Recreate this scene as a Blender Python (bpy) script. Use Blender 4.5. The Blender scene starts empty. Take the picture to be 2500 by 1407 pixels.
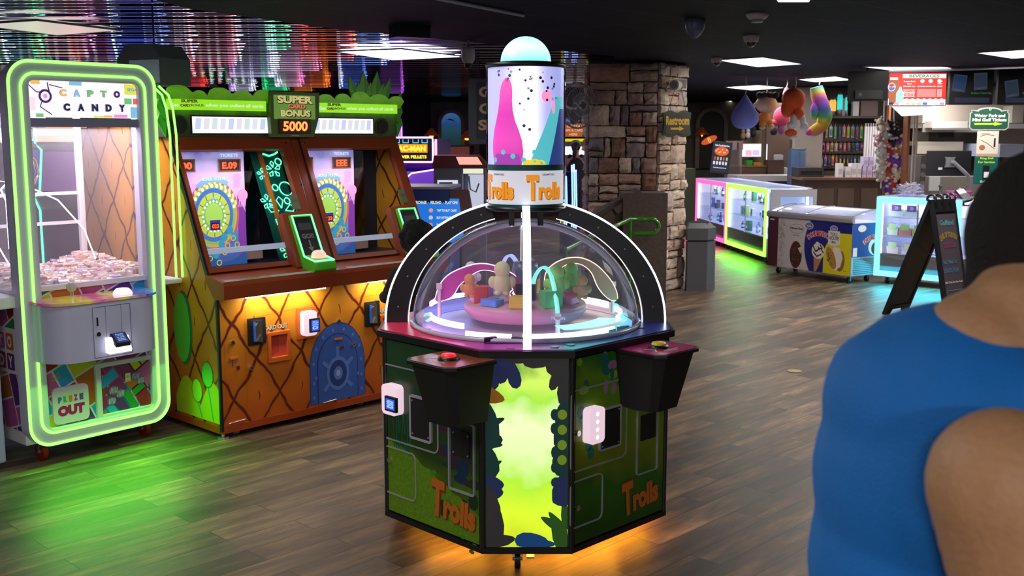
import bpy, math, random
from mathutils import Matrix, Vector
S = bpy.context.scene
COL = S.collection
R = math.radians
PI = math.pi
sin, cos = math.sin, math.cos
# ---------------------------------------------------------------- camera, world, exposure, big lights
CAMH, FPX, PITCH = 1.7, 2600.0, R(8.15)
cd = bpy.data.cameras.new('camera'); cam = bpy.data.objects.new('camera', cd); COL.objects.link(cam)
cd.sensor_width = 36.0; cd.lens = 36.0 * FPX / 2500.0; cd.clip_start = 0.05; cd.clip_end = 200
cam.location = (0, 0, CAMH); cam.rotation_euler = (PI/2 - PITCH, 0, 0)
cd.dof.use_dof = True; cd.dof.focus_distance = 5.2; cd.dof.aperture_fstop = 6.5
S.camera = cam
S.view_settings.view_transform = 'Standard'; S.view_settings.look = 'None'
S.view_settings.exposure = 0.0; S.view_settings.gamma = 1.0; S.view_settings.use_curve_mapping = False
w = bpy.data.worlds.new('world'); S.world = w; w.use_nodes = True
w.node_tree.nodes['Background'].inputs[0].default_value = (0.42, 0.45, 0.75, 1)
w.node_tree.nodes['Background'].inputs[1].default_value = 0.22
def area(name, loc, size, power, color, rot=(0, 0, 0), sy=None, spread=None):
    l = bpy.data.lights.new(name, 'AREA'); l.energy = power; l.color = color; l.size = size
    if sy: l.shape = 'RECTANGLE'; l.size_y = sy
    if spread: l.spread = R(spread)
    o = bpy.data.objects.new(name, l); COL.objects.link(o); o.location = loc; o.rotation_euler = rot
    return o
CEIL = 2.48
# area lamps added for unseen troffers, placed and powered as fill light
for (x, y, p) in ((1.5, -3.4, 190), (-1.6, 1.8, 36), (2.6, 6.4, 36), (-0.3, -2.0, 58), (-0.9, 4.2, 15)):
    area('troffer_fill_light', (x, y, CEIL - 0.03), 1.1, p, (1.0, 0.93, 0.86), (0, 0, R(46)), 0.55)

def ray(px, py):
    a = (px - 1250) / FPX; b = (703.5 - py) / FPX
    return Vector((a, cos(PITCH) + b * sin(PITCH), -sin(PITCH) + b * cos(PITCH)))
def A(px, py, Y):
    """point seen at a pixel of the photograph, at the measured distance Y"""
    d = ray(px, py); return Vector((0, 0, CAMH)) + d * (Y / d.y)
def G(px, py, z=0.0):
    d = ray(px, py); return Vector((0, 0, CAMH)) + d * ((z - CAMH) / d.z)
# ---------------------------------------------------------------- materials
MATS = {}
def _new(name):
    m = bpy.data.materials.new(name); m.use_nodes = True; return m
def D(name, c, rough=0.5, metal=0.0, bump=0.0, bs=60.0, var=0.0, coat=0.0):
    if name in MATS: return MATS[name]
    m = _new(name); nt = m.node_tree; b = nt.nodes['Principled BSDF']
    b.inputs['Base Color'].default_value = (*c, 1); b.inputs['Roughness'].default_value = rough
    b.inputs['Metallic'].default_value = metal
    if coat: b.inputs['Coat Weight'].default_value = coat
    if bump or var:
        tc = nt.nodes.new('ShaderNodeTexCoord'); n = nt.nodes.new('ShaderNodeTexNoise')
        n.inputs['Scale'].default_value = bs; n.inputs['Detail'].default_value = 4
        nt.links.new(tc.outputs['Object'], n.inputs['Vector'])
        if bump:
            bp = nt.nodes.new('ShaderNodeBump'); bp.inputs['Strength'].default_value = bump; bp.inputs['Distance'].default_value = 0.01
            nt.links.new(n.outputs['Fac'], bp.inputs['Height']); nt.links.new(bp.outputs['Normal'], b.inputs['Normal'])
        if var:
            mx = nt.nodes.new('ShaderNodeMix'); mx.data_type = 'RGBA'
            mx.inputs[6].default_value = (*[v * (1 - var) for v in c], 1); mx.inputs[7].default_value = (*[min(1, v * (1 + var)) for v in c], 1)
            nt.links.new(n.outputs['Fac'], mx.inputs[0]); nt.links.new(mx.outputs[2], b.inputs['Base Color'])
    MATS[name] = m; return m
def E(name, c, s=1.0, base=None):
    if name in MATS: return MATS[name]
    m = _new(name); b = m.node_tree.nodes['Principled BSDF']
    b.inputs['Base Color'].default_value = (*(base or [min(1, v) * 0.5 for v in c]), 1); b.inputs['Roughness'].default_value = 0.3
    b.inputs['Emission Color'].default_value = (*c, 1); b.inputs['Emission Strength'].default_value = s
    MATS[name] = m; return m
def GL(name, tint=(1, 1, 1), refl=0.12, haze=0.0, rough=0.02):
    """thin clear sheet: transparent with a fresnel gloss and an optional milky share"""
    if name in MATS: return MATS[name]
    m = _new(name); nt = m.node_tree; nt.nodes.remove(nt.nodes['Principled BSDF']); out = nt.nodes['Material Output']
    t = nt.nodes.new('ShaderNodeBsdfTransparent'); t.inputs[0].default_value = (*tint, 1)
    g = nt.nodes.new('ShaderNodeBsdfGlossy'); g.inputs['Roughness'].default_value = rough
    lw = nt.nodes.new('ShaderNodeLayerWeight'); lw.inputs['Blend'].default_value = refl
    mx = nt.nodes.new('ShaderNodeMixShader'); nt.links.new(lw.outputs['Fresnel'], mx.inputs[0])
    nt.links.new(t.outputs[0], mx.inputs[1]); nt.links.new(g.outputs[0], mx.inputs[2]); last = mx
    if haze:
        d = nt.nodes.new('ShaderNodeBsdfTranslucent'); d.inputs[0].default_value = (0.9, 0.9, 1, 1)
        m2 = nt.nodes.new('ShaderNodeMixShader'); m2.inputs[0].default_value = haze
        nt.links.new(last.outputs[0], m2.inputs[1]); nt.links.new(d.outputs[0], m2.inputs[2]); last = m2
    nt.links.new(last.outputs[0], out.inputs[0]); MATS[name] = m; return m
# ---------------------------------------------------------------- mesh builder
_tcache = {}
def text_geo(s, bold=0.02):
    k = (s, bold)
    if k in _tcache: return _tcache[k]
    c = bpy.data.curves.new('t', 'FONT'); c.body = s; c.align_x = 'CENTER'; c.resolution_u = 3; c.offset = bold; c.size = 1.0
    o = bpy.data.objects.new('t', c); COL.objects.link(o)
    bpy.context.view_layer.update()
    me = bpy.data.meshes.new_from_object(o.evaluated_get(bpy.context.evaluated_depsgraph_get()))
    vs = [v.co.copy() for v in me.vertices]; fs = [tuple(p.vertices) for p in me.polygons]
    bpy.data.objects.remove(o); bpy.data.curves.remove(c); bpy.data.meshes.remove(me)
    x0 = min(v.x for v in vs); x1 = max(v.x for v in vs); y0 = min(v.y for v in vs); y1 = max(v.y for v in vs)
    vs = [((v.x - (x0 + x1) / 2) / (x1 - x0), (v.y - (y0 + y1) / 2) / (y1 - y0)) for v in vs]
    _tcache[k] = (vs, fs, (x1 - x0) / (y1 - y0)); return _tcache[k]
def rrect(x0, x1, z0, z1, r, n=6):
    p = []
    for cx, cz, a0 in ((x1 - r, z1 - r, 0), (x0 + r, z1 - r, 90), (x0 + r, z0 + r, 180), (x1 - r, z0 + r, 270)):
        for i in range(n + 1):
            a = R(a0 + 90 * i / n); p.append((cx + r * cos(a), cz + r * sin(a)))
    return p
def ellp(cx, cz, rx, rz, n=20, a0=0, a1=360):
    full = abs(a1 - a0) >= 360
    return [(cx + rx * cos(R(a0 + (a1 - a0) * i / (n if full else n - 1))), cz + rz * sin(R(a0 + (a1 - a0) * i / (n if full else n - 1)))) for i in range(n)]
class MB:
    def __init__(s, f=None, post=None):
        s.v = []; s.F = []; s.mi = []; s.sm = []; s.mats = []; s.f = f or Matrix(); s.cl = []; s.post = post
    def add(s, vs, fs, mat, smooth=False, col=(1, 1, 1)):
        if mat not in s.mats: s.mats.append(mat)
        k = s.mats.index(mat); b = len(s.v)
        for v in vs:
            v = Vector(v)
            if s.post: v = Vector(s.post(v))
            s.v.append(s.f @ v)
        for f in fs: s.F.append([b + i for i in f]); s.mi.append(k); s.sm.append(smooth); s.cl.append(col)
        return s
    def box(s, x0, x1, y0, y1, z0, z1, mat, col=(1, 1, 1)):
        return s.add([(x, y, z) for x in (x0, x1) for y in (y0, y1) for z in (z0, z1)],
            [(0, 1, 3, 2), (4, 6, 7, 5), (0, 4, 5, 1), (2, 3, 7, 6), (0, 2, 6, 4), (1, 5, 7, 3)], mat, False, col)
    def prism(s, p, y0, y1, mat, smooth=False):           # polygon in xz, extruded along y
        n = len(p); vs = [(x, y0, z) for x, z in p] + [(x, y1, z) for x, z in p]
        s.add(vs, [tuple(range(n)), tuple(range(2 * n - 1, n - 1, -1))], mat)
        return s.add(vs, [(i, i + n, (i + 1) % n + n, (i + 1) % n) for i in range(n)], mat, smooth)
    def prismz(s, p, z0, z1, mat, smooth=False, p2=None): # polygon in xy, extruded along z
        n = len(p); p2 = p2 or p; vs = [(x, y, z0) for x, y in p] + [(x, y, z1) for x, y in p2]
        s.add(vs, [tuple(range(n - 1, -1, -1)), tuple(range(n, 2 * n))], mat)
        return s.add(vs, [(i, (i + 1) % n, (i + 1) % n + n, i + n) for i in range(n)], mat, smooth)
    def prismx(s, p, x0, x1, mat, smooth=False):          # polygon in yz, extruded along x
        n = len(p); vs = [(x0, y, z) for y, z in p] + [(x1, y, z) for y, z in p]
        s.add(vs, [tuple(range(n - 1, -1, -1)), tuple(range(n, 2 * n))], mat)
        return s.add(vs, [(i, (i + 1) % n, (i + 1) % n + n, i + n) for i in range(n)], mat, smooth)
    def frame(s, po, pi, y0, y1, mat, smooth=False):      # ring between two outlines in xz
        n = len(po); vs = [(x, y, z) for y in (y0, y1) for p in (po, pi) for x, z in p]; fs = []
        for i in range(n):
            j = (i + 1) % n
            fs += [(i, j, n + j, n + i), (2 * n + i, 3 * n + i, 3 * n + j, 2 * n + j), (i, 2 * n + i, 2 * n + j, j), (n + i, n + j, 3 * n + j, 3 * n + i)]
        return s.add(vs, fs, mat, smooth)
    def cyl(s, p0, p1, r0, mat, r1=None, n=14, caps=True):
        p0 = Vector(p0); p1 = Vector(p1); r1 = r0 if r1 is None else r1; d = (p1 - p0).normalized()
        u = d.orthogonal().normalized(); w = d.cross(u)
        a = [p0 + (u * cos(2 * PI * i / n) + w * sin(2 * PI * i / n)) * r0 for i in range(n)]
        b = [p1 + (u * cos(2 * PI * i / n) + w * sin(2 * PI * i / n)) * r1 for i in range(n)]
        s.add(a + b, [(i, (i + 1) % n, n + (i + 1) % n, n + i) for i in range(n)], mat, True)
        if caps: s.add(a, [tuple(range(n - 1, -1, -1))], mat); s.add(b, [tuple(range(n))], mat)
        return s
    def tube(s, pts, r, mat, n=8, closed=False, flat=None):
        pts = [Vector(p) for p in pts]; m = len(pts); rr = r if isinstance(r, (list, tuple)) else [r] * m
        vs = []; prev = None
        for i, p in enumerate(pts):
            a = pts[(i - 1) % m] if (closed or i > 0) else p; b = pts[(i + 1) % m] if (closed or i < m - 1) else p
            d = (b - a).normalized()
            u = (prev - d * prev.dot(d)).normalized() if prev is not None else (d.orthogonal().normalized() if flat is None else (Vector(flat) - d * Vector(flat).dot(d)).normalized())
            prev = u; w = d.cross(u)
            for k in range(n): t = 2 * PI * k / n; vs.append(p + (u * cos(t) + w * sin(t)) * rr[i])
        fs = []
        for i in range(m if closed else m - 1):
            j = (i + 1) % m
            for k in range(n): l = (k + 1) % n; fs.append((i * n + k, i * n + l, j * n + l, j * n + k))
        s.add(vs, fs, mat, True)
        if not closed: s.add(vs[:n], [tuple(range(n - 1, -1, -1))], mat); s.add(vs[-n:], [tuple(range(n))], mat)
        return s
    def strip(s, pts, wv, t, mat):                        # flat bar swept along pts; wv = width vector, t = thickness vector fn
        vs = []; m = len(pts)
        for i, p in enumerate(pts):
            p = Vector(p); d = (Vector(pts[min(i + 1, m - 1)]) - Vector(pts[max(i - 1, 0)])).normalized(); W = Vector(wv); n = d.cross(W).normalized() * t
            vs += [p + W + n, p - W + n, p - W - n, p + W - n]
        fs = [(0, 1, 2, 3), (4 * m - 1, 4 * m - 2, 4 * m - 3, 4 * m - 4)]
        for i in range(m - 1):
            for k in range(4): l = (k + 1) % 4; fs.append((4 * i + k, 4 * i + 4 + k, 4 * i + 4 + l, 4 * i + l))
        return s.add(vs, fs, mat)
    def lathe(s, prof, mat, n=24, c=(0, 0), smooth=True, a0=0, a1=2 * PI):
        m = len(prof); vs = []; full = abs(a1 - a0 - 2 * PI) < 1e-6; k = n if full else n + 1
        for i in range(k):
            a = a0 + (a1 - a0) * i / n
            for r, z in prof: vs.append((c[0] + r * cos(a), c[1] + r * sin(a), z))
        fs = [(i * m + j, ((i + 1) % k) * m + j, ((i + 1) % k) * m + j + 1, i * m + j + 1) for i in range(n) for j in range(m - 1)]
        return s.add(vs, fs, mat, smooth)
    def ell(s, c, r, mat, n=14, m=10, rot=None):
        vs = []; rot = rot or Matrix.Identity(3); c = Vector(c)
        if not isinstance(r, (tuple, list)): r = (r, r, r)
        for i in range(m + 1):
            t = PI * i / m
            for k in range(n): a = 2 * PI * k / n; vs.append(c + rot @ Vector((r[0] * sin(t) * cos(a), r[1] * sin(t) * sin(a), r[2] * cos(t))))
        fs = [(i * n + k, (i + 1) * n + k, (i + 1) * n + (k + 1) % n, i * n + (k + 1) % n) for i in range(m) for k in range(n)]
        return s.add(vs, fs, mat, True)
    # flat artwork in the xz plane, lying 'out' in front of y = 0
    def ply(s, p, mat, out=0.001): return s.add([(x, -out, z) for x, z in p], [tuple(range(len(p)))], mat)
    def rect(s, x0, x1, z0, z1, mat, out=0.001): return s.ply([(x0, z0), (x1, z0), (x1, z1), (x0, z1)], mat, out)
    def disc(s, cx, cz, r, mat, out=0.001, rz=None, n=20): return s.ply(ellp(cx, cz, r, rz or r, n), mat, out)
    def ring(s, cx, cz, r0, r1, mat, out=0.001, n=28, a0=0, a1=360, k=1.0):
        for i in range(n):
            a = R(a0 + (a1 - a0) * i / n); b = R(a0 + (a1 - a0) * (i + 1) / n)
            s.ply([(cx + r0 * cos(a), cz + r0 * sin(a) * k), (cx + r1 * cos(a), cz + r1 * sin(a) * k), (cx + r1 * cos(b), cz + r1 * sin(b) * k), (cx + r0 * cos(b), cz + r0 * sin(b) * k)], mat, out)
        return s
    def line(s, pts, w, mat, out=0.001, closed=False):
        m = len(pts)
        for i in range(m if closed else m - 1):
            a = Vector(pts[i]); b = Vector(pts[(i + 1) % m]); d = (b - a)
            if d.length < 1e-7: continue
            d.normalize(); n = Vector((-d.y, d.x)) * w / 2; e = d * w * 0.25; a2 = a - e; b2 = b + e
            s.ply([tuple(a2 - n), tuple(b2 - n), tuple(b2 + n), tuple(a2 + n)], mat, out)
        return s
    def hill(s, x0, x1, lo, hi, mat, out=0.001, n=30):
        vs = []
        for i in range(n + 1):
            x = x0 + (x1 - x0) * i / n; a = lo(x) if callable(lo) else lo; b = hi(x) if callable(hi) else hi; vs += [(x, -out, a), (x, -out, max(a, b))]
        return s.add(vs, [(2 * i, 2 * i + 2, 2 * i + 3, 2 * i + 1) for i in range(n)], mat)
    def text(s, t, cx, cz, h, mat, w=None, out=0.002, rot=0, bold=0.02, arc=0, shear=0):
        vs, fs, asp = text_geo(t, bold); w = w or h * asp; o = []
        for x, y in vs:
            x, y = x * w + shear * y * h, y * h
            if arc: r = arc + y; a = x / arc; x, y = r * sin(a), r * cos(a) - arc
            x, y = x * cos(rot) - y * sin(rot), x * sin(rot) + y * cos(rot); o.append((cx + x, -out, cz + y))
        return s.add(o, fs, mat)
    def mesh(s, name):
        me = bpy.data.meshes.new(name); me.from_pydata([tuple(v) for v in s.v], [], s.F)
        for m in s.mats: me.materials.append(m)
        me.polygons.foreach_set('material_index', s.mi); me.polygons.foreach_set('use_smooth', s.sm)
        if any(c != (1, 1, 1) for c in s.cl):
            at = me.color_attributes.new('Col', 'FLOAT_COLOR', 'CORNER'); k = 0
            for p, c in zip(me.polygons, s.cl):
                for _ in p.vertices: at.data[k].color = (*c, 1); k += 1
        me.update(); return me
    def build(s, name, parent=None, bevel=0, seg=2, label=None):
        if not s.F: return None
        me = s.mesh(name); o = bpy.data.objects.new(name, me); COL.objects.link(o); o.parent = parent
        if bevel:
            b = o.modifiers.new('bevel', 'BEVEL'); b.width = bevel; b.segments = seg; b.limit_method = 'ANGLE'; b.angle_limit = R(50)
        if label: o['label'] = label
        return o
def tag(o, label, cat, group=None, kind=None):
    o['label'] = label; o['category'] = cat
    if group: o['group'] = group
    if kind: o['kind'] = kind
    return o
def thing(name, label, cat, loc=(0, 0, 0), az=90.0, group=None):
    o = bpy.data.objects.new(name, None); COL.objects.link(o); o.location = loc; o.rotation_euler = (0, 0, R(90 - az)); o.empty_display_size = 0.1
    return tag(o, label, cat, group)
def struct(mb, name, label=None):
    o = mb.build(name); o['kind'] = 'structure'
    if label: o['label'] = label
    return o
def dup(root, loc, rotz=None, label=None, scale=None):
    r = root.copy(); COL.objects.link(r); r.location = loc
    if rotz is not None: r.rotation_euler = (0, 0, rotz)
    if scale: r.scale = scale
    if label: r['label'] = label
    for ch in list(root.children):
        c = ch.copy(); COL.objects.link(c); c.parent = r
        for g in list(ch.children): d = g.copy(); COL.objects.link(d); d.parent = c
    return r
def FR(x, y, az, z=0.0, tilt=0.0, base=90.0):
    """frame of a face whose run goes at azimuth az inside a thing of azimuth base"""
    return Matrix.Translation((x, y, z)) @ Matrix.Rotation(R(base - az), 4, 'Z') @ Matrix.Rotation(tilt, 4, 'X')
def blob(prims, mat, voxel=0.012, smooth=4, mats=None):
    """one continuous organic surface from overlapping rounded forms: (kind, args)"""
    m = MB()
    for p in prims:
        if p[0] == 'e': m.ell(p[1], p[2], mat, 16, 12, p[3] if len(p) > 3 else None)
        else:
            pts = [Vector(q) for q in p[1]]; rr = p[2]; path = []; rad = []
            for i in range(len(pts) - 1):
                for k in range(4): t = k / 4; path.append(pts[i].lerp(pts[i + 1], t)); rad.append(rr[i] * (1 - t) + rr[i + 1] * t)
            path.append(pts[-1]); rad.append(rr[-1]); m.tube(path, rad, mat, 12)
            m.ell(pts[0], rr[0], mat, 12, 8); m.ell(pts[-1], rr[-1], mat, 12, 8)
    me = m.mesh('b'); o = bpy.data.objects.new('b', me); COL.objects.link(o)
    r = o.modifiers.new('r', 'REMESH'); r.mode = 'VOXEL'; r.voxel_size = voxel; r.use_smooth_shade = True
    q = o.modifiers.new('s', 'SMOOTH'); q.iterations = smooth; q.factor = 0.6
    bpy.context.view_layer.update()
    m2 = bpy.data.meshes.new_from_object(o.evaluated_get(bpy.context.evaluated_depsgraph_get()))
    bpy.data.objects.remove(o); bpy.data.meshes.remove(me)
    if not m2.materials: m2.materials.append(mat)
    m2.polygons.foreach_set('use_smooth', [True] * len(m2.polygons)); return m2
def place(me, name, parent=None):
    o = bpy.data.objects.new(name, me); COL.objects.link(o); o.parent = parent; return o
# palette
BLACK = D('black plastic', (0.012, 0.012, 0.014), 0.35)
BLACKM = D('black matte', (0.01, 0.01, 0.011), 0.7)
WHITE = D('white laminate', (0.75, 0.75, 0.78), 0.35)
GREY = D('grey plastic', (0.25, 0.26, 0.3), 0.4)
CHROME = D('chrome', (0.8, 0.8, 0.82), 0.15, 1.0)
STEEL = D('brushed steel', (0.55, 0.54, 0.52), 0.35, 0.9)
PANEL = D('grey powder coat', (0.55, 0.55, 0.68), 0.35)
DARKWOOD = D('dark wood', (0.09, 0.05, 0.035), 0.5, 0, 0.1, 30, 0.3)
WOOD = D('reddish wood', (0.26, 0.085, 0.035), 0.5, 0, 0.1, 20, 0.25)
GLASS = GL('clear glass', (0.96, 0.97, 1), 0.08)
E_WHITE = E('white led', (0.85, 0.9, 1.0), 6.0)
E_GREEN = E('green led', (0.30, 1.0, 0.14), 1.9)
E_RED = E('red digits', (1.0, 0.06, 0.01), 3.0)
T_WHITE = D('white print', (0.85, 0.85, 0.85), 0.5)
T_BLACK = D('black print', (0.015, 0.012, 0.02), 0.5)
# ---------------------------------------------------------------- room
def floor_mat():
    m = _new('wood look floor tile'); nt = m.node_tree; N = nt.nodes; L = nt.links; b = N['Principled BSDF']
    tc = N.new('ShaderNodeTexCoord'); mp = N.new('ShaderNodeMapping'); mp.inputs['Rotation'].default_value = (0, 0, R(-46)); mp.inputs['Location'].default_value = (0.1, 0.035, 0)
    L.new(tc.outputs['Object'], mp.inputs[0])
    br = N.new('ShaderNodeTexBrick'); br.offset = 0.37; br.inputs['Scale'].default_value = 1.0
    br.inputs['Brick Width'].default_value = 0.9; br.inputs['Row Height'].default_value = 0.15; br.inputs['Mortar Size'].default_value = 0.0022
    br.inputs['Color1'].default_value = (0, 0, 0, 1); br.inputs['Color2'].default_value = (1, 1, 1, 1); br.inputs['Mortar'].default_value = (0.5, 0.5, 0.5, 1); br.inputs['Bias'].default_value = 0
    L.new(mp.outputs[0], br.inputs['Vector'])
    # stretched noise shifted per plank
    ad = N.new('ShaderNodeVectorMath'); ad.operation = 'MULTIPLY_ADD'; ad.inputs[1].default_value = (7, 13, 3)
    L.new(br.outputs['Color'], ad.inputs[0]); L.new(mp.outputs[0], ad.inputs[2])
    m2 = N.new('ShaderNodeMapping'); m2.inputs['Scale'].default_value = (1.6, 9, 1); L.new(ad.outputs[0], m2.inputs[0])
    n1 = N.new('ShaderNodeTexNoise'); n1.inputs['Scale'].default_value = 1.3; n1.inputs['Detail'].default_value = 6; n1.inputs['Roughness'].default_value = 0.62; L.new(m2.outputs[0], n1.inputs[0])
    m3 = N.new('ShaderNodeMapping'); m3.inputs['Scale'].default_value = (6, 90, 1); L.new(ad.outputs[0], m3.inputs[0])
    n2 = N.new('ShaderNodeTexNoise'); n2.inputs['Scale'].default_value = 1.5; n2.inputs['Detail'].default_value = 3; L.new(m3.outputs[0], n2.inputs[0])
    cr = N.new('ShaderNodeValToRGB'); L.new(n1.outputs['Fac'], cr.inputs[0]); e = cr.color_ramp.elements
    e[0].position = 0.30; e[0].color = (0.045, 0.032, 0.025, 1); e[1].position = 0.74; e[1].color = (0.34, 0.215, 0.125, 1)
    x = e.new(0.47); x.color = (0.090, 0.060, 0.042, 1); x = e.new(0.58); x.color = (0.165, 0.103, 0.062, 1)
    mx = N.new('ShaderNodeMix'); mx.data_type = 'RGBA'; mx.blend_type = 'MULTIPLY'; mx.inputs[0].default_value = 0.55; L.new(cr.outputs[0], mx.inputs[6]); L.new(n2.outputs['Color'], mx.inputs[7])
    mz = N.new('ShaderNodeMapRange'); mz.inputs[3].default_value = 0.85; mz.inputs[4].default_value = 2.1; L.new(br.outputs['Color'], mz.inputs[0])
    mw = N.new('ShaderNodeMix'); mw.data_type = 'RGBA'; mw.blend_type = 'MULTIPLY'; mw.inputs[0].default_value = 1; L.new(mx.outputs[2], mw.inputs[6]); L.new(mz.outputs[0], mw.inputs[7])
    mo = N.new('ShaderNodeMix'); mo.data_type = 'RGBA'; mo.inputs[7].default_value = (0.016, 0.013, 0.012, 1); L.new(br.outputs['Fac'], mo.inputs[0]); L.new(mw.outputs[2], mo.inputs[6])
    L.new(mo.outputs[2], b.inputs['Base Color'])
    rr = N.new('ShaderNodeMapRange'); rr.inputs[3].default_value = 0.36; rr.inputs[4].default_value = 0.55; L.new(n1.outputs['Fac'], rr.inputs[0]); L.new(rr.outputs[0], b.inputs['Roughness'])
    bp = N.new('ShaderNodeBump'); bp.inputs['Strength'].default_value = 0.35; bp.inputs['Distance'].default_value = 0.004; bp.invert = True
    sm = N.new('ShaderNodeMath'); sm.operation = 'MULTIPLY_ADD'; sm.inputs[1].default_value = -0.35; L.new(n2.outputs['Fac'], sm.inputs[0]); L.new(br.outputs['Fac'], sm.inputs[2])
    L.new(sm.outputs[0], bp.inputs['Height']); L.new(bp.outputs[0], b.inputs['Normal'])
    return m
def ceil_mat():
    m = _new('dark ceiling tile'); nt = m.node_tree; N = nt.nodes; L = nt.links; b = N['Principled BSDF']
    tc = N.new('ShaderNodeTexCoord'); mp = N.new('ShaderNodeMapping'); mp.inputs['Rotation'].default_value = (0, 0, R(-46)); L.new(tc.outputs['Object'], mp.inputs[0])
    br = N.new('ShaderNodeTexBrick'); br.offset = 0; br.inputs['Scale'].default_value = 1; br.inputs['Brick Width'].default_value = 1.22; br.inputs['Row Height'].default_value = 0.61; br.inputs['Mortar Size'].default_value = 0.006
    br.inputs['Color1'].default_value = (0.010, 0.012, 0.024, 1); br.inputs['Color2'].default_value = (0.014, 0.016, 0.030, 1); br.inputs['Mortar'].default_value = (0.05, 0.05, 0.065, 1)
    L.new(mp.outputs[0], br.inputs[0]); L.new(br.outputs['Color'], b.inputs['Base Color']); b.inputs['Roughness'].default_value = 0.7; b.inputs['Specular IOR Level'].default_value = 0.12
    n = N.new('ShaderNodeTexNoise'); n.inputs['Scale'].default_value = 90; L.new(tc.outputs['Object'], n.inputs[0])
    bp = N.new('ShaderNodeBump'); bp.inputs['Strength'].default_value = 0.4; bp.inputs['Distance'].default_value = 0.01; L.new(n.outputs['Fac'], bp.inputs['Height']); L.new(bp.outputs[0], b.inputs['Normal'])
    return m
def mirror_mat():
    m = _new('rippled reflective ceiling sheet'); nt = m.node_tree; N = nt.nodes; L = nt.links; b = N['Principled BSDF']
    b.inputs['Base Color'].default_value = (0.60, 0.60, 0.78, 1); b.inputs['Metallic'].default_value = 1; b.inputs['Roughness'].default_value = 0.02
    tc = N.new('ShaderNodeTexCoord'); mp = N.new('ShaderNodeMapping'); mp.inputs['Rotation'].default_value = (0, 0, R(12)); mp.inputs['Scale'].default_value = (0.10, 1, 1); L.new(tc.outputs['Object'], mp.inputs[0])
    wv = N.new('ShaderNodeTexWave'); wv.bands_direction = 'Y'; wv.inputs['Scale'].default_value = 0.85; wv.inputs['Distortion'].default_value = 3.0; wv.inputs['Detail'].default_value = 1; wv.inputs['Detail Scale'].default_value = 1.2
    L.new(mp.outputs[0], wv.inputs[0])
    bp = N.new('ShaderNodeBump'); bp.inputs['Strength'].default_value = 1.0; bp.inputs['Distance'].default_value = 0.022; L.new(wv.outputs['Fac'], bp.inputs['Height']); L.new(bp.outputs[0], b.inputs['Normal'])
    return m
struct(MB().add([(-16, -4, 0), (16, -4, 0), (16, 25, 0), (-16, 25, 0)], [(0, 1, 2, 3)], floor_mat()), 'floor', 'brown wood-look plank tile floor laid diagonally')
edge = [G(1500, 137, CEIL), G(1438, 131, CEIL), G(824, 72, CEIL), G(463, 22, CEIL)]
edge = [(v.x, v.y) for v in edge] + [(-2.35, 4.5), (-2.5, -4)]
CM = ceil_mat()
cb = MB(); cb.prismz([(16, -4), (16, 25), (2.4, 25)] + edge, CEIL, CEIL + 0.05, CM)
struct(cb, 'ceiling', 'dark blue-black suspended tile ceiling')
struct(MB().prismz([(-16, -4)] + [edge[-1]] + edge[::-1][1:] + [(2.4, 25), (-16, 25)], CEIL + 0.06, CEIL + 0.1, mirror_mat()), 'ceiling_left', 'rippled mirror ceiling over the arcade machines')
DW = D('dark back wall', (0.028, 0.024, 0.035), 0.8, 0, 0.2, 8, 0.4)
struct(MB().box(-16, 16, 24.6, 24.7, 0, 2.6, DW), 'wall_back')
struct(MB().box(-16.1, -16, -4, 24.7, 0, 2.6, DW), 'wall_left')
struct(MB().box(11, 11.1, -4, 24.7, 0, 2.6, D('beige wall', (0.35, 0.31, 0.29), 0.7)), 'wall_right')
# conduit line near the top of the photo
a = G(1015, -20, CEIL); b_ = G(1278, 33, CEIL)
tag(MB().tube([(a.x, a.y, CEIL - 0.012), (b_.x, b_.y, CEIL - 0.012)], 0.012, D('conduit grey', (0.35, 0.35, 0.45), 0.4)).build('conduit'), 'thin grey conduit running along the dark ceiling above the domed game', 'conduit')
def troffer(pts, label, strength=7.0, c=(1.0, 0.97, 0.9), z=CEIL):
    P = [G(x, y, z - 0.012) for x, y in pts]; cx = sum((p.x for p in P)) / 4; cy = sum((p.y for p in P)) / 4
    t = thing('ceiling_light', label, 'light', (cx, cy, z), 90, 'lit ceiling troffers')
    q = [(p.x - cx, p.y - cy) for p in P]
    MB().prismz(q, -0.012, -0.004, E('troffer %.1f %.2f' % (strength, c[2]), c, strength)).build('diffuser', t)
    f = MB(); o = [(x * 1.04, y * 1.04) for x, y in q]
    for i in range(4): j = (i + 1) % 4; f.prismz([q[i], q[j], o[j], o[i]], -0.016, -0.001, D('troffer rim', (0.3, 0.3, 0.33), 0.5))
    f.build('frame', t); return t
troffer([(1757, 147), (1862, 140), (1956, 156), (1850, 163)], 'bright square ceiling light nearest above the stone pillar')
troffer([(2388, 129), (2470, 142), (2640, 135), (2560, 118)], 'ceiling light cut by the right edge of the photo')
troffer([(1950, 194), (2040, 187), (2080, 195), (1990, 200)], 'ceiling light above the rainbow plush stocking')
troffer([(1772, 213), (1850, 208), (1915, 214), (1835, 220)], 'ceiling light above the blue teardrop plush')
troffer([(1745, 250), (1785, 247), (1800, 251), (1760, 253)], 'farthest small ceiling light above the arched niche')
troffer([(1880, -30), (1990, -26), (1975, 4), (1900, 4)], 'ceiling light just cut by the top edge of the photo', 3)
troffer([(2110, 163), (2300, 163), (2370, 170), (2180, 172)], 'long ceiling light above the beverage menu screen', 3.5)
troffer([(828, 126), (980, 120), (1126, 138), (960, 146)], 'brilliant white ceiling light in the mirror ceiling', 9, (0.95, 0.95, 1.0), CEIL + 0.055)
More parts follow.
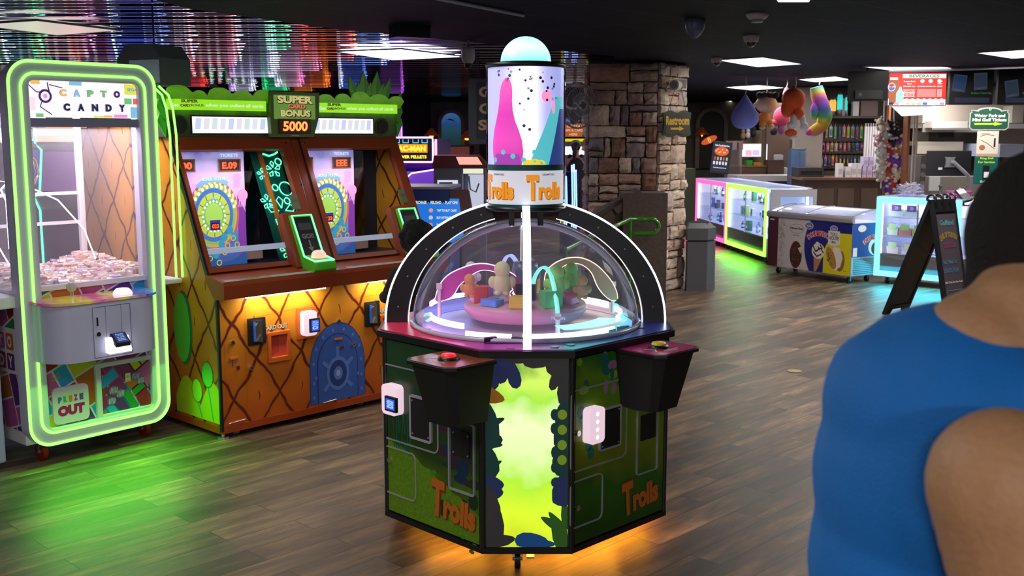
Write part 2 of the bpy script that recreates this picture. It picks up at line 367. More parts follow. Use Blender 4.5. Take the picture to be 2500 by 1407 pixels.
troffer([(-60, 60), (90, 50), (290, 74), (140, 86)], 'beige glowing panel standing in for a ceiling reflection at the left edge', 0.55, (1.0, 0.85, 0.72), CEIL + 0.055)  # glowing sheet put in for diffuse reflections on the ceiling
# ================================================================ octagonal domed coin game
def ramp_mat(name, stops, axis=0, emit=0.0, lo=-1.0, hi=1.0, noise=0.0, ns=4.0, rough=0.3, interp='LINEAR'):
    if name in MATS: return MATS[name]
    m = _new(name); nt = m.node_tree; N = nt.nodes; L = nt.links; b = N['Principled BSDF']
    tc = N.new('ShaderNodeTexCoord'); sp = N.new('ShaderNodeSeparateXYZ'); L.new(tc.outputs['Object'], sp.inputs[0])
    mr = N.new('ShaderNodeMapRange'); mr.inputs[1].default_value = lo; mr.inputs[2].default_value = hi; L.new(sp.outputs[axis], mr.inputs[0]); last = mr.outputs[0]
    if noise:
        n = N.new('ShaderNodeTexNoise'); n.inputs['Scale'].default_value = ns; n.inputs['Detail'].default_value = 3; L.new(tc.outputs['Object'], n.inputs[0])
        a = N.new('ShaderNodeMath'); a.operation = 'MULTIPLY_ADD'; a.inputs[1].default_value = noise; L.new(n.outputs['Fac'], a.inputs[0])
        s2 = N.new('ShaderNodeMath'); s2.operation = 'SUBTRACT'; s2.inputs[1].default_value = noise * 0.5; L.new(last, s2.inputs[0]); L.new(s2.outputs[0], a.inputs[2]); last = a.outputs[0]
    cr = N.new('ShaderNodeValToRGB'); cr.color_ramp.interpolation = interp; L.new(last, cr.inputs[0]); e = cr.color_ramp.elements
    e[0].position = stops[0][0]; e[0].color = (*stops[0][1], 1); e[1].position = stops[-1][0]; e[1].color = (*stops[-1][1], 1)
    for p, c in stops[1:-1]: x = e.new(p); x.color = (*c, 1)
    L.new(cr.outputs[0], b.inputs['Base Color']); b.inputs['Roughness'].default_value = rough
    if emit: L.new(cr.outputs[0], b.inputs['Emission Color']); b.inputs['Emission Strength'].default_value = emit
    MATS[name] = m; return m
rnd = random.Random(4)
game = thing('coin_game', 'octagonal arcade coin game with a clear dome, white-lit arches and a tall lit drum', 'arcade game', (0.058, 4.572, 0))
OCT = [(-.173, -.597), (.173, -.597), (.597, -.173), (.597, .173), (.173, .597), (-.173, .597), (-.597, .173), (-.597, -.173)]
def octo(k): return [(x * k, y * k) for x, y in OCT]
MB().prismz(octo(.985), .10, .866, BLACK).build('cabinet', game)
for x, y in OCT: MB().cyl((x * .992, y * .992, .10), (x * .992, y * .992, .866), .012, D('edge molding', (0.02, 0.02, 0.024), 0.25), n=8).build('edge_molding', game)
MB().prismz(octo(1.012), .082, .104, BLACK).build('base_rim', game, .008)
DECK = ramp_mat('printed deck colours', [(0, (.75, .03, .10)), (.2, (.72, .03, .12)), (.36, (.55, .05, .45)), (.5, (.62, .16, .62)), (.62, (.12, .40, .52)), (.78, (.04, .14, .50)), (1, (.03, .03, .42))], 0, 0, -.62, .62)
MB().prismz(octo(1.045), .866, .892, BLACK).build('deck_rim', game, .009)
d = MB().prismz(octo(1.02), .890, .8965, DECK)
d.build('deck', game)
fl = MB().lathe([(0, .8975), (.475, .8975), (.475, .899)], D('playfield white', (.62, .58, .72), .3), 48); fl.build('playfield', game)
bt = MB()
for x, y in ((.50, -.02), (.46, -.14), (.36, -.24), (.28, -.36), (.16, -.50), (.10, -.54), (-.06, -.56)):
    MB().cyl((x * 1.06, y * 1.04, .896), (x * 1.06, y * 1.04, .9), .017, DECK, n=12).build('deck_plug', game)
for x, y in ((.545, .06),): bt.lathe([(.012, .9), (.03, .902), (.034, .897)], CHROME, 16, (x, y))
bt.build('deck_plug', game)
# dome, base ring
dp = [(.49 * cos(R(t)), .897 + .452 * sin(R(t))) for t in range(0, 91, 5)]
MB().lathe(dp, GL('acrylic dome', (.97, .97, 1), .07, .05, .03), 56).build('dome', game)
MB().lathe([(.478, .898), (.50, .898), (.50, .909), (.487, .915), (.478, .909)], D('dome flange', (.55, .55, .7), .2), 56).build('dome_flange', game)
# arches
def arch(az, name):
    f = Matrix.Rotation(R(az), 4, 'Z')
    for sgn in (1, -1):
        m = MB(f); ed = MB(f)
        T = [R(t) for t in range(0, 76, 3)]
        o = [(sgn * .603 * cos(t), .897 + .527 * sin(t)) for t in T]; i = [(sgn * .512 * cos(t), .897 + .468 * sin(t)) for t in T]
        n = len(T); vs = [(x, y, z) for y in (-.014, .014) for p in (o, i) for x, z in p]; fs = []
        for k in range(n - 1): fs += [(k, k + 1, n + k + 1, n + k), (2 * n + k, 3 * n + k, 3 * n + k + 1, 2 * n + k + 1), (k, 2 * n + k, 2 * n + k + 1, k + 1), (n + k, n + k + 1, 3 * n + k + 1, 3 * n + k)]
        fs += [(0, n, 3 * n, 2 * n)]; m.add(vs, fs, BLACK)
        ed.strip([(x, 0, z) for x, z in [(sgn * .6075 * cos(t), .897 + .5315 * sin(t)) for t in T]], (0, .0155, 0), .0032, E_WHITE)
        ed.strip([(x, 0, z) for x, z in [(sgn * .5085 * cos(t), .897 + .4645 * sin(t)) for t in T]], (0, .0045, 0), .0016, E('soft white led', (.8, .85, 1), 2.5))
        for t in (8, 24, 40, 56, 70):
            for y in (-.0155, .0155): m.cyl((sgn * .557 * cos(R(t)), y, .897 + .497 * sin(R(t))), (sgn * .557 * cos(R(t)), y * 1.12, .897 + .497 * sin(R(t))), .004, GREY, n=6)
        a = m.build('arch', game); ed.build('led_strip', a)
arch(0, 'arch'); arch(90, 'arch')
MB().lathe([(0, 1.385), (.17, 1.385), (.175, 1.395), (.17, 1.405), (0, 1.405)], BLACK, 32).build('drum_base', game)
for x in (-.06, .06): MB().box(x - .012, x + .012, -.16, -.15, 1.33, 1.39, BLACKM).build('bracket', game)
# drum
RD = .160
def bend(v): a = v.x / RD; r = RD - v.y; return (r * sin(a), -r * cos(a), v.z)
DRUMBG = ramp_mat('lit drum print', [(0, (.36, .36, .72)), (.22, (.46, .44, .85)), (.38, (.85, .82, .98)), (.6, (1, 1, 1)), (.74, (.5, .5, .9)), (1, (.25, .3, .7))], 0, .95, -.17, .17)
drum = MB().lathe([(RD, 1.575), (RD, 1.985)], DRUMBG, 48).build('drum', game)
MB().lathe([(RD, 1.415), (RD, 1.56)], E('drum lower print', (.80, .80, .88), .6), 48).build('drum_skirt', game)
g = MB().lathe([(RD + .003, 1.556), (RD + .003, 1.58)], D('teal green band', (.01, .10, .11), .4), 48)
g.lathe([(RD + .003, 1.404), (RD + .003, 1.416)], D('teal green band', (.01, .10, .11), .4), 48); g.build('drum_band', game)
MB().lathe([(.11, 2.0), (.168, 2.0), (.17, 1.99), (.168, 1.98), (.155, 1.98)], BLACK, 40).lathe([(0, 2.006), (.112, 2.006), (.118, 1.995)], BLACK, 40).build('drum_cap', game)
MB().lathe([(.168, 1.405), (.168, 1.98)], GL('drum acrylic', (1, 1, 1), .04), 48).build('drum_cover', game)
MB().lathe([(.106 * cos(R(t)), 2.006 + .106 * sin(R(t))) for t in range(0, 91, 6)], ramp_mat('lit globe', [(0, (.10, .95, 1)), (.5, (.45, .95, 1)), (1, (.18, .95, 1))], 2, 2.0, 2.0, 2.13), 32).build('globe', game)
art = MB(post=bend)
PK = E('magenta lit print', (.75, .05, .42), .8); PK2 = E('purple lit print', (.42, .06, .45), .8); TL = E('teal lit print', (.12, .62, .70), .75); NV = E('navy lit print', (.03, .06, .25), .7); PK3 = E('pink lit print', (1, .35, .65), .9)
h0 = lambda x: 1.575
PKR = ramp_mat('magenta flame print', [(0, (.55, .04, .35)), (.3, (.72, .07, .45)), (.6, (.62, .05, .42)), (1, (.80, .12, .45))], 2, .85, 1.575, 1.93, .12, 60)
def column_art(rows, mat, out):
    for (z0, c0, w0), (z1, c1, w1) in zip(rows, rows[1:]):
        vs = []
        for i in range(9): t = i / 8 * 2 - 1; vs += [(c0 + w0 * t, -out, z0), (c1 + w1 * t, -out, z1)]
        art.add(vs, [(2 * i, 2 * i + 2, 2 * i + 3, 2 * i + 1) for i in range(8)], mat)
column_art([(1.575, -.085, .066), (1.60, -.086, .072), (1.64, -.088, .076), (1.68, -.09, .073), (1.72, -.092, .062), (1.76, -.093, .047), (1.80, -.092, .036), (1.84, -.09, .031), (1.875, -.088, .030)], PKR, .001)
column_art([(1.875, -.088, .030), (1.90, -.086, .026), (1.92, -.084, .018), (1.935, -.082, .006)], PKR, .001)
column_art([(1.575, -.085, .060), (1.60, -.085, .064), (1.625, -.087, .055)], PK2, .0014)
art.hill(.02, .20, h0, lambda x: 1.60 + min(.26, (x - .02) * 2.3), TL, .001, 40)
art.hill(.10, .24, h0, lambda x: 1.58 + min(.23, max(0, (x - .10) * 3.4)), NV, .0013, 40)
art.disc(.088, 1.86, .024, PK3, .0016, .026); art.disc(.125, 1.82, .010, PK3, .0016, .032)
for k in range(5): art.disc(-.145 + k * .045, 1.60 + .016 * ((k * 2) % 3), .011, E('aqua lit print', (.1, .6, .7), .8), .0018, .011, 8)
for k in range(3): art.disc(.01 + .025 * k, 1.585 + .004 * (k % 2), .024, E('yellow lit print', (.9, .75, .05), .8), .0018, .016)
for k in range(90):
    x = rnd.uniform(-.15, .15); z = rnd.uniform(1.62, 1.97)
    if x < -.03 and z < 1.92: continue
    if x > .03 and z < 1.84: continue
    if -.03 < x < .0 and z < 1.72: continue
    if k % 4: art.disc(x, z, rnd.uniform(.0025, .0065), D('dot ink', (.12, .10, .25), .5), .0016, n=10)
    else:
        for a in range(3): art.line([(x - .007 * cos(a * 1.05), z - .007 * sin(a * 1.05)), (x + .007 * cos(a * 1.05), z + .007 * sin(a * 1.05))], .0014, D('dot ink', (.12, .10, .25), .5), .0016)
art.build('drum_artwork', drum)
OR1 = D('orange logo', (.62, .17, .02), .4); OR2 = D('dark orange logo', (.25, .05, .01), .4)
OR1E = E('orange lit logo', (.85, .30, .02), .75); OR2E = E('brown lit logo', (.35, .12, .02), .6)
def trolls(m, cx, cz, w, h, rot=0, out=.003, o1=None, o2=None):
    o1 = o1 or OR1; o2 = o2 or OR2
    for dx, dz, mt, oo, bd in ((.004 * h * 8, -.004 * h * 8, o2, out, .07), (0, 0, o1, out + .0015, .05)):
        c, s_ = cos(rot), sin(rot)
        def P(x, z): return (cx + dx + x * c - z * s_, cz + dz + x * s_ + z * c)
        q = P(-w * .36, h * .10); m.text('T', q[0], q[1], h * 1.25, mt, w * .30, oo, rot, bd)
        q = P(w * .13, -h * .06); m.text('rolls', q[0], q[1], h * .86, mt, w * .70, oo, rot, bd)
lg = MB(post=bend)
for x in (-.135, .09, .315, -.36): trolls(lg, x, 1.478, .175, .085, 0, .0015, OR1E, OR2E); lg.text('DREAMWORKS', x + .01, 1.54, .008, T_BLACK, .06, .002)
lg.build('drum_lettering', game)
# ---- faces
def outline(m, x0, x1, z0, z1, r, wd, mat, y0=-.004, y1=.0): m.frame(rrect(x0, x1, z0, z1, r), rrect(x0 + wd, x1 - wd, z0 + wd, z1 - wd, max(.001, r - wd)), y0, y1, mat)
TRIM = D('clear door trim', (.35, .38, .42), .2); FRAME = D('silver frame', (.42, .42, .5), .35)
GLOW = E('pale pink reader glow', (1, .74, .86), .75); BSCR = E('blue reader screen', (.02, .10, .75), 1.0)
FOREST = ramp_mat('forest print', [(0, (.09, .20, .006)), (.28, (.075, .17, .008)), (.42, (.025, .07, .012)), (.7, (.018, .05, .018)), (1, (.025, .09, .03))], 2, 0, .1, .86, .30, 7)
MEADOW = ramp_mat('meadow print', [(0, (.015, .09, .008)), (.25, (.03, .16, .01)), (.45, (.20, .28, .01)), (.7, (.13, .30, .015)), (.88, (.16, .36, .02)), (1, (.04, .20, .03))], 2, 0, .1, .86, .42, 6)
def reader(parent, f, x0, x1, z0, z1, scr=True, flip=1):
    m = MB(f); r = m.prism(rrect(x0, x1, z0, z1, .02), -.04, 0, GLOW).build('card_reader', parent, .008)
    if scr:
        q = MB(f); q.box(x0 + .035, x1 + .01, -.052, -.04, z0 + .02, z1 - .045, BLACKM); sc = q.build('reader_screen', r)
        q = MB(f); a, c = x0 + .043, x1 + .003; q.rect(a, c, z0 + .028, z1 - .053, BSCR, .0528)
        for k in range(7): zz = z1 - .062 - k * (z1 - z0 - .095) / 7; q.text(['SWIPE YOUR', 'GAME CARD', 'to play', 'game', 'CREDITS', '2.2', 'PLEASE'][k], (a + c) / 2, zz, .005 if k < 5 else .006, E('pale screen text', (.6, .8, 1), 1), min(.9, 1) * (c - a) * (.9 if k % 2 else .7), .0532)
        q.build('reader_display', r)
    else:
        q = MB(f)
        for k in range(4): q.disc((x0 + x1) / 2, z0 + .025 + k * (z1 - z0 - .05) / 3, .008, E('reader lamp', (1, .95, 1), 3), .0405)
        q.build('reader_lamp', r)
def ctrl(parent, f, cx, topcol, btn, label):
    m = MB(f); z1 = .852; w0, w1, dd = .135, .075, .235; c = .035
    def out(w, d, k): return [(cx - w, 0), (cx - w, -d + k), (cx - w + k, -d), (cx + w - k, -d), (cx + w, -d + k), (cx + w, 0)]
    m.prismz(out(w1 + .012, dd * .72, .025), .622, z1, BLACKM, False, out(w0 - .01, dd - .01, c))
    m.prismz(out(w0 + .004, dd + .004, c), z1, z1 + .012, BLACK); o = m.build('control_box', parent, .003, label=label)
    q = MB(f); q.prismz(out(w0 - .006, dd - .006, c), z1 + .0121, z1 + .0145, topcol); tp = q.build('control_panel', o)
    q = MB(f @ Matrix.Translation((cx, -.12, z1 + .014))); q.lathe([(0, .022), (.026, .021), (.030, .014), (.030, .0)], btn, 18); q.lathe([(.030, .012), (.040, .008), (.042, 0)], BLACK, 18); q.build('button', o)
    q = MB(f @ Matrix.Translation((cx, -.05, z1 + .0148)) @ Matrix.Rotation(-PI/2, 4, 'X'))
    q.text('PRESS BUTTON', .0, -.13, .010, T_WHITE, .09, .0004); q.text('TO WIN!', .0, -.145, .010, T_WHITE, .05, .0004)
    q.line([(-.08, -.06), (-.05, -.09), (-.08, -.12)], .006, T_WHITE, .0004); q.build('panel_lettering', o)
FLf = FR(-.597, -.173, 135); FRf = FR(.173, -.597, 45); FFf = FR(-.173, -.597, 90)
m = MB(FLf).rect(.018, .582, .112, .855, FOREST, .0006)
m.hill(.018, .582, .112, lambda x: .43 - .42 * x ** 1.3 + .006 * sin(x * 70), D('grass print', (.14, .30, .008), .6, 0, 0, 90, .5), .0009, 50)
for k in range(9):
    x = .06 + k * .012; m.ply([(x, .40), (x + .008, .40), (x + .014 + .02 * (k % 3 - 1), .56 + .02 * (k % 4)), (x + .01 + .02 * (k % 3 - 1), .56)], D('teal stems', (.01, .13, .08), .5), .0012)
for k in range(16):
    x = .30 + k * .017; z = .34 - .018 * k + .03 * sin(k * 2.2); m.disc(x, z, .016, D('leaf print', (.06, .30, .02), .5), .0014, .009, 10)
for k in range(26):
    x = rnd.uniform(.36, .575); z = rnd.uniform(.2, .6); m.disc(x, z, rnd.uniform(.02, .05), [D('mauve shade print', (.05, .02, .05), .5), D('deep blue print', (.01, .03, .09), .5), D('deep green print', (.01, .05, .02), .5)][k % 3], .0007 + .00001 * k, rnd.uniform(.01, .04), 12)
lf = m.build('side_panel', game, label='dark forest green side panel')
m = MB(FLf)
trolls(m, .435, .225, .27, .125, R(-4)); m.text('DREAMWORKS', .375, .315, .011, OR2, .11, .003, R(-4)); m.build('panel_lettering', lf)
m = MB(FLf); outline(m, -.01, .346, .425, .752, .03, .006, TRIM); m.build('door', lf)
m = MB(FLf); outline(m, -.01, .203, .187, .396, .03, .006, TRIM); m.cyl((.032, -.001, .335), (.032, -.008, .335), .012, CHROME, n=12); m.build('door', lf)
m = MB(FLf); outline(m, .410, .563, .300, .592, .014, .008, TRIM, -.009); m.box(.436, .534, -.008, -.001, .450, .553, BLACKM)
for x, z in ((.443, .54), (.527, .54), (.443, .46), (.527, .46)): m.cyl((x, -.008, z), (x, -.011, z), .004, GREY, n=8)
m.build('door', lf)
m = MB(FLf); outline(m, .172, .309, .462, .648, .012, .010, FRAME, -.01); m.box(.182, .30, -.007, -.001, .472, .638, BLACKM)
for x, z in ((.192, .625), (.290, .625), (.192, .485), (.290, .485)): m.cyl((x, -.007, z), (x, -.011, z), .004, GREY, n=8)
m.build('vent_plate', lf)
reader(lf, FLf, .030, .128, .548, .675)
ctrl(game, FLf, .545, D('rust red panel print', (.28, .07, .03), .25), E('red button', (1, .03, .02), .6), 'black control box with a red button')
# right panel
m = MB(FRf).rect(.018, .582, .112, .855, MEADOW, .0006)
for k in range(22):
    x = rnd.uniform(.03, .56); z = rnd.uniform(.70, .845); m.disc(x, z, rnd.uniform(.012, .032), [D('lilac flower print', (.42, .22, .42), .5), D('teal flower print', (.02, .20, .16), .5), D('lime print', (.30, .52, .03), .5)][k % 3], .0007 + .00001 * k, rnd.uniform(.014, .03), 12)
for k in range(6): m.disc(.05 + .012 * k, .64 - .035 * k, .02, D('teal flower print', (.02, .20, .16), .5), .0012, .028, 10)
rf = m.build('side_panel', game, label='bright green meadow side panel')
m = MB(FRf); trolls(m, .43, .215, .24, .115, R(4)); m.text('DREAMWORKS', .36, .295, .011, OR2, .10, .003, R(4)); m.build('panel_lettering', rf)
m = MB(FRf); outline(m, -.01, .332, .405, .735, .03, .006, TRIM); m.cyl((.032, -.001, .56), (.032, -.008, .56), .012, CHROME, n=12); m.build('door', rf)
m = MB(FRf); outline(m, -.01, .186, .178, .372, .03, .006, TRIM); m.cyl((.032, -.001, .26), (.032, -.008, .26), .012, CHROME, n=12); m.build('door', rf)
m = MB(FRf); outline(m, .395, .537, .305, .592, .014, .005, TRIM, -.008); m.box(.423, .518, -.008, -.001, .448, .555, BLACKM); m.build('door', rf)
m = MB(FRf); outline(m, .155, .289, .460, .632, .010, .008, FRAME, -.01); m.box(.163, .281, -.008, -.001, .468, .624, BLACKM)
for x, z in ((.172, .614), (.272, .614), (.172, .478), (.272, .478)): m.cyl((x, -.008, z), (x, -.011, z), .004, GREY, n=8)
m.build('vent_plate', rf)
reader(rf, FRf, .060, .148, .512, .655, False)
ctrl(game, FRf, .378, D('magenta panel print', (.45, .02, .16), .25), D('yellow button', (.85, .70, .02), .3), 'black control box with a yellow button')
# front lit panel
LIME = ramp_mat('backlit lime print', [(0, (.55, .70, .02)), (.14, (.66, .88, .03)), (.35, (.42, .80, .04)), (.5, (.72, .90, .40)), (.66, (.80, .92, .50)), (.8, (.36, .75, .06)), (.92, (.60, .86, .12)), (1, (.16, .35, .05))], 2, .95, .11, .85, .28, 9)
m = MB(FFf); m.rect(.015, .331, .108, .858, LIME, .0006); fp = m.build('front_panel', game, label='backlit lime green front panel framed by dark leaves')
m = MB(FFf)
def leaf(cx, cz, l, wd, a, mat, out):
    p = []
    for k in range(12): t = 2 * PI * k / 12; u = l * cos(t); v = wd * sin(t) * (1 - .35 * cos(t)); p.append((cx + u * cos(a) - v * sin(a), cz + u * sin(a) + v * cos(a)))
    m.ply([(min(.331, max(.015, x)), min(.858, max(.108, z))) for x, z in p], mat, out)
lc = dict(n=E('navy leaf print', (.02, .035, .13), .35), t=E('deep teal leaf print', (.008, .055, .05), .35), g=E('dark leaf green print', (.03, .12, .015), .4), b=E('slate stone print', (.05, .045, .05), .3), o=E('amber leaf print', (.33, .13, .01), .45), u=E('blue stone print', (.01, .08, .26), .4), l=E('olive bead print', (.22, .34, .02), .45))
for k, (x, z, l, wd, a, c) in enumerate(((.02, .80, .08, .05, 1.4, 'n'), (.075, .83, .07, .03, 1.5, 'n'), (.12, .80, .06, .025, 1.8, 'n'), (.03, .84, .06, .06, 0, 'n'), (.15, .86, .06, .02, 0, 'b'), (.23, .86, .08, .035, .1, 'b'), (.30, .84, .06, .05, 0, 'b'), (.325, .77, .10, .032, 1.45, 'b'), (.29, .80, .07, .02, 1.2, 'b'),
    (.03, .715, .06, .032, -.3, 'o'), (.02, .60, .09, .045, 1.6, 't'), (.05, .61, .04, .015, .4, 't'), (.03, .54, .05, .04, 0, 't'), (.05, .52, .03, .012, 0, 't'), (.02, .45, .07, .045, 1.6, 't'), (.045, .44, .035, .012, .5, 't'),
    (.03, .36, .055, .04, 0, 'n'), (.05, .33, .032, .03, 0, 'n'), (.02, .27, .09, .05, 1.6, 'b'), (.04, .20, .09, .045, 1.5, 'b'), (.06, .13, .07, .03, .2, 'b'), (.155, .13, .02, .02, 0, 'u'), (.19, .135, .065, .032, 0, 'u'), (.235, .12, .05, .02, 0, 'u'),
    (.31, .18, .09, .022, 2.2, 'g'), (.27, .205, .05, .018, 2.6, 'g'), (.30, .15, .08, .028, 1.9, 'g'), (.325, .24, .06, .02, 1.7, 'g'), (.32, .34, .07, .05, 1.6, 'n'), (.295, .37, .03, .02, 0, 'n'), (.30, .30, .03, .018, 0, 'n'), (.315, .46, .07, .045, 1.6, 't'), (.29, .49, .025, .025, 0, 't'), (.285, .43, .02, .02, 0, 't'),
    (.315, .56, .07, .04, 1.6, 't'), (.285, .585, .022, .022, 0, 't'), (.285, .64, .022, .022, 0, 't'), (.32, .64, .06, .04, 1.6, 't'))): leaf(x, z, l, wd, a, lc[c], .0008 + k * .00002)
for z in (.46, .52, .58, .64): m.disc(.308, z, .018, lc['l'], .002, .02)
m.build('leaf_print', fp)
# caster
def caster(parent, x, y, r=.035, mat=BLACK, top=.09, wd=.012, zo=0):
    m = MB(Matrix.Translation((0, 0, zo))); m.cyl((x - wd, y, r), (x + wd, y, r), r, mat, n=18); o = m.build('caster', parent, .003)
    q = MB(Matrix.Translation((0, 0, zo))); q.box(x - wd * 1.6, x - wd * 1.3, y - .012, y + .012, r * .9, top - .012, STEEL); q.box(x + wd * 1.3, x + wd * 1.6, y - .012, y + .012, r * .9, top - .012, STEEL); q.box(x - .02, x + .02, y - .02, y + .02, top - .014, top, STEEL); q.cyl((x - wd * 1.7, y, r), (x + wd * 1.7, y, r), r * .25, STEEL, n=8)
    q.build('caster_fork', o); return o
c = caster(game, -.036, -.535, .036)
MB().box(.0, .03, -.56, -.53, .045, .052, CHROME).build('brake_lever', c)
for x, y in ((.28, .34), (-.28, .34)): caster(game, x, y, .036)
# amber underglow
gl = MB().prismz(octo(.86), .079, .082, E('amber underglow led', (1, .42, .04), 1.5)); gl.build('underglow_led', game)
for (x, y, p) in ((.28, -.36, 1.0), (.46, -.1, .9), (-.32, -.36, .7), (.05, -.44, .55)): area('underglow', (0.058 + x * .9, 4.572 + y * .9, .076), .25, p * 1.5, (1, .38, .03))
# ---- inside the dome
def ledring(a0, a1, r, z, mat, w=.011, h=.018, label=None):
    pts = [(r * cos(R(a0 + (a1 - a0) * i / 16)), r * sin(R(a0 + (a1 - a0) * i / 16)), z) for i in range(17)]
    m = MB(); vs = []
    for x, y, zz in pts:
        k = 1 - w / r; vs += [(x, y, zz), (x * k, y * k, zz), (x * k, y * k, zz + h), (x, y, zz + h)]
    fs = [(0, 1, 2, 3), (67, 66, 65, 64)] + [(4 * i + k, 4 * i + 4 + k, 4 * i + 4 + (k + 1) % 4, 4 * i + (k + 1) % 4) for i in range(16) for k in range(4)]
    m.add(vs, fs, mat); m.build('led_segment', game)
EP = E('pink led', (1, .42, .95), 6.5); EC = E('cyan led', (.25, .95, 1), 6); EY = E('warm led', (1, .75, .5), 5); EB = E('blue led', (.25, .4, 1), 8)
ledring(188, 232, .42, .925, EP, .012, .022); ledring(236, 262, .44, .90, EP, .012, .022); ledring(268, 288, .46, .902, EP, .014, .024); ledring(289, 322, .46, .902, EC, .014, .024)
ledring(20, 62, .40, .935, EY, .012, .028); ledring(-22, 15, .42, .93, EC, .012, .02); ledring(66, 110, .40, .95, EY, .01, .02); ledring(118, 176, .42, .96, EB, .01, .02)
m = MB(); vs = []
for i in range(15):
    a = R(290 + 50 * i / 14)
    for r in (.33, .44): vs.append((r * cos(a), r * sin(a), .935))
m.add(vs, [(2 * i, 2 * i + 1, 2 * i + 3, 2 * i + 2) for i in range(14)], E('cyan lit track', (.35, .9, .95), 1.3)); m.build('lit_track', game)
cols = [(.75, .12, .10), (.10, .30, .75), (.75, .55, .06), (.12, .55, .20), (.70, .20, .50)]
w_ = MB(); w_.lathe([(0, 1.0), (.17, 1.0), (.26, .985), (.27, .96), (.24, .925)], D('wheel rose', (.62, .30, .42), .4), 40)
w_.build('prize_wheel', game)
for k in range(10):
    a = 2 * PI * k / 10 + .2; x, y = .20 * cos(a), .20 * sin(a)
    q = MB(Matrix.Translation((x, y, .99)) @ Matrix.Rotation(a, 4, 'Z')); q.prismz([(-.03, -.035), (.035, -.045), (.035, .045), (-.03, .035)], 0, .03 + .02 * (k % 3), D('wheel bin %d' % (k % 5), cols[k % 5], .4)); q.build('wheel_bin', game, .004)
# plain soft toys riding in the wheel
for k, (x, y, z, c, s_) in enumerate(((-.10, -.12, 1.05, (.75, .72, .42), 1.15), (.13, -.10, 1.04, (.45, .72, .25), 1.1), (.20, .04, 1.05, (.25, .60, .15), 1.0), (.24, -.10, 1.03, (.65, .35, .18), .8), (-.24, -.06, 1.03, (.75, .35, .15), .8), (.02, .18, 1.05, (.30, .45, .80), 1.0), (-.24, .12, 1.05, (.8, .8, .85), .9))):
    q = MB(); mt = D('toy plush %d' % k, c, .9, 0, .5, 80); q.ell((0, 0, .035), (.035, .03, .04), mt); q.ell((0, 0, .085), (.03, .028, .032), mt); q.ell((-.035, 0, .04), (.016, .014, .022), mt); q.ell((.035, 0, .04), (.016, .014, .022), mt); q.ell((-.015, -.01, .0), (.014, .018, .012), mt); q.ell((.015, -.01, 0), (.014, .018, .012), mt)
    o = q.build('toy', None); o.location = (x + .058, y + 4.572, z - .008); o.scale = (s_,) * 3
    tag(o, ['pale yellow', 'pale lime', 'green', 'small brown-orange', 'small orange', 'blue', 'white'][k] + ' soft toy riding on the prize wheel inside the clear dome', 'toy', 'soft toys inside the clear dome')
hub = MB(); hub.lathe([(0, 1.16), (.05, 1.16), (.06, 1.12), (.045, 1.08), (.05, 1.0)], D('hub blue grey', (.12, .14, .25), .3), 20)
for x in (-.03, .03): hub.box(x - .012, x + .012, -.07, -.05, .99, 1.07, BLACK)
hub.build('wheel_hub', game)
def ribbon(pts, wd, face, edge, y, ends=None, sub=8):
    """upright shaped acrylic arm with lit edges; pts (x, z, half width)"""
    P = []
    n = len(pts)
    for i in range(n - 1):
        p0 = pts[max(0, i - 1)]; p1 = pts[i]; p2 = pts[i + 1]; p3 = pts[min(n - 1, i + 2)]
        for k in range(sub):
            t = k / sub; P.append(tuple(.5 * (2 * p1[j] + (p2[j] - p0[j]) * t + (2 * p0[j] - 5 * p1[j] + 4 * p2[j] - p3[j]) * t * t + (3 * p1[j] - p0[j] - 3 * p2[j] + p3[j]) * t ** 3) for j in range(3)))
    P.append(pts[-1]); A_, B_ = [], []
    for i, (x, z, hw) in enumerate(P):
        a = P[max(0, i - 1)]; b_ = P[min(len(P) - 1, i + 1)]; dx, dz = b_[0] - a[0], b_[1] - a[1]; l = math.hypot(dx, dz) or 1
        nx, nz = -dz / l, dx / l; A_.append((x + nx * hw, z + nz * hw)); B_.append((x - nx * hw, z - nz * hw))
    ya, yb = (lambda p: y(p[0]) if callable(y) else y), .006
    m = MB(); vs = []
    for a, b_, p in zip(A_, B_, P): yy = ya(p); vs += [(a[0], yy - yb, a[1]), (b_[0], yy - yb, b_[1]), (b_[0], yy + yb, b_[1]), (a[0], yy + yb, a[1])]
    fs = [(4 * i + k, 4 * i + 4 + k, 4 * i + 4 + (k + 1) % 4, 4 * i + (k + 1) % 4) for i in range(len(P) - 1) for k in range(4)]
    m.add(vs, fs + [(0, 1, 2, 3)], face); o = m.build('lit_arm', game)
    e = MB(); e.tube([(a[0], ya(p), a[1]) for a, p in zip(A_, P)], .0042, edge, 6); e.tube([(a[0], ya(p), a[1]) for a, p in zip(B_, P)], .0042, edge, 6); e.build('arm_edge_light', o)
ribbon([(-.385, .995, .006), (-.345, 1.035, .034), (-.30, 1.09, .030), (-.20, 1.14, .014), (-.11, 1.125, .012), (-.045, 1.075, .022), (-.02, 1.03, .028), (-.035, 1.0, .012), (-.062, 1.025, .004), (-.05, 1.04, .002)], 0, D('magenta acrylic', (.62, .07, .42), .3), E('pink white edge', (1, .55, .9), 1.8), -.03)
ribbon([(.085, 1.035, .003), (.10, 1.02, .006), (.105, 1.05, .02), (.115, 1.11, .020), (.17, 1.155, .012), (.24, 1.16, .012), (.30, 1.125, .018), (.345, 1.06, .030), (.38, 1.01, .022), (.40, .99, .004)], 0, D('peach acrylic', (.66, .42, .26), .3), E('peach white edge', (1, .70, .5), 1.5), .03)
m = MB()
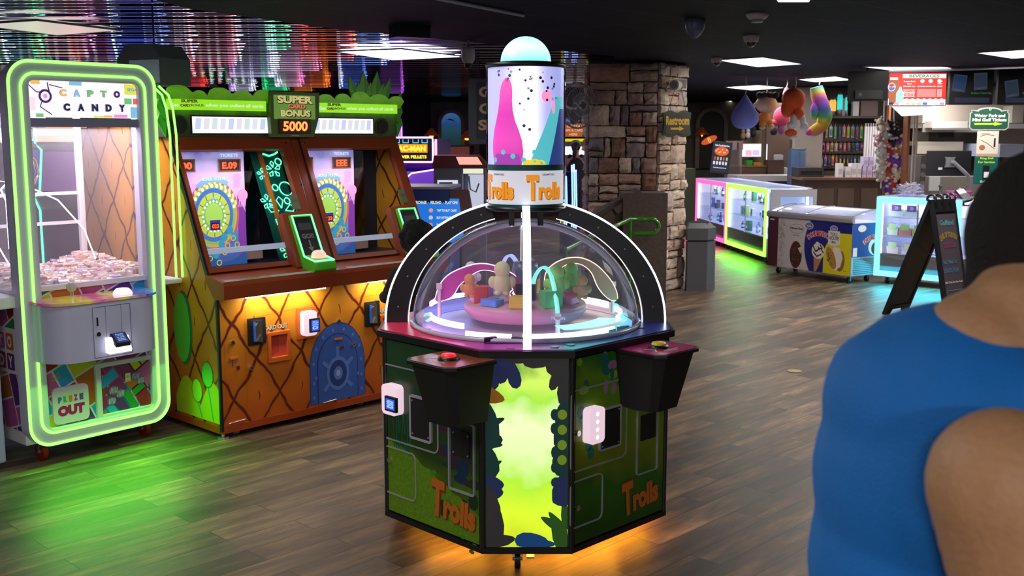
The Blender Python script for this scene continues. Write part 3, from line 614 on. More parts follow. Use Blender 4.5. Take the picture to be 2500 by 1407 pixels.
def loop(pts, w0, mat, edge):
    P = []
    n = len(pts)
    for i in range(n - 1):
        p0 = Vector(pts[max(0, i - 1)]); p1 = Vector(pts[i]); p2 = Vector(pts[i + 1]); p3 = Vector(pts[min(n - 1, i + 2)])
        for k in range(8): t = k / 8; P.append(.5 * (2 * p1 + (p2 - p0) * t + (2 * p0 - 5 * p1 + 4 * p2 - p3) * t * t + (3 * p1 - p0 - 3 * p2 + p3) * t ** 3))
    P.append(Vector(pts[-1])); q = MB(); q.strip(P, (.005, w0, 0), .005, mat); q.build('lit_arm', game)
loop([(-.098, .12, 1.02), (-.105, .12, 1.09), (-.09, .12, 1.155), (-.065, .11, 1.175), (-.04, .09, 1.15), (-.015, .06, 1.08), (-.0, .04, 1.02)], .014, E('pale blue lit acrylic', (.38, .5, 1), .9), None)
loop([(.03, -.02, 1.03), (.04, -.05, 1.10), (.07, -.08, 1.145), (.10, -.12, 1.13), (.12, -.18, 1.06), (.13, -.24, .98), (.13, -.27, .90)], .014, E('mint lit acrylic', (.25, .9, .8), .9), None)
po = MB()
for x, y, z0, z1, mt in ((.385, .05, .93, 1.045, WHITE), (-.37, -.05, .93, 1.05, WHITE), (.13, -.30, .9, .96, WHITE)): po.cyl((x, y, z0), (x, y, z1), .008, mt, n=8); po.box(x - .012, x + .012, y - .01, y + .01, z1, z1 + .022, mt)
po.build('support_post', game)
m = MB(Matrix.Translation((.13, -.31, 0))); m.text('MISSION', 0, .965, .014, T_WHITE, .055, .0); m.build('guide_lettering', game)
m = MB(); m.prismz([(-.16, -.50), (-.02, -.50), (-.03, -.43), (-.14, -.43)], .8985, .903, D('purple win plate', (.20, .02, .30), .3)); wp = m.build('win_plate', game)
m = MB(Matrix.Translation((-.09, -.47, .9035)) @ Matrix.Rotation(-PI/2, 4, 'X')); m.text('WIN', 0, 0, .02, T_WHITE, .06, 0); m.build('win_lettering', wp)
m = MB()
for x, y, a in ((-.145, -.47, .5), (-.03, -.475, -.4), (.34, -.30, .6), (.40, -.22, .3)): q = Matrix.Translation((x, y, .9)) @ Matrix.Rotation(a, 4, 'Z'); MBq = MB(q); MBq.prismz([(-.03, -.012), (.03, -.004), (.03, .012), (-.02, .012)], 0, .018, BLACK if x < .1 else D('teal flap', (.02, .28, .30), .3)); MBq.build('flap', game)
ins = MB(); ins.cyl((-.42, -.10, .93), (-.42, -.10, .94), .03, WHITE); 
for a in (195, 345, 20): ins.cyl((.43 * cos(R(a)), .43 * sin(R(a)), .93), (.43 * cos(R(a)) , .43 * sin(R(a)) - .03, .945), .016, E('cyan lit cap', (.3, .9, .95), .8), n=12)
ins.build('bumper_cap', game)
MB().lathe([(.43, .9), (.475, .9), (.475, .93), (.44, .95)], D('inner ring glow', (.55, .5, .7), .3), 48, a0=R(-20), a1=R(205)).build('inner_ring', game)
# ================================================================ candy claw machine
KC = .965
cl = thing('claw_machine', 'white candy claw machine outlined by two green neon rounded frames', 'arcade game', (-2.535 * KC, 5.51 * KC, CAMH * (1 - KC)), 40)
cl.scale = (KC,) * 3
x0, x1, z0, z1 = -.035, .80, .045, 2.085
def loop3(x0, x1, z0, z1, r, y, n=8): return [(x, y, z) for x, z in rrect(x0, x1, z0, z1, r, n)]
MB().frame(rrect(x0, x1, z0, z1, .115, 10), rrect(x0 + .112, x1 - .10, z0 + .085, z1 - .10, .03, 10), 0, .10, PANEL, False).build('front_frame', cl, .004)
MB().tube(loop3(x0 + .004, x1 - .004, z0 + .004, z1 - .004, .115, -.004, 10), .0085, E_GREEN, 8, True).build('neon_tube', cl)
MB().tube(loop3(x0 + .066, x1 - .066, z0 + .066, z1 - .066, .075, -.006, 10), .0075, E_GREEN, 8, True).build('neon_tube', cl)
b = MB(); b.box(-.02, .785, .08, .86, .045, .88, WHITE); b.box(-.02, .785, .08, .86, 1.98, 2.06, WHITE)
for x in (0, .77): b.box(x - .018, x + .018, .82, .86, .88, 1.98, WHITE)
b.box(.36, .40, .83, .86, .88, 1.98, WHITE); b.box(0, .77, .83, .86, 1.70, 1.74, WHITE); b.box(0, .77, .83, .86, .88, .93, WHITE)
b.build('cabinet', cl, .006)
m = MB(); 
for z in (1.16, 1.34): m.box(-.02, .785, .835, .845, z, z + .02, WHITE)
m.build('cross_rail', cl)
m = MB(); m.box(.94, .942, .03, .40, .86, 1.92, GLASS); m.box(.80, .94, .03, .032, .86, 1.92, GLASS); m.build('side_glass', cl)
m = MB(); m.box(-.17, -.168, .07, .72, .86, 1.92, GLASS); m.box(-.168, -.03, .07, .072, .86, 1.92, GLASS); m.build('side_glass', cl)
m = MB(); m.box(.80, .945, .03, .40, .835, .865, WHITE); m.build('side_shelf', cl, .01)
m = MB(); m.box(-.175, -.02, .07, .72, .80, .865, WHITE); m.build('side_shelf', cl, .01)
for x, y in ((.943, .028), (.90, .026)):
    MB().tube([(x - .10, y, 1.98), (x - .04, y, 1.93), (x - .015, y, 1.85), (x, y, 1.70), (x, y, .87)], .007, E_GREEN, 6).build('neon_tube', cl)
MB().box(.075, .725, .045, .048, .905, 1.745, GL('hazy front glass', (.97, .95, .98), .08, .09)).build('front_glass', cl)
MB().box(.0, .77, .85, .853, .93, 1.98, GL('frosted back glass', (.97, .95, .98), .06, .05)).build('back_glass', cl)
MB().box(.003, .006, .10, .84, .93, 1.98, GL('hazy side glass', (.97, .95, .98), .05, .12)).build('inner_side_glass', cl)
m = MB(); m.box(.075, .725, .02, .06, 1.745, 1.79, D('lavender bar', (.22, .23, .35), .3)); m.box(.07, .083, .02, .06, .9, 1.745, PANEL); m.box(.716, .74, .02, .06, .9, 1.745, PANEL); m.box(.07, .74, .02, .06, .88, .905, WHITE); m.build('window_frame', cl)
for z in (.95, 1.25, 1.66): MB().cyl((.722, .012, z), (.722, .012, z + .07), .006, CHROME, n=8).build('hinge', cl)
# lit sign
sg = MB(); sg.box(.083, .722, .03, .05, 1.795, 1.985, E('lit sign white', (.95, .88, .95), 1.0)); sgn = sg.build('marquee', cl)
m = MB(Matrix.Translation((0, .0295, 0)))
cc = {'c': E('sky block', (.25, .6, .85), .8), 'o': E('orange block', (1, .55, .15), .8), 'p': E('pink block', (1, .35, .7), .8), 'g': E('green block', (.2, .6, .2), .8), 'r': E('red block', (.85, .15, .15), .8), 'y': E('yellow block', (.85, .85, .1), .8), 'l': E('pale pink block', (1, .75, .85), .9)}
for a, b_, c, d_, k in ((.10, .15, 1.965, 1.985, 'o'), (.31, .38, 1.965, 1.985, 'c'), (.083, .12, 1.83, 1.90, 'l'), (.12, .16, 1.796, 1.815, 'g'), (.66, .722, 1.797, 1.857, 'c'), (.625, .67, 1.873, 1.905, 'g'), (.678, .715, 1.873, 1.905, 'r'), (.628, .722, 1.925, 1.982, 'y'), (.56, .64, 1.797, 1.815, 'p'), (.44, .50, 1.797, 1.806, 'y'), (.50, .55, 1.797, 1.81, 'o')): m.rect(a, b_, c, d_, cc[k], .0008)
INK = E('violet ink', (.08, .02, .22), .7)
m.ring(.175, 1.905, .024, .036, INK, .0012); m.disc(.175, 1.905, .012, cc['p'], .0013)
for p in ([(.195, 1.93), (.19, 1.975), (.20, 1.925)], [(.15, 1.925), (.13, 1.925), (.085, 1.965)], [(.155, 1.875), (.145, 1.85), (.205, 1.81)], [(.20, 1.965), (.27, 1.95)]): m.line(p, .005, INK, .0012)
sh = E('letter shade', (.5, .38, .45), .7)
for i, (ch, k) in enumerate(zip('CAPTO', ('o', 'c', 'g', 'g', None))):
    for dx, mt, oo in ((-.005, sh, .0014), (0, cc[k] if k else INK, .002)): m.text(ch, .275 + i * .077 + dx, 1.925, .038, mt, .036, oo, 0, .07)
for i, ch in enumerate('CANDY'):
    for dx, mt, oo in ((-.005, sh, .0014), (0, E('navy ink', (.02, .03, .12), .6), .002)): m.text(ch, .29 + i * .08 + dx, 1.85, .040, mt, .036, oo, 0, .07)
m.text('SEGA', .675, 1.953, .016, E('sega blue grey', (.25, .35, .6), .8), .06, .002, 0, .04); m.build('marquee_print', sgn)
# interior lit: led bars and candy
m = MB(); m.box(.03, .74, .30, .33, 1.955, 1.97, E('interior lamp', (1, .86, .93), 14)); m.box(.03, .74, .62, .65, 1.955, 1.97, E('interior lamp', (1, .86, .93), 14)); m.build('interior_lamp', cl)
m = MB(); m.box(.09, .26, .20, .46, 1.74, 1.82, WHITE); m.box(.05, .72, .30, .34, 1.83, 1.86, WHITE); m.box(.13, .22, .27, .37, 1.68, 1.74, D('claw grey', (.5, .5, .55), .4)); ca = m.build('claw_carriage', cl, .008)
m = MB(); m.cyl((.175, .32, 1.60), (.175, .32, 1.70), .03, BLACK, n=12)
for k in range(3):
    a = 2 * PI * k / 3 + .4; c, s_ = cos(a), sin(a); m.tube([(.175 + .02 * c, .32 + .02 * s_, 1.62), (.175 + .09 * c, .32 + .09 * s_, 1.56), (.175 + .11 * c, .32 + .11 * s_, 1.49), (.175 + .06 * c, .32 + .06 * s_, 1.43)], [.010, .011, .010, .012], CHROME if k != 1 else BLACK, 8)
m.build('claw', cl)
m = MB(); m.tube([(.02, .5, 1.25), (.12, .5, 1.45), (.25, .5, 1.43), (.45, .5, 1.33), (.6, .5, 1.15), (.66, .5, .97)], .004, E('arch reflection glow', (1, .95, 1), 3), 6); m.tube([(-.1, .6, 1.3), (.1, .6, 1.15), (.2, .6, .95)], .004, E('arch reflection glow', (1, .95, 1), 3), 6); m.build('painted_reflection', cl)  # glowing tubes painting in the dome arches' reflection on the glass
cr_ = random.Random(8); m = MB()
CC = [D('candy %d' % i, c, .35) for i, c in enumerate(((.80, .66, .64), (.85, .80, .76), (.70, .42, .50), (.80, .72, .35), (.40, .30, .60), (.78, .55, .50), (.85, .82, .84), (.55, .35, .15)))]
for k in range(1100):
    x = cr_.uniform(0, .77); y = cr_.uniform(.10, .80); h = .90 + .05 * (y / .8) + .03 * sin(x * 9 + 1) + cr_.uniform(-.01, .012); a = cr_.uniform(0, PI); l = cr_.uniform(.012, .024)
    f = m.f; m.f = Matrix.Translation((x, y, h)) @ Matrix.Rotation(a, 4, 'Z') @ Matrix.Rotation(cr_.uniform(-.5, .5), 4, 'X'); m.box(-l, l, -.008, .008, -.006, .007, CC[k % 8] if cr_.random() < .7 else CC[k % 2]); m.f = f
o = m.build('wrapped_candy'); o.location = cl.location; o.rotation_euler = cl.rotation_euler; o.scale = cl.scale; tag(o, 'heap of small pale wrapped candies inside the neon claw machine', 'candy', kind='stuff')
# colourful printed panels: mosaic by recursive splitting
def mosaic(m, x0, x1, z0, z1, r, cols, depth=5, out=.0008, gap=.004, ang=.35):
    cx, cz = (x0 + x1) / 2, (z0 + z1) / 2; L_ = max(x1 - x0, z1 - z0)
    def rec(a, b, c, d, k):
        w, h = b - a, d - c
        if k == 0 or (max(w, h) < .12 and r.random() < .5) or max(w, h) < .06:
            p = [(a + gap, c + gap), (b - gap, c + gap), (b - gap, d - gap), (a + gap, d - gap)]
            q = [(cx + (x - cx) * cos(ang) - (z - cz) * sin(ang), cz + (x - cx) * sin(ang) + (z - cz) * cos(ang)) for x, z in p]
            for ax, lim, sg_ in ((0, x0, 1), (0, x1, -1), (1, z0, 1), (1, z1, -1)):
                o_ = []
                for i in range(len(q)):
                    u, v = q[i], q[(i + 1) % len(q)]; iu, iv = (u[ax] - lim) * sg_ >= 0, (v[ax] - lim) * sg_ >= 0
                    if iu: o_.append(u)
                    if iu != iv: t = (lim - u[ax]) / (v[ax] - u[ax]); o_.append((u[0] + (v[0] - u[0]) * t, u[1] + (v[1] - u[1]) * t))
                q = o_
                if len(q) < 3: return
            m.ply(q, r.choice(cols), out); return
        if w > h * 1.1 or (w > h * .8 and r.random() < .5): s_ = a + w * r.uniform(.35, .65); rec(a, s_, c, d, k - 1); rec(s_, b, c, d, k - 1)
        else: s_ = c + h * r.uniform(.35, .65); rec(a, b, c, s_, k - 1); rec(a, b, s_, d, k - 1)
    rec(cx - L_ * .8, cx + L_ * .8, cz - L_ * .8, cz + L_ * .8, depth)
MC = [D('mosaic %d' % i, c, .3) for i, c in enumerate(((.02, .30, .60), (.35, .02, .12), (.10, .03, .20), (.02, .22, .04), (.45, .12, .02), (.50, .50, .02), (.45, .10, .30), (.30, .02, .03), (.02, .30, .60), (.22, .03, .14)))]
m = MB(); m.box(.07, .745, .04, .06, .12, .885, D('panel white', (.62, .58, .72), .3)); fp = m.build('front_panel', cl)
m = MB(Matrix.Translation((0, .04, 0))); mosaic(m, .075, .74, .125, .88, random.Random(12), MC, 7, .0008, .005, .42); m.build('mosaic_print', fp)
# prize sign and door
m = MB(); m.prism(rrect(.112, .318, .14, .345, .03), .026, .040, D('prize block white', (.62, .50, .66), .3)); pz = m.build('prize_sign', fp, .004)
m = MB(Matrix.Translation((0, .026, 0)))
for ch, x, c in zip('PRIZE', (.152, .182, .212, .242, .275), ((.03, .15, .5), (.03, .35, .1), (.6, .2, .02), (.4, .03, .35), (.1, .05, .4))): m.text(ch, x, .275, .034, D('prize ' + ch, c, .4), .022 if ch != 'I' else .02, .0012, 0, .07)
m.text('OUT', .214, .212, .058, D('prize magenta', (.42, .01, .14), .4), .155, .0012, 0, .08); m.build('prize_lettering', pz)
m = MB(); m.frame(rrect(.362, .735, .108, .44, .006), rrect(.392, .70, .145, .415, .004), .015, .04, D('door frame white', (.55, .53, .68), .3)); dr = m.build('prize_door', fp, .003)
m = MB(Matrix.Translation((0, .033, 0))); mosaic(m, .393, .70, .146, .415, random.Random(3), MC, 5, .0, .005, .55)
for x, z, s_ in ((.47, .27, .03), (.51, .245, .03), (.455, .21, .028), (.61, .33, .03), (.64, .30, .028)):
    m.disc(x, z, s_, D('sweets violet', (.16, .10, .30), .4), .001, s_ * .9, 12)
    for k in range(5): m.line([(x - s_ * .6 + k * s_ * .3, z - s_ * .5), (x - s_ * .4 + k * s_ * .3, z + s_ * .5)], .004, D('sweets pale', (.5, .42, .62), .4), .0014)
m.rect(.545, .578, .305, .355, D('warning label', (.65, .62, .4), .4), .0018); m.ply([(.55, .325), (.573, .325), (.5615, .347)], D('warning yellow', (.6, .65, .02), .4), .002); m.text('!', .5615, .333, .01, T_BLACK, .003, .0022); m.rect(.552, .571, .311, .313, T_BLACK, .002); m.build('door_print', dr)
m = MB(Matrix.Translation((0, .04, 0)) @ Matrix.Rotation(0, 4, 'X'))
m.text('BOOM', .14, .415, .015, D('gold tiny print', (.5, .35, .03), .4), .045, .002, .3); m.text('BOOM', .145, .395, .015, D('gold tiny print', (.5, .35, .03), .4), .045, .002, .3); m.build('small_print', fp)
# control console with rounded ends
def stadium(x0, x1, y0, y1, r, n=8):
    p = [(x1, y1), (x0, y1)]
    for i in range(n + 1): a = R(180 + 90 * i / n); p.append((x0 + r + r * cos(a), y0 + r + r * sin(a)))
    for i in range(n + 1): a = R(270 + 90 * i / n); p.append((x1 - r + r * cos(a), y0 + r + r * sin(a)))
    return p
cw = D('console white', (.50, .53, .72), .25)
con = MB().prismz(stadium(.02, .66, -.215, .04, .15), .515, .825, cw, True).build('control_console', cl, .004)
PT = ramp_mat('console top print', [(0, (.45, .08, .25)), (.25, (.6, .6, .05)), (.45, (.6, .08, .35)), (.6, (.65, .6, .08)), (.75, (.12, .02, .4)), (1, (.05, .35, .6))], 0, .25, .0, .7, .5, 9, .15)
MB().prismz(stadium(.005, .675, -.23, .05, .15), .825, .838, PT, True).build('console_top', con, .003)
m = MB(); m.cyl((.19, -.10, .838), (.19, -.10, .88), .008, CHROME, n=10); m.ell((.19, -.10, .905), .027, D('joystick ball', (.55, .5, .52), .2)); m.build('joystick', con)
m = MB(Matrix.Translation((.47, -.12, .838))); m.lathe([(0, .035), (.035, .03), (.05, .012), (.052, 0)], E('lilac lit button', (.85, .65, 1), 1.4), 20); m.build('push_button', con)
m = MB(); outline(m, .235, .455, .525, .80, .004, .003, D('seam grey', (.15, .16, .28), .4), -.217, -.214)
m.line([(.31, .53), (.31, .80)], .002, D('seam grey', (.15, .16, .28), .4), .2165); m.line([(.40, .62), (.40, .80)], .002, D('seam grey', (.15, .16, .28), .4), .2165)
m.box(.252, .262, -.225, -.214, .70, .745, CHROME); m.cyl((.26, -.215, .655), (.26, -.228, .655), .012, CHROME, n=12); m.build('console_door', con)
m = MB(); m.prismx([(-.215, .545), (-.215, .63), (-.245, .63), (-.275, .56), (-.27, .545)], .30, .42, E('white reader glow', (.95, .9, 1), 1.6)); rd = m.build('card_reader', con, .006)
m = MB(); m.prismx([(-.217, .625), (-.225, .648), (-.283, .60), (-.278, .58)], .325, .41, BLACKM); m.add([(.333, -.2275, .6475), (.333, -.2815, .6035), (.402, -.2815, .6035), (.402, -.2275, .6475)], [(0, 1, 2, 3)], E('dim blue screen', (.02, .04, .18), .8)); m.build('reader_screen', rd)
m = MB(Matrix.Translation((0, -.256, .626)) @ Matrix.Rotation(R(-52), 4, 'X'))
for k in range(5): m.text(['SWIPE', 'card or tap', 'to play', '2.2 credits', 'SWIPE NOW'][k], .367, .022 - k * .011, .006, E('pale screen text', (.6, .8, 1), 1), .045, .003)
m.build('reader_lettering', rd)
# left side print
SF = FR(-.021, .80, 130, 0, 0, 40)
m = MB(SF); m.rect(0, .70, .11, .80, D('side white', (.72, .66, .70), .35), .0005); sd = m.build('side_panel', cl)
m = MB(SF); mosaic(m, .01, .69, .12, .43, random.Random(5), MC, 6, .001, .005, .3); mosaic(m, .01, .69, .68, .79, random.Random(9), MC, 5, .001, .005, .5)
m.build('side_print', sd)
m = MB(SF)
for i, ch in enumerate('CAPTO'): c = MC[(3, 4, 1, 6, 4)[i]]; x = .21 + .1 * i; m.prism(rrect(x - .04, x + .04, .56, .65, .01), -.003, -.001, c); m.text(ch, x, .605, .065, D('side white', (.72, .66, .70), .35), .05, .004, 0, .06)
for i, ch in enumerate('CANDY'): c = MC[(1, 3, 4, 7, 2)[i]]; x = .21 + .1 * i; m.prism(rrect(x - .04, x + .04, .45, .54, .01), -.003, -.001, c); m.text(ch, x, .495, .065, D('side white', (.72, .66, .70), .35), .05, .004, 0, .06)
m.build('side_lettering', sd)
CASTZ = -CAMH * (1 - KC) / KC
for x, y in ((.08, .12), (.70, .12), (.08, .75), (.70, .75)): caster(cl, x, y, .05, D('red wheel', (.25, .015, .01), .4), .107, .014, CASTZ)
a = R(50); 
def cw_(x, y, z=0): v = Matrix.Rotation(a, 3, 'Z') @ Vector((x, y, z)); return ((v.x - 2.535) * KC, (v.y + 5.51) * KC, CAMH + (z - CAMH) * KC)
area('neon_spill', cw_(.38, -.05, .42), .8, 7, (.12, 1, .03), (R(-30), 0, a), .10, 120)
area('claw_interior_light', cw_(.38, .40, 1.93), .6, 17, (1, .86, .93), (0, 0, a), .5)
# white cabinet cut by the left edge
wc = thing('game_cabinet', 'white cabinet edge cut off at the far left of the photo', 'arcade game', (G(18, 1143).x, G(18, 1143).y, 0), 40)
MB().box(-.75, 0.0, 0, .34, .03, .92, D('bluish white side', (.42, .45, .68), .4)).build('cabinet', wc, .01)
MB().box(-.75, -.01, .02, .33, .92, .95, BLACK).build('worktop', wc)
for x in (-.7, -.08): MB().cyl((x, .1, 0), (x, .1, .03), .02, BLACK, n=10).build('foot', wc)
# ================================================================ pineapple card machine
PO = (-1.635, 5.812)
pm_ = thing('card_machine', 'orange pineapple-patterned two-player card machine with green leaf marquee reading SUPER CARD BONUS', 'arcade game', (PO[0], PO[1], 0), 43.5)
PW = 1.66
def pine_mat():
    m = _new('pineapple print'); nt = m.node_tree; N = nt.nodes; L = nt.links; b = N['Principled BSDF']
    tc = N.new('ShaderNodeTexCoord'); sp = N.new('ShaderNodeSeparateXYZ'); L.new(tc.outputs['Object'], sp.inputs[0])
    def M_(op, a, c=None, v=None):
        n = N.new('ShaderNodeMath'); n.operation = op; L.new(a, n.inputs[0])
        if c is not None: L.new(c, n.inputs[1])
        if v is not None: n.inputs[1].default_value = v
        return n.outputs[0]
    hx = M_('ADD', sp.outputs[0], sp.outputs[1]); nz = N.new('ShaderNodeTexNoise'); nz.inputs['Scale'].default_value = 5; L.new(tc.outputs['Object'], nz.inputs[0])
    w_ = M_('MULTIPLY', nz.outputs['Fac'], v=.05); u = M_('ADD', M_('MULTIPLY', hx, v=3.35), M_('MULTIPLY', nz.outputs['Fac'], v=.35)); v = M_('MULTIPLY', sp.outputs[2], v=2.3)
    p = M_('FRACT', M_('ADD', u, v)); q = M_('FRACT', M_('SUBTRACT', u, v))
    def tri(a): return M_('ABSOLUTE', M_('SUBTRACT', a, v=.5))
    ln = M_('MAXIMUM', tri(p), tri(q)); cr = N.new('ShaderNodeValToRGB'); L.new(ln, cr.inputs[0]); e = cr.color_ramp.elements
    e[0].position = 0; e[0].color = (1, 1, 1, 1); e[1].position = .497; e[1].color = (0, 0, 0, 1); x = e.new(.455); x.color = (.8, .8, .8, 1); x = e.new(.475); x.color = (.06, .06, .06, 1)
    gz = N.new('ShaderNodeValToRGB'); L.new(M_('ADD', sp.outputs[2], M_('MULTIPLY', nz.outputs['Fac'], v=.25)), gz.inputs[0]); e = gz.color_ramp.elements
    e[0].position = .1; e[0].color = (.50, .07, .004, 1); e[1].position = .95; e[1].color = (.66, .30, .02, 1); x = e.new(.55); x.color = (.58, .18, .012, 1)
    mx = N.new('ShaderNodeMix'); mx.data_type = 'RGBA'; mx.inputs[6].default_value = (.10, .012, .004, 1); L.new(cr.outputs[0], mx.inputs[0]); L.new(gz.outputs[0], mx.inputs[7])
    # seed in the middle of each diamond
    d2 = M_('ADD', M_('MULTIPLY', M_('POWER', M_('ABSOLUTE', M_('SUBTRACT', M_('ADD', p, q), v=1.0)), v=2), v=30), M_('POWER', M_('ABSOLUTE', M_('SUBTRACT', p, q)), v=2)); 
    sd_ = M_('LESS_THAN', d2, v=.022); m2 = N.new('ShaderNodeMix'); m2.data_type = 'RGBA'; m2.inputs[7].default_value = (.12, .03, .004, 1); L.new(sd_, m2.inputs[0]); L.new(mx.outputs[2], m2.inputs[6])
    L.new(m2.outputs[2], b.inputs['Base Color']); b.inputs['Roughness'].default_value = .32; return m
PINE = pine_mat(); RB = D('red brown metal', (.26, .045, .012), .3); RBD = D('orange red rail', (.34, .05, .006), .35)
m = MB(); m.prismx([(0, .05), (0, .83), (.04, .90), (.08, .935), (.42, 1.69), (.78, 1.69), (.78, .05)], 0, .02, PINE); m.build('side_panel', pm_)
m = MB(); m.prismx([(0, .05), (0, .83), (.04, .90), (.08, .935), (.42, 1.69), (.78, 1.69), (.78, .05)], PW - .02, PW, PINE); m.build('side_panel', pm_)
m = MB(); m.box(.02, PW - .02, .0, .76, .05, .83, PINE); m.build('cabinet', pm_)
m = MB(); m.box(-.004, .012, -.012, .004, .05, .80, BLACK); m.build('edge_molding', pm_)
m = MB(); m.box(0, PW, -.006, .02, .035, .075, RBD); m.box(-.003, .0, .01, .76, .035, .075, RBD); m.build('kick_rail', pm_)
t24 = R(24.2); SLf = FR(0, .08, 90, .935, -t24)
m = MB(SLf); m.add([(-.008, -.012, -.02), (-.008, .012, -.02), (-.008, .012, .83), (-.008, -.012, .83), (.004, -.012, -.02), (.004, .012, -.02), (.004, .012, .83), (.004, -.012, .83)], [(0, 1, 2, 3), (7, 6, 5, 4), (0, 4, 5, 1), (0, 3, 7, 4), (1, 5, 6, 2), (2, 6, 7, 3)], BLACK); m.build('edge_molding', pm_)
m = MB(); m.prismx([(-.10, .81), (-.105, .885), (-.09, .905), (.085, .935), (.085, .90), (0, .80)], -.01, PW, RB); lg = m.build('ledge', pm_, .006)
m = MB(); 
for xa in (.01, .85): m.prismx([(-.088, .9058), (-.0885, .9075), (-.055, .9135), (-.055, .9118)], xa, xa + .78, ramp_mat('ledge sticker', [(0, (.35, .3, .25)), (.4, (.12, .2, .02)), (.5, (.3, .2, .1)), (.6, (.25, .25, .08)), (1, (.4, .4, .35))], 0, 0, 0, .4, 1.5, 20))
m.build('ledge_sticker', lg)
for a, c in ((.15, .69), (1.02, 1.46)): MB().box(a, c, -.075, -.055, .800, .809, E('warm strip light', (1, .90, .74), 12)).build('strip_light', lg)
def pw(x, y, z): v = Matrix.Rotation(R(46.5), 3, 'Z') @ Vector((x, y, 0)); return (v.x + PO[0], v.y + PO[1], z)
for x in (.42, 1.24): area('ledge_lamp', pw(x, -.07, .797), .5, 2.4, (1, .86, .64), (R(12), 0, R(46.5)), .02)
def slframe(m, po, pi, y0, y1, mat):
    n = len(po); vs = [(x, y, z) for y in (y0, y1) for p in (po, pi) for x, z in p]; fs = []
    for i in range(n): j = (i + 1) % n; fs += [(i, j, n + j, n + i), (2 * n + i, 3 * n + i, 3 * n + j, 2 * n + j), (i, 2 * n + i, 2 * n + j, j), (n + i, n + j, 3 * n + j, 3 * n + i)]
    m.add(vs, fs, mat)
for k, (xa, xb) in enumerate(((0.004, .79), (.865, PW - .004))):
    m = MB(SLf)
    po = [(xa, .0), (xb, .0), (xb, .29), (xb, .355), (xb, .822), (xa, .822)]
    wi = (.03, .72) if k == 0 else (.90, 1.58)
    pi = [(wi[0], .03), (wi[1] - .15, .03), (wi[1] - .14, .325), (wi[1], .335), (wi[1], .742), (wi[0], .742)]
    slframe(m, po, pi, -.02, .02, RB)
    for x, z in ((xa + .02, .78), (xb - .04, .78), (xb - .015, .5)): m.cyl((x, -.02, z), (x, -.026, z), .006, CHROME, n=8)
    wf = m.build('window_frame', pm_, .004)
    m = MB(SLf); m.ply(pi, GLASS, -.005); m.build('window_glass', wf)
    m = MB(SLf); m.rect(wi[1] - .055, wi[1] + .005, .345, .44, D('sticker moss', (.10, .14, .05), .5), .021); m.text('CARDS', wi[1] - .025, .40, .02, D('sticker red', (.2, .05, .02), .5), .04, .022); m.build('sticker', wf)
m = MB(SLf); m.box(.79, .865, -.008, .02, 0, .822, RB); m.build('center_post', pm_)
for x in (.79, .862): MB(SLf).box(x - .003, x + .006, -.014, .0, .0, .822, BLACK).build('edge_molding', pm_)
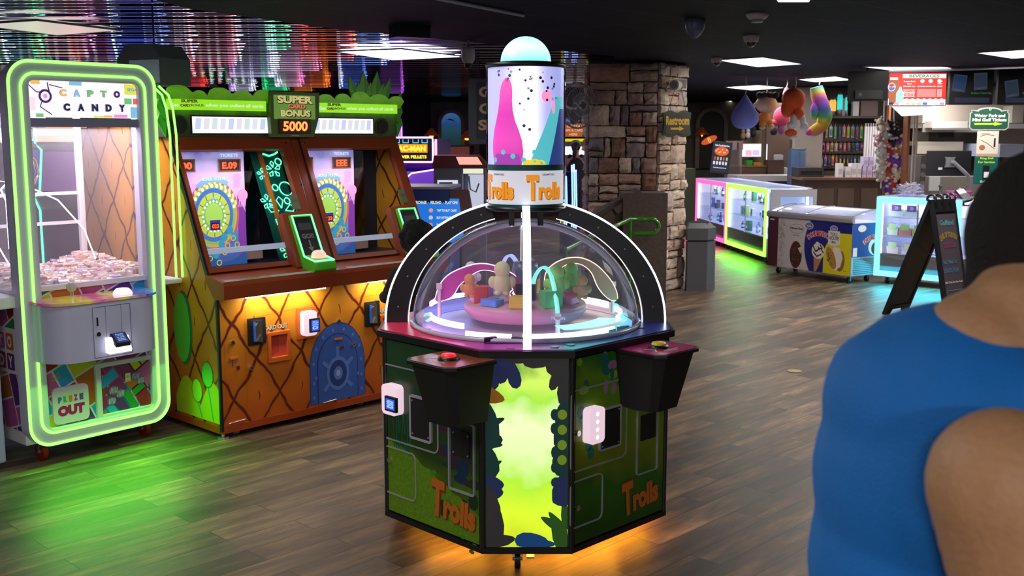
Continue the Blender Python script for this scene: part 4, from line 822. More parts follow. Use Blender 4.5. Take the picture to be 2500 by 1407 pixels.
# interior playfields
PF = ramp_mat('playfield print', [(0, (.05, .09, .32)), (.25, (.10, .20, .45)), (.5, (.55, .30, .60)), (.75, (.75, .42, .72)), (.92, (.40, .38, .72)), (1, (.16, .16, .5))], 2, .62, .92, 1.62, .25, 9)
def pfield(xo):
    f = Matrix.Translation((xo, .42, 0)); m = MB(f)
    m.box(.022, .475, 0, .012, .93, 1.615, PF); pf = m.build('playfield', pm_)
    m = MB(f); e = lambda n, c, s=.8: E(n, c, s)
    m.hill(.42, .475, .93, lambda x: 1.35 - (x - .42) * 2, e('violet print', (.28, .06, .42), .6), .0005); 
    m.hill(.022, .475, .93, lambda x: 1.0 + .05 * sin(x * 14), e('sea print', (.04, .12, .35), .6), .0006)
    for i, (r, c) in enumerate(((.215, (.55, .12, .22)), (.197, (.62, .42, .10)), (.180, (.25, .52, .12)), (.162, (.08, .18, .55)), (.135, (.55, .68, .10)), (.10, (.25, .55, .12)), (.072, (.42, .72, .12)))): m.disc(.258, 1.235, r * .80, e('wheel ring %d' % i, c, .75), .001 + i * .0003, r * .98, 36)
    for a in range(0, 360, 30): m.line([(.258 + .082 * cos(R(a)), 1.235 + .10 * sin(R(a))), (.258 + .105 * cos(R(a)), 1.235 + .13 * sin(R(a)))], .005, e('wheel spoke', (.15, .22, .03), .6), .0035)
    bl = e('wheel bulb', (.9, .95, .85), 1.6)
    for a in range(0, 360, 18): m.disc(.258 + .073 * cos(R(a)), 1.228 + .088 * sin(R(a)), .006, bl, .004, .0075, 10)
    for a in range(15, 170, 13): m.disc(.258 + .142 * cos(R(a)), 1.235 + .172 * sin(R(a)), .009, bl, .004, .011, 10)
    for a in range(20, 165, 13): m.disc(.258 + .158 * cos(R(a)), 1.235 + .195 * sin(R(a)), .009, e('pale flame', (.7, .75, .25), .8), .0045, .018, 8)
    m.ring(.262, 1.215, .175, .20, e('arch ribbon', (.22, .42, .65), .9), .005, 24, 60, 125, 1.22)
    for x, z, r in ((.42, 1.45, .028), (.455, 1.345, .036)):
        m.disc(x, z, r, e('pink blob', (.75, .35, .6), .9), .006, r * 1.0, 14)
        for k in range(4): m.line([(x - r * .6 + k * r * .4, z - r * .6), (x - r * .8 + k * r * .4, z - r * 1.9)], .006, e('pink blob', (.75, .35, .6), .9), .006)
    for x, z in ((.32, 1.10), (.36, 1.14), (.30, 1.06), (.385, 1.10), (.20, 1.03), (.26, 1.0)): m.disc(x, z, .022, e('aqua coral', (.05, .35, .5), .7), .0062, .026, 10); m.ring(x + .02, z - .05, .012, .018, e('yellow chain', (.6, .5, .08), .8), .0066, 12)
    m.rect(.228, .296, 1.145, 1.205, e('navy burst', (.05, .05, .35), .6), .0068)
    m.rect(.235, .289, 1.150, 1.188, D('dark display', (.05, .005, .005), .4), .0072)
    m.rect(.295, .45, 1.487, 1.562, D('gold bezel', (.35, .15, .04), .4), .0062); m.rect(.305, .44, 1.495, 1.553, D('dark display', (.05, .005, .005), .4), .007)
    m.rect(.022, .148, 1.490, 1.565, D('gold bezel', (.35, .15, .04), .4), .0062); m.rect(.026, .138, 1.498, 1.556, D('dark display', (.05, .005, .005), .4), .007)
    m.text('BONUS TICKETS', .262, 1.447, .018, e('pale aqua ink', (.6, .85, .95), 1), .15, .008); m.text('TICKETS', .37, 1.585, .018, e('pale aqua ink', (.6, .85, .95), 1), .12, .008)
    m.text('BONUS', .26, 1.335, .014, e('blue ink', (.25, .5, .8), 1), .05, .008)
    m.rect(.02, .10, .935, .985, D('tag print', (.3, .22, .3), .5), .0068); m.text('50', .065, .962, .026, T_BLACK, .04, .008)
    m.build('playfield_print', pf)
    m = MB(f); t = (('E.09', .372, 1.524, .042, .10), ('00', .09, 1.527, .042, .07), ('023', .262, 1.169, .026, .046)) if xo < .5 else (('EEE', .372, 1.524, .042, .09), ('00', .09, 1.527, .042, .07), ('133', .262, 1.169, .026, .046))
    for s_, x, z, h, w__ in t: m.text(s_, x, z, h, E_RED, w__, .009, 0, .04)
    m.build('display_digits', pf)
pfield(0); pfield(.83)
IN = D('interior dark', (.015, .02, .03), .4); 
m = MB(); m.box(.02, PW - .02, .60, .62, .93, 1.66, IN); m.box(.02, PW - .02, .10, .62, .90, .93, IN); m.box(.02, PW - .02, .42, .62, 1.62, 1.66, IN); m.box(.815, .835, .41, .6, .93, 1.6, IN); m.build('interior_box', pm_)
for xo in (0, .83):
    m = MB(); m.box(.03 + xo, .70 + xo, .16, .19, 1.035, 1.065, E('frosted rail', (.55, .62, .8), .45)); m.build('clear_rail', pm_)
    m = MB(); m.box(.475 + xo, .62 + xo, .5, .51, .93, 1.6, D('mirror steel', (.35, .42, .5), .12, 1.0)); m.box(.48 + xo, .60 + xo, .44, .5, .95, 1.02, D('chute copper', (.5, .3, .22), .3)); m.build('steel_plate', pm_)
# green flower neon wall (left bay only) and orange post
GN = E('mint neon', (.15, 1, .55), 1.6)
f = SLf @ Matrix.Translation((0, .09, 0)); m = MB(f); m.rect(.55, .76, .03, .80, D('deep green acrylic', (.005, .09, .06), .2), 0)
fw = m.build('neon_wall', pm_)
m = MB(f)
def flower(cx, cz, r):
    for k in range(5): a = 2 * PI * k / 5 + .3; m.tube([(cx + r * .25 * cos(a), -.006, cz + r * .25 * sin(a)), (cx + r * .8 * cos(a - .3), -.006, cz + r * .8 * sin(a - .3)), (cx + r * cos(a), -.006, cz + r * sin(a)), (cx + r * .8 * cos(a + .3), -.006, cz + r * .8 * sin(a + .3)), (cx + r * .25 * cos(a), -.006, cz + r * .25 * sin(a))], .0035, GN, 5)
for x, z, r in ((.685, .65, .055), (.665, .37, .10), (.62, .12, .05), (.60, .62, .04), (.58, .44, .05)): flower(x, z, r)
for x, z, r in ((.735, .70, .022), (.735, .52, .045), (.72, .44, .02), (.66, .53, .02)): m.tube([(x + r * cos(R(t)), -.006, z + r * sin(R(t))) for t in range(0, 360, 20)], .004, GN, 5, True)
m.tube([(.64, -.006, .755), (.68, -.006, .74), (.72, -.006, .75), (.75, -.006, .765)], .006, GN, 5)
m.build('neon_flower', fw)
m = MB(SLf @ Matrix.Translation((0, .085, 0))); m.box(.605, .63, -.01, .01, .03, .80, D('orange post', (.5, .16, .02), .3, 0)); m.build('inner_post', pm_)
# joystick consoles
JG = D('lime plastic', (.10, .55, .02), .3)
def joy(xo):
    f = SLf @ Matrix.Translation((xo, 0, 0)); m = MB(f)
    m.box(.555, .60, -.055, .0, -.03, .31, RB); m.box(.60, .76, -.03, .0, -.02, .31, RB); m.build('console_mount', pm_, .003)
    m = MB(f); prof = [(-.005, -.09), (-.005, .29), (-.075, .29), (-.085, .02), (-.17, -.04), (-.165, -.09), (-.12, -.105)]
    m.prismx(prof, .595, .75, JG); j = m.build('joystick_console', pm_, .004, label='lime green console lit by a green edge')
    m = MB(f); m.tube([(.603, -.079, .285), (.603, -.088, .025), (.603, -.172, -.038), (.742, -.172, -.038), (.742, -.088, .025), (.742, -.079, .285)], .0055, E('console green led', (.15, 1, .35), 2.4), 6, True); m.build('edge_light', j)
    m = MB(f); m.add([(.611, -.0765, .275), (.611, -.0863, .03), (.734, -.0863, .03), (.734, -.0765, .275)], [(0, 1, 2, 3)], BLACK); m.build('black_panel', j)
    m = MB(f @ Matrix.Translation((0, -.085, 0)) @ Matrix.Rotation(R(-2), 4, 'X')); gy = D('grey print', (.22, .20, .22), .5); m.text('GO!!', .672, .15, .032, gy, .085, .003, 0, .05)
    m.line([(.672, .12), (.672, .075)], .012, gy, .003); m.ply([(.652, .08), (.692, .08), (.672, .05)], gy, .003); m.rect(.625, .72, .19, .235, D('dark label', (.05, .05, .06), .5), .002); m.build('panel_lettering', j)
    m = MB(f @ Matrix.Translation((.672, -.128, -.003)) @ Matrix.Rotation(R(-55 + 24.2 + 55), 4, 'X')); m.lathe([(0, .045), (.03, .04), (.042, .025), (.045, 0)], E('peach lit button', (1, .62, .48), .85), 20); m.lathe([(0, .0465), (.018, .045)], D('button cap grey', (.35, .33, .33), .4), 16); m.build('push_button', j)
joy(0.0); joy(.83)
# ---- marquee
GRN = ramp_mat('leaf green print', [(0, (.02, .03, .012)), (.35, (.04, .09, .01)), (.55, (.10, .35, .01)), (.8, (.20, .62, .02)), (1, (.10, .36, .02))], 2, .22, 1.69, 2.02, .25, 14)
m = MB(); m.box(-.04, PW + .0, .40, .76, 1.69, 1.91, GRN); mq = m.build('marquee', pm_, .004)
lfm = MB(); rl = random.Random(2)
lp = [(-.045, 1.85)]; 
for a, c in ((-.04, .60), (1.0, 1.66)):
    p = [(a, 1.88)]; k = a
    while k < c - .02:
        w__ = rl.uniform(.10, .17); h = rl.uniform(1.955, 1.985)
        for t in range(1, 9): p.append((k + w__ * t / 8, h - .035 * abs(2 * t / 8 - 1) ** 2.5))
        k += w__
    p += [(min(k, c + .02), 1.88)]; MB().prism(p, .385, .40, GRN).build('leaf_board', mq)
m = MB()
for x, z, l, wd, a in ((1.33, 1.96, .13, .030, -.35), (1.41, 1.96, .16, .036, -.05), (1.50, 1.96, .165, .036, .12), (1.58, 1.95, .14, .030, .35), (1.38, 1.95, .10, .03, -.2), (1.46, 1.95, .10, .03, .0), (1.55, 1.95, .10, .03, .2)):
    p = [(x - wd * cos(a), z + wd * sin(a)), (x - wd * 1.2 * cos(a) + l * .4 * sin(a), z + l * .4 * cos(a)), (x + l * sin(a), z + l * cos(a)), (x + wd * 1.2 * cos(a) + l * .4 * sin(a), z + l * .4 * cos(a)), (x + wd * cos(a), z - wd * sin(a))]
    m = MB(); m.prism(p, .42, .43, D('leaf green', (.05, .38, .02), .35)); m.ply([p[0], p[1], p[2], (x, z)], D('leaf lime', (.16, .55, .03), .35), -.4195); m.build('crown_leaf', mq)
for s_, x in ((-1, -.04), (1, PW)):
    for z, l in ((1.72, .10), (1.80, .10), (1.87, .12)): MB().prism([(x, z - .03), (x + s_ * .05, z + l * .6), (x + s_ * .035, z + l), (x - s_ * .01, z + .06)], .39, .40, D('leaf green', (.05, .38, .02), .35)).build('side_leaf', mq)
f = Matrix.Translation((0, .398, 0))
m = MB(f); LB = E('lime band', (.28, .72, .015), 1.0)
m.rect(-.035, .62, 1.845, 1.905, LB, .0155); m.build('lime_band', mq); m = MB(f); m.rect(1.0, 1.655, 1.845, 1.905, LB, .0155); m.build('lime_band', mq)
m = MB(f)
for xo in (-.035, .985):
    k = .65 if xo < 0 else .66; TW_ = E('white lit print', (.8, .86, .78), .8); m.text('Get', xo + .05, 1.872, .020, TW_, .055, .018, 0, .03); m.text('SUPER', xo + .145, 1.895, .018, D('faded gold', (.5, .42, .08), .5), .11, .018, 0, .06); m.text('CARD', xo + .115, 1.870, .015, D('faded red', (.5, .08, .04), .5), .06, .0185, 0, .06); m.text('BONUS', xo + .19, 1.872, .014, D('pale lime ink', (.6, .72, .35), .5), .085, .0185, 0, .05); m.text('when you collect all cards', xo + .44, 1.872, .024, TW_, .39, .018, 0, .02)
m.build('band_lettering', mq)
for a, c in ((.127, .635), (.965, 1.45)):
    m = MB(f); m.box(a - .008, c + .008, -.004, .002, 1.706, 1.816, BLACK); ct = m.build('card_display', mq)
    m = MB(f); m.rect(a, c, 1.714, 1.808, E('lit card strip', (.90, .93, 1), 1.5), .006)
    for k in range(9): x = a + .015 + k * (c - a - .02) / 9; m.ply([(x, 1.735), (x + .035, 1.735), (x + .045, 1.80), (x + .008, 1.80)], E('pale card %d' % (k % 4), ((.55, .62, .85), (.75, .70, .78), (.62, .72, .75), (.72, .72, .85))[k % 4], 1.0), .0065)
    m.build('card_row', ct)
for x in (.045, 1.53): MB().cyl((x, .40, 1.758), (x, .392, 1.758), .058, D('speaker rim', (.03, .06, .01), .5), n=24).cyl((x, .393, 1.758), (x, .3885, 1.758), .047, BLACKM, n=24).build('speaker', mq)
m = MB(); m.prism([(.635, 1.69), (.945, 1.69), (.99, 1.82), (.995, 1.965), (.64, 1.965), (.63, 1.8)], .355, .40, D('sign moss', (.08, .16, .02), .4)); m.box(.655, .96, .352, .356, 1.80, 1.945, E('sign glow green', (.16, .34, .05), .6)); cs = m.build('center_sign', mq, .004)
m = MB(Matrix.Translation((0, .352, 0)))
for t, x, z, h, w__, mt in (('SUPER', .81, 1.918, .046, .26, E('sign gold', (.62, .55, .2), .8)), ('CARD', .82, 1.877, .026, .13, E('sign red', (.7, .15, .08), .9)), ('BONUS', .81, 1.835, .040, .22, E('sign gold', (.62, .55, .2), .8))): m.text(t, x + .003, z - .003, h * 1.06, T_BLACK, w__ * 1.05, .001, 0, .11); m.text(t, x, z, h, mt, w__, .002, 0, .05)
m.box(.685, .92, -.004, 0, 1.712, 1.802, BLACK); m.box(.69, .915, -.0045, 0, 1.716, 1.798, D('display maroon', (.10, .004, .002), .3)); m.text('5000', .803, 1.757, .060, E('bright red digits', (1, .14, .03), 4), .18, .007, 0, .03, 0, .06); m.text('CARD VALUE', .80, 1.70, .008, T_WHITE, .06, .004); m.build('sign_display', cs)
# ---- lower front details
f = Matrix.Identity(4)
def coinmech(x):
    m = MB(); m.prism(rrect(x - .055, x + .06, .515, .67, .006), -.012, 0, BLACK)
    c = m.build('coin_slot', pm_, .003); m = MB(); m.prism([(x - .028, .535), (x + .03, .53), (x + .03, .655), (x - .028, .655)], -.024, -.012, D('steel bright', (.7, .75, .85), .2, 1)); m.cyl((x, -.024, .63), (x, -.032, .63), .013, CHROME, n=12); m.prism([(x - .012, .54), (x + .02, .54), (x + .012, .575)], -.034, -.024, CHROME); m.box(x - .03, x - .016, -.026, -.02, .54, .65, D('blue slot', (.03, .12, .5), .3)); m.build('coin_plate', c)
coinmech(.247); coinmech(1.09)
for x in (.40, 1.235):
    m = MB(Matrix.Translation((0, 0, 0)));
    for dx, mt, oo in ((.002, T_BLACK, .001), (0, D('card out grey', (.42, .40, .32), .4), .002)): m.text('CARD OUT', x - .02 + dx, .600 - dx, .028, mt, .165, oo, 0, .09 if oo < .002 else .05)
    m.build('card_out_lettering', pm_)
    m = MB(); m.frame(rrect(x - .082, x + .07, .395, .575, .006), rrect(x - .062, x + .05, .425, .553, .004), -.018, .002, D('slot orange', (.50, .10, .015), .3)); m.rect(x - .062, x + .05, .425, .553, D('slot inside red', (.55, .07, .04), .4), .0012); m.ply([(x - .062, .425), (x + .0, .455), (x + .0, .553), (x - .062, .553)], D('slot side', (.40, .04, .02), .4), .002); m.build('card_slot', pm_, .003)
m = MB(); m.prism(rrect(.525, .66, .505, .69, .006), -.012, 0, D('slot orange', (.50, .10, .015), .3)); m.build('reader_mount', pm_, .003)
reader(pm_, FR(0, -.01, 90), .545, .64, .525, .672)
BL = D('blue door print', (.04, .11, .42), .4); BL2 = D('deep blue door print', (.02, .05, .22), .4); BL3 = D('light blue door print', (.10, .20, .58), .4)
m = MB(); cx = .82
def archp(w__, top, z0_): return [(cx - w__, z0_)] + [(cx + w__ * cos(R(t)), top - w__ * 1.25 + w__ * 1.25 * sin(R(t))) for t in range(180, -1, -9)] + [(cx + w__, z0_)]
m.ply(archp(.21, .572, .085), BL2, .0010); m.ply(archp(.205, .566, .087), BL, .0014); m.ply(archp(.155, .505, .087), BL2, .0018); m.ply(archp(.148, .497, .087), BL, .0022)
for t in range(-30, 211, 26): m.disc(cx + .18 * cos(R(t)), max(.13, .33 + .20 * sin(R(t))) , .010, BL3, .0026, .012, 12)
for x in (-.18, .18):
    for z in (.13, .22): m.disc(cx + x, z, .010, BL3, .0026, .012, 12)
wz = .255
for a in (90, 30, 150, 215, 325): m.line([(cx + .0 + .075 * cos(R(a)), wz + .09 * sin(R(a))), (cx + .125 * cos(R(a)), wz + .16 * sin(R(a)))], .024, BL3, .003)
m.disc(cx, wz, .085, BL3, .0034, .105, 30); m.disc(cx, wz, .066, BL2, .0038, .082, 30); m.disc(cx, wz, .034, BL3, .0042, .042, 24); m.disc(cx, wz, .016, D('pale blue door print', (.3, .38, .7), .4), .0046, .02, 16)
m.build('blue_door_print', pm_)
lk = MB
for x, z in ((.09, .548), (.207, .386), (.83, .575), (.942, .418)): MB().cyl((x, 0, z), (x, -.012, z), .014, CHROME, n=14).cyl((x, -.012, z), (x, -.0135, z), .006, BLACK, n=8).build('lock', pm_)
for x, z in ((.095, .46), (.825, .47)):
    m = MB(); m.box(x - .025, x + .03, -.008, 0, z - .008, z + .004, D('amber tab', (.55, .16, .02), .3)); m.text('TICKETS', x, z - .022, .014, D('dim print', (.16, .12, .14), .5), .07, .002); m.box(x + .02, x + .035, -.01, 0, z - .07, z - .05, D('tiny window', (.10, .03, .02), .3)); m.build('ticket_meter', pm_)
for a, c in ((.05, .155), (.70, .80)): MB().tube([(a, -.008, .088), (c, -.008, .094)], .0035, CHROME, 6).build('grab_rod', pm_)
m = MB(); sm = D('print seam', (.25, .07, .01), .5)
for p in ([(.175, .67), (.70, .70), (.70, .10)], [(.175, .67), (.175, .09)], [(.04, .57), (.175, .58)], [(.04, .57), (.04, .09)], [(.93, .70), (1.42, .72)]): m.line(p, .0015, sm, .0012)
m.build('panel_seam', pm_)
# green balloon plants on the left side print
SD = FR(0, .78, 133.5, 0, 0, 43.5)
m = MB(SD)
GB = D('balloon green', (.10, .52, .06), .4); GB2 = D('balloon lime', (.35, .60, .03), .4)
m.disc(.42, .60, .095, D('balloon teal', (.02, .16, .08), .5), .0012, .22); m.disc(.40, .60, .09, GB, .0016, .205)
m.hill(.30, .775, .09, lambda x: .16 + .16 * abs(sin(x * 11)), D('yellow green print', (.42, .50, .01), .4), .0011, 40)
for x, z, r, c in ((.66, .36, .062, GB), (.54, .25, .058, GB2)): m.line([(x, z - r), (x + .045, .10)], .014, D('stalk teal', (.03, .35, .25), .4), .0016); m.disc(x, z, r, D('balloon rim', (.04, .16, .01), .4), .0018, r * 1.25); m.disc(x, z, r * .9, c, .0022, r * 1.15)
m.build('side_print', pm_)
for x, y in ((.10, .06), (1.0, .06), (1.5, .06), (.1, .68), (1.5, .68)): caster(pm_, x + .03, y, .028, GREY, .05, .01)
MB().cyl((.03, .03, 0), (.03, .03, .012), .032, STEEL, n=16).cyl((.03, .03, .012), (.03, .03, .05), .010, STEEL, n=8).build('leveling_foot', pm_)
area('playfield_light', pw(.35, .22, 1.56), .4, 2.2, (.9, .85, 1), (0, 0, R(46.5)), .1); area('playfield_light', pw(1.2, .22, 1.56), .4, 2.2, (.9, .85, 1), (0, 0, R(46.5)), .1)
# second pineapple cabinet standing behind, seen through the claw machine
pb = thing('card_machine', 'second pineapple-patterned cabinet standing behind, seen only through the claw machine glass', 'arcade game', (pw(-.02, .86, 0)[0], pw(-.02, .86, 0)[1], 0), 43.5)
MB().box(0, 1.5, 0, .7, .04, 1.75, PINE).build('cabinet', pb)
MB().box(.1, 1.4, .0, .6, 1.75, 1.95, GRN).build('marquee', pb)
for x in (.1, 1.4): MB().cyl((x, .1, 0), (x, .1, .04), .03, BLACK, n=10).build('foot', pb)
# ================================================================ stone pillar
def stone_mat():
    m = _new('pillar stone'); nt = m.node_tree; N = nt.nodes; L = nt.links; b = N['Principled BSDF']; b.inputs['Roughness'].default_value = .85
    at = N.new('ShaderNodeAttribute'); at.attribute_name = 'Col'; tc = N.new('ShaderNodeTexCoord'); n = N.new('ShaderNodeTexNoise'); n.inputs['Scale'].default_value = 14; n.inputs['Detail'].default_value = 6; L.new(tc.outputs['Object'], n.inputs[0])
    mr = N.new('ShaderNodeMapRange'); mr.inputs[3].default_value = .45; mr.inputs[4].default_value = 1.5; L.new(n.outputs['Fac'], mr.inputs[0])
    mx = N.new('ShaderNodeMix'); mx.data_type = 'RGBA'; mx.blend_type = 'MULTIPLY'; mx.inputs[0].default_value = 1; L.new(at.outputs['Color'], mx.inputs[6]); L.new(mr.outputs[0], mx.inputs[7]); L.new(mx.outputs[2], b.inputs['Base Color'])
    bp = N.new('ShaderNodeBump'); bp.inputs['Strength'].default_value = .8; bp.inputs['Distance'].default_value = .02; L.new(n.outputs['Fac'], bp.inputs['Height']); L.new(bp.outputs[0], b.inputs['Normal']); return m
STONE = stone_mat(); SC = [(.40, .27, .22), (.34, .20, .15), (.27, .14, .10), (.25, .18, .20), (.42, .31, .25), (.30, .19, .16), (.18, .15, .17), (.50, .40, .33)]
def stones(m, W, H, seed, big=.42, bright=1.0, pale=0.0):
    r = random.Random(seed)
    def rec(a, b, c, d):
        w, h = b - a, d - c
        if w > big or h > .30 or (w * h > .035 and r.random() < .75):
            if w / h > r.uniform(.9, 2.2): s_ = a + w * r.uniform(.3, .7); rec(a, s_, c, d); rec(s_, b, c, d)
            else: s_ = c + h * r.uniform(.3, .7); rec(a, b, c, s_); rec(a, b, s_, d)
            return
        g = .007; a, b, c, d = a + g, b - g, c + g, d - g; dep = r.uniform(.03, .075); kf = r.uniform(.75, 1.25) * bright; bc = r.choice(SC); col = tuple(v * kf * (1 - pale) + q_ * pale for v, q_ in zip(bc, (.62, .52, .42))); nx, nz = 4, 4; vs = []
        for j in range(nz + 1):
            for i in range(nx + 1):
                u, v = i / nx, j / nz; ed = min(u, 1 - u, v, 1 - v) > 0
                x = a + (b - a) * u + (r.uniform(-.007, .007)); z = c + (d - c) * v + (r.uniform(-.006, .006))
                vs.append((x, -(dep + r.uniform(-.01, .01) if ed else dep * .55 + r.uniform(-.006, .006)), z))
        m.add(vs, [(j * 5 + i, j * 5 + i + 1, j * 5 + i + 6, j * 5 + i + 5) for j in range(4) for i in range(4)], STONE, False, col)
        rim = [0, 1, 2, 3, 4, 9, 14, 19, 24, 23, 22, 21, 20, 15, 10, 5]; p2 = [vs[k] for k in rim]; q = [(x, 0, z) for x, y, z in p2]
        m.add(p2 + q, [(i, i + 16, (i + 1) % 16 + 16, (i + 1) % 16) for i in range(16)], STONE, False, col)
    rec(0, W, 0, H)
MORTAR = D('mortar', (.05, .042, .042), .9)
pil = thing('stone_pillar', 'thick pillar of irregular brown and beige stones carrying the restroom sign', 'pillar', (.82, 11.50, 0))
PP = [(0, .03), (.725, -.06), (1.095, .45), (.95, 1.3), (.1, 1.3)]
MB().prismz(PP, 0, 2.475, MORTAR).build('core', pil)
m = MB(); 
for (a, c, sd_, lit_gain) in ((PP[0], PP[1], 5, 1.0), (PP[1], PP[2], 9, 1.5)):
    az = math.degrees(math.atan2(c[0] - a[0], c[1] - a[1])); m.f = FR(a[0], a[1], az); stones(m, math.hypot(c[0] - a[0], c[1] - a[1]), 2.46, sd_, .50 if sd_ == 5 else .34, lit_gain, 0 if sd_ == 5 else .45)  # right face stones brightened and paled: light falling there put into colour
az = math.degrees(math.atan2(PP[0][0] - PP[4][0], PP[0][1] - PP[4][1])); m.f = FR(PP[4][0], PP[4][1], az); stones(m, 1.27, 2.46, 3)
m.build('stonework', pil)
# restroom sign hanging on the pillar's lit face
sf = A(1652, 290, 11.55)
rs = thing('hanging_sign', 'green-framed brown sign reading Restroom with a yellow arrow, hung on the stone pillar', 'sign', (sf.x - .02, 11.42, 0), 78)
zz0, zz1 = A(1650, 333, 11.5).z, A(1650, 273, 11.5).z; w2 = .155
def wavy(w__, a, c, k=.012):
    p = []
    for i in range(13): t = i / 12; p.append((-w__ + 2 * w__ * t, c - k * cos(t * 4 * PI)))
    for i in range(1, 12): t = i / 12; p.append((w__ - k * (1 - cos(t * 2 * PI)) * .5, c + (a - c) * t))
    for i in range(13): t = i / 12; p.append((w__ - 2 * w__ * t, a + k * cos(t * 4 * PI)))
    for i in range(1, 12): t = i / 12; p.append((-w__ + k * (1 - cos(t * 2 * PI)) * .5, a + (c - a) * t))
    return p
MB().prism(wavy(w2, zz0, zz1), -.02, .02, D('sign green', (.03, .09, .05), .4)).build('frame', rs, .003)
m = MB(); m.prism(wavy(w2 - .02, zz0 + .025, zz1 - .025, .008), -.028, -.02, D('sign brown', (.10, .075, .055), .6)); bd = m.build('board', rs)
m = MB(); YL = D('sign yellow', (.85, .55, .06), .4); cz = (zz0 + zz1) / 2
m.text('Restroom', 0, cz + .035, .095, YL, .26, .030, 0, .045); m.line([(-.07, cz - .05), (.03, cz - .05)], .022, YL, .030); m.ply([(.02, cz - .075), (.075, cz - .05), (.02, cz - .022)], YL, .0305); m.build('lettering', bd)
m = MB(); m.tube([(-.10, -.005, zz1), (-.02, 0, zz1 + .26)], .003, BLACK, 5); m.tube([(.10, -.005, zz1), (.04, 0, zz1 + .26)], .003, BLACK, 5); m.build('chain', rs)
sp = A(1653, 208, 11.42)
so = thing('security_camera', 'small white round camera clamped high on the stone pillar', 'camera', (sp.x, 11.42, sp.z), 100)
MB().cyl((-.03, -.05, 0), (.02, .08, 0), .055, D('camera ivory', (.6, .57, .52), .4), n=20).build('housing', so, .004)
MB().cyl((-.032, -.055, 0), (-.03, -.05, 0), .042, D('camera face', (.25, .25, .25), .4), n=20).build('face_plate', so)
MB().box(-.03, .10, .02, .12, -.03, .06, D('camera ivory', (.6, .57, .52), .4)).build('bracket', so)
# wall fan
fc = A(1410, 258, 11.5)
fan = thing('wall_fan', 'grey wire-caged wall fan fixed to the left side of the stone pillar', 'fan', (fc.x, 11.45, fc.z), 62)
m = MB()
FG = D('fan wire', (.32, .32, .38), .35)
for r, y in ((.05, -.10), (.12, -.095), (.19, -.075), (.235, -.03), (.235, .03)): m.tube([(r * cos(2 * PI * k / 28), y, r * sin(2 * PI * k / 28)) for k in range(28)], .0035, FG, 5, True)
for k in range(48): a = 2 * PI * k / 48; m.tube([(r * cos(a), y, r * sin(a)) for r, y in ((.04, -.10), (.12, -.097), (.19, -.077), (.237, -.03), (.237, .03), (.17, .075), (.05, .10))], .0018, FG, 4)
m.tube([(.237 * cos(2 * PI * k / 28), 0, .237 * sin(2 * PI * k / 28)) for k in range(28)], .009, FG, 6, True); m.build('cage', fan)
for k in range(4):
    a = k * PI / 2 + .3; f = Matrix.Rotation(a, 4, 'Y') @ Matrix.Translation((.11, 0, 0)) @ Matrix.Rotation(.5, 4, 'X'); MB(f).prism(ellp(0, 0, .10, .055, 14), -.002, .002, D('fan blade', (.12, .12, .15), .4)).build('blade', fan)
MB().cyl((0, .0, 0), (0, .17, 0), .055, D('fan motor', (.5, .5, .52), .4), r1=.04, n=18).build('motor', fan, .006)
MB().tube([(0, .12, 0), (.02, .17, -.06), (.10, .19, -.08)], .018, GREY, 8).build('wall_arm', fan)
# ramp wall blocks and railing
BR = D('ramp brick', (.10, .072, .06), .8, 0, .5, 30, .3)
rw = thing('stepped_block_wall', 'low brown block wall stepping down beside the green handrail', 'wall', (.95, 11.0, 0))
zt = A(1535, 470, 10.9).z
m = MB(); x = .0
m.prism([(.17, 0), (.62, 0), (.62, zt), (.17, zt)], -.25, .2, BR); m.build('block_pier', rw, .01)
m = MB(); m.prism([(-.14, 0), (.17, 0), (.17, zt - .05), (-.14, zt - .24)], -.2, .15, BR); 
for k in range(3): a = A(1478 + 34 * k, 512 - 25 * k, 10.9); m.prism([(a.x - .95 - .07, a.z - .09), (a.x - .95 + .05, a.z), (a.x - .95 + .09, a.z - .06), (a.x - .95 - .03, a.z - .14)], -.24, .19, BR)
m.build('coping', rw, .006)
gr = D('green handrail paint', (.035, .22, .006), .15, 0, coat=1)
p = [A(x, y, Y) for x, y, Y in ((1380, 610, 9.0), (1450, 575, 9.6), (1490, 557, 10.0), (1538, 535, 10.5), (1585, 536, 10.5))]; c0 = A(1590, 553, 10.5); r_ = .072
p += [Vector((c0.x + r_ * sin(R(t)), 10.5, c0.z + r_ * cos(R(t)))) for t in range(0, 181, 20)]; p += [A(1548, 571, 10.5)]
rail = thing('handrail', 'glossy green looped handrail in front of the stone pillar', 'handrail', (p[0].x, p[0].y, 0)); o_ = Vector((p[0].x, p[0].y, 0))
MB().tube([q - o_ for q in p], .022, gr, 10).build('rail', rail)
for q in (p[0], p[3]): MB().cyl((q.x - o_.x, q.y - o_.y, 0), (q.x - o_.x, q.y - o_.y, q.z), .02, gr).build('post', rail)
# trash can
tr = thing('trash_can', 'tall grey octagonal trash can beside the stone pillar', 'trash can', (2.10, 11.88, 0))
TP = [(-.175, -.22), (.054, -.22), (.17, -.07), (.17, .18), (.05, .30), (-.05, .14), (-.17, -.10)]; TG = D('trash can grey', (.10, .10, .115), .35)
MB().prismz(TP, 0, .09, TG).prismz([(x * .98, y * .98) for x, y in TP], .09, .54, TG).build('body', tr, .006)
MB().prismz([(x * .9, y * .9) for x, y in TP], .54, .56, BLACK).build('gap', tr)
MB().prismz(TP, .56, .69, TG).prismz(TP, .69, .745, TG, False, [(x * .72 - .02, y * .72) for x, y in TP]).build('lid', tr, .006)
MB().box(-.12, .08, -.12, .10, .744, .749, BLACKM).build('opening', tr)
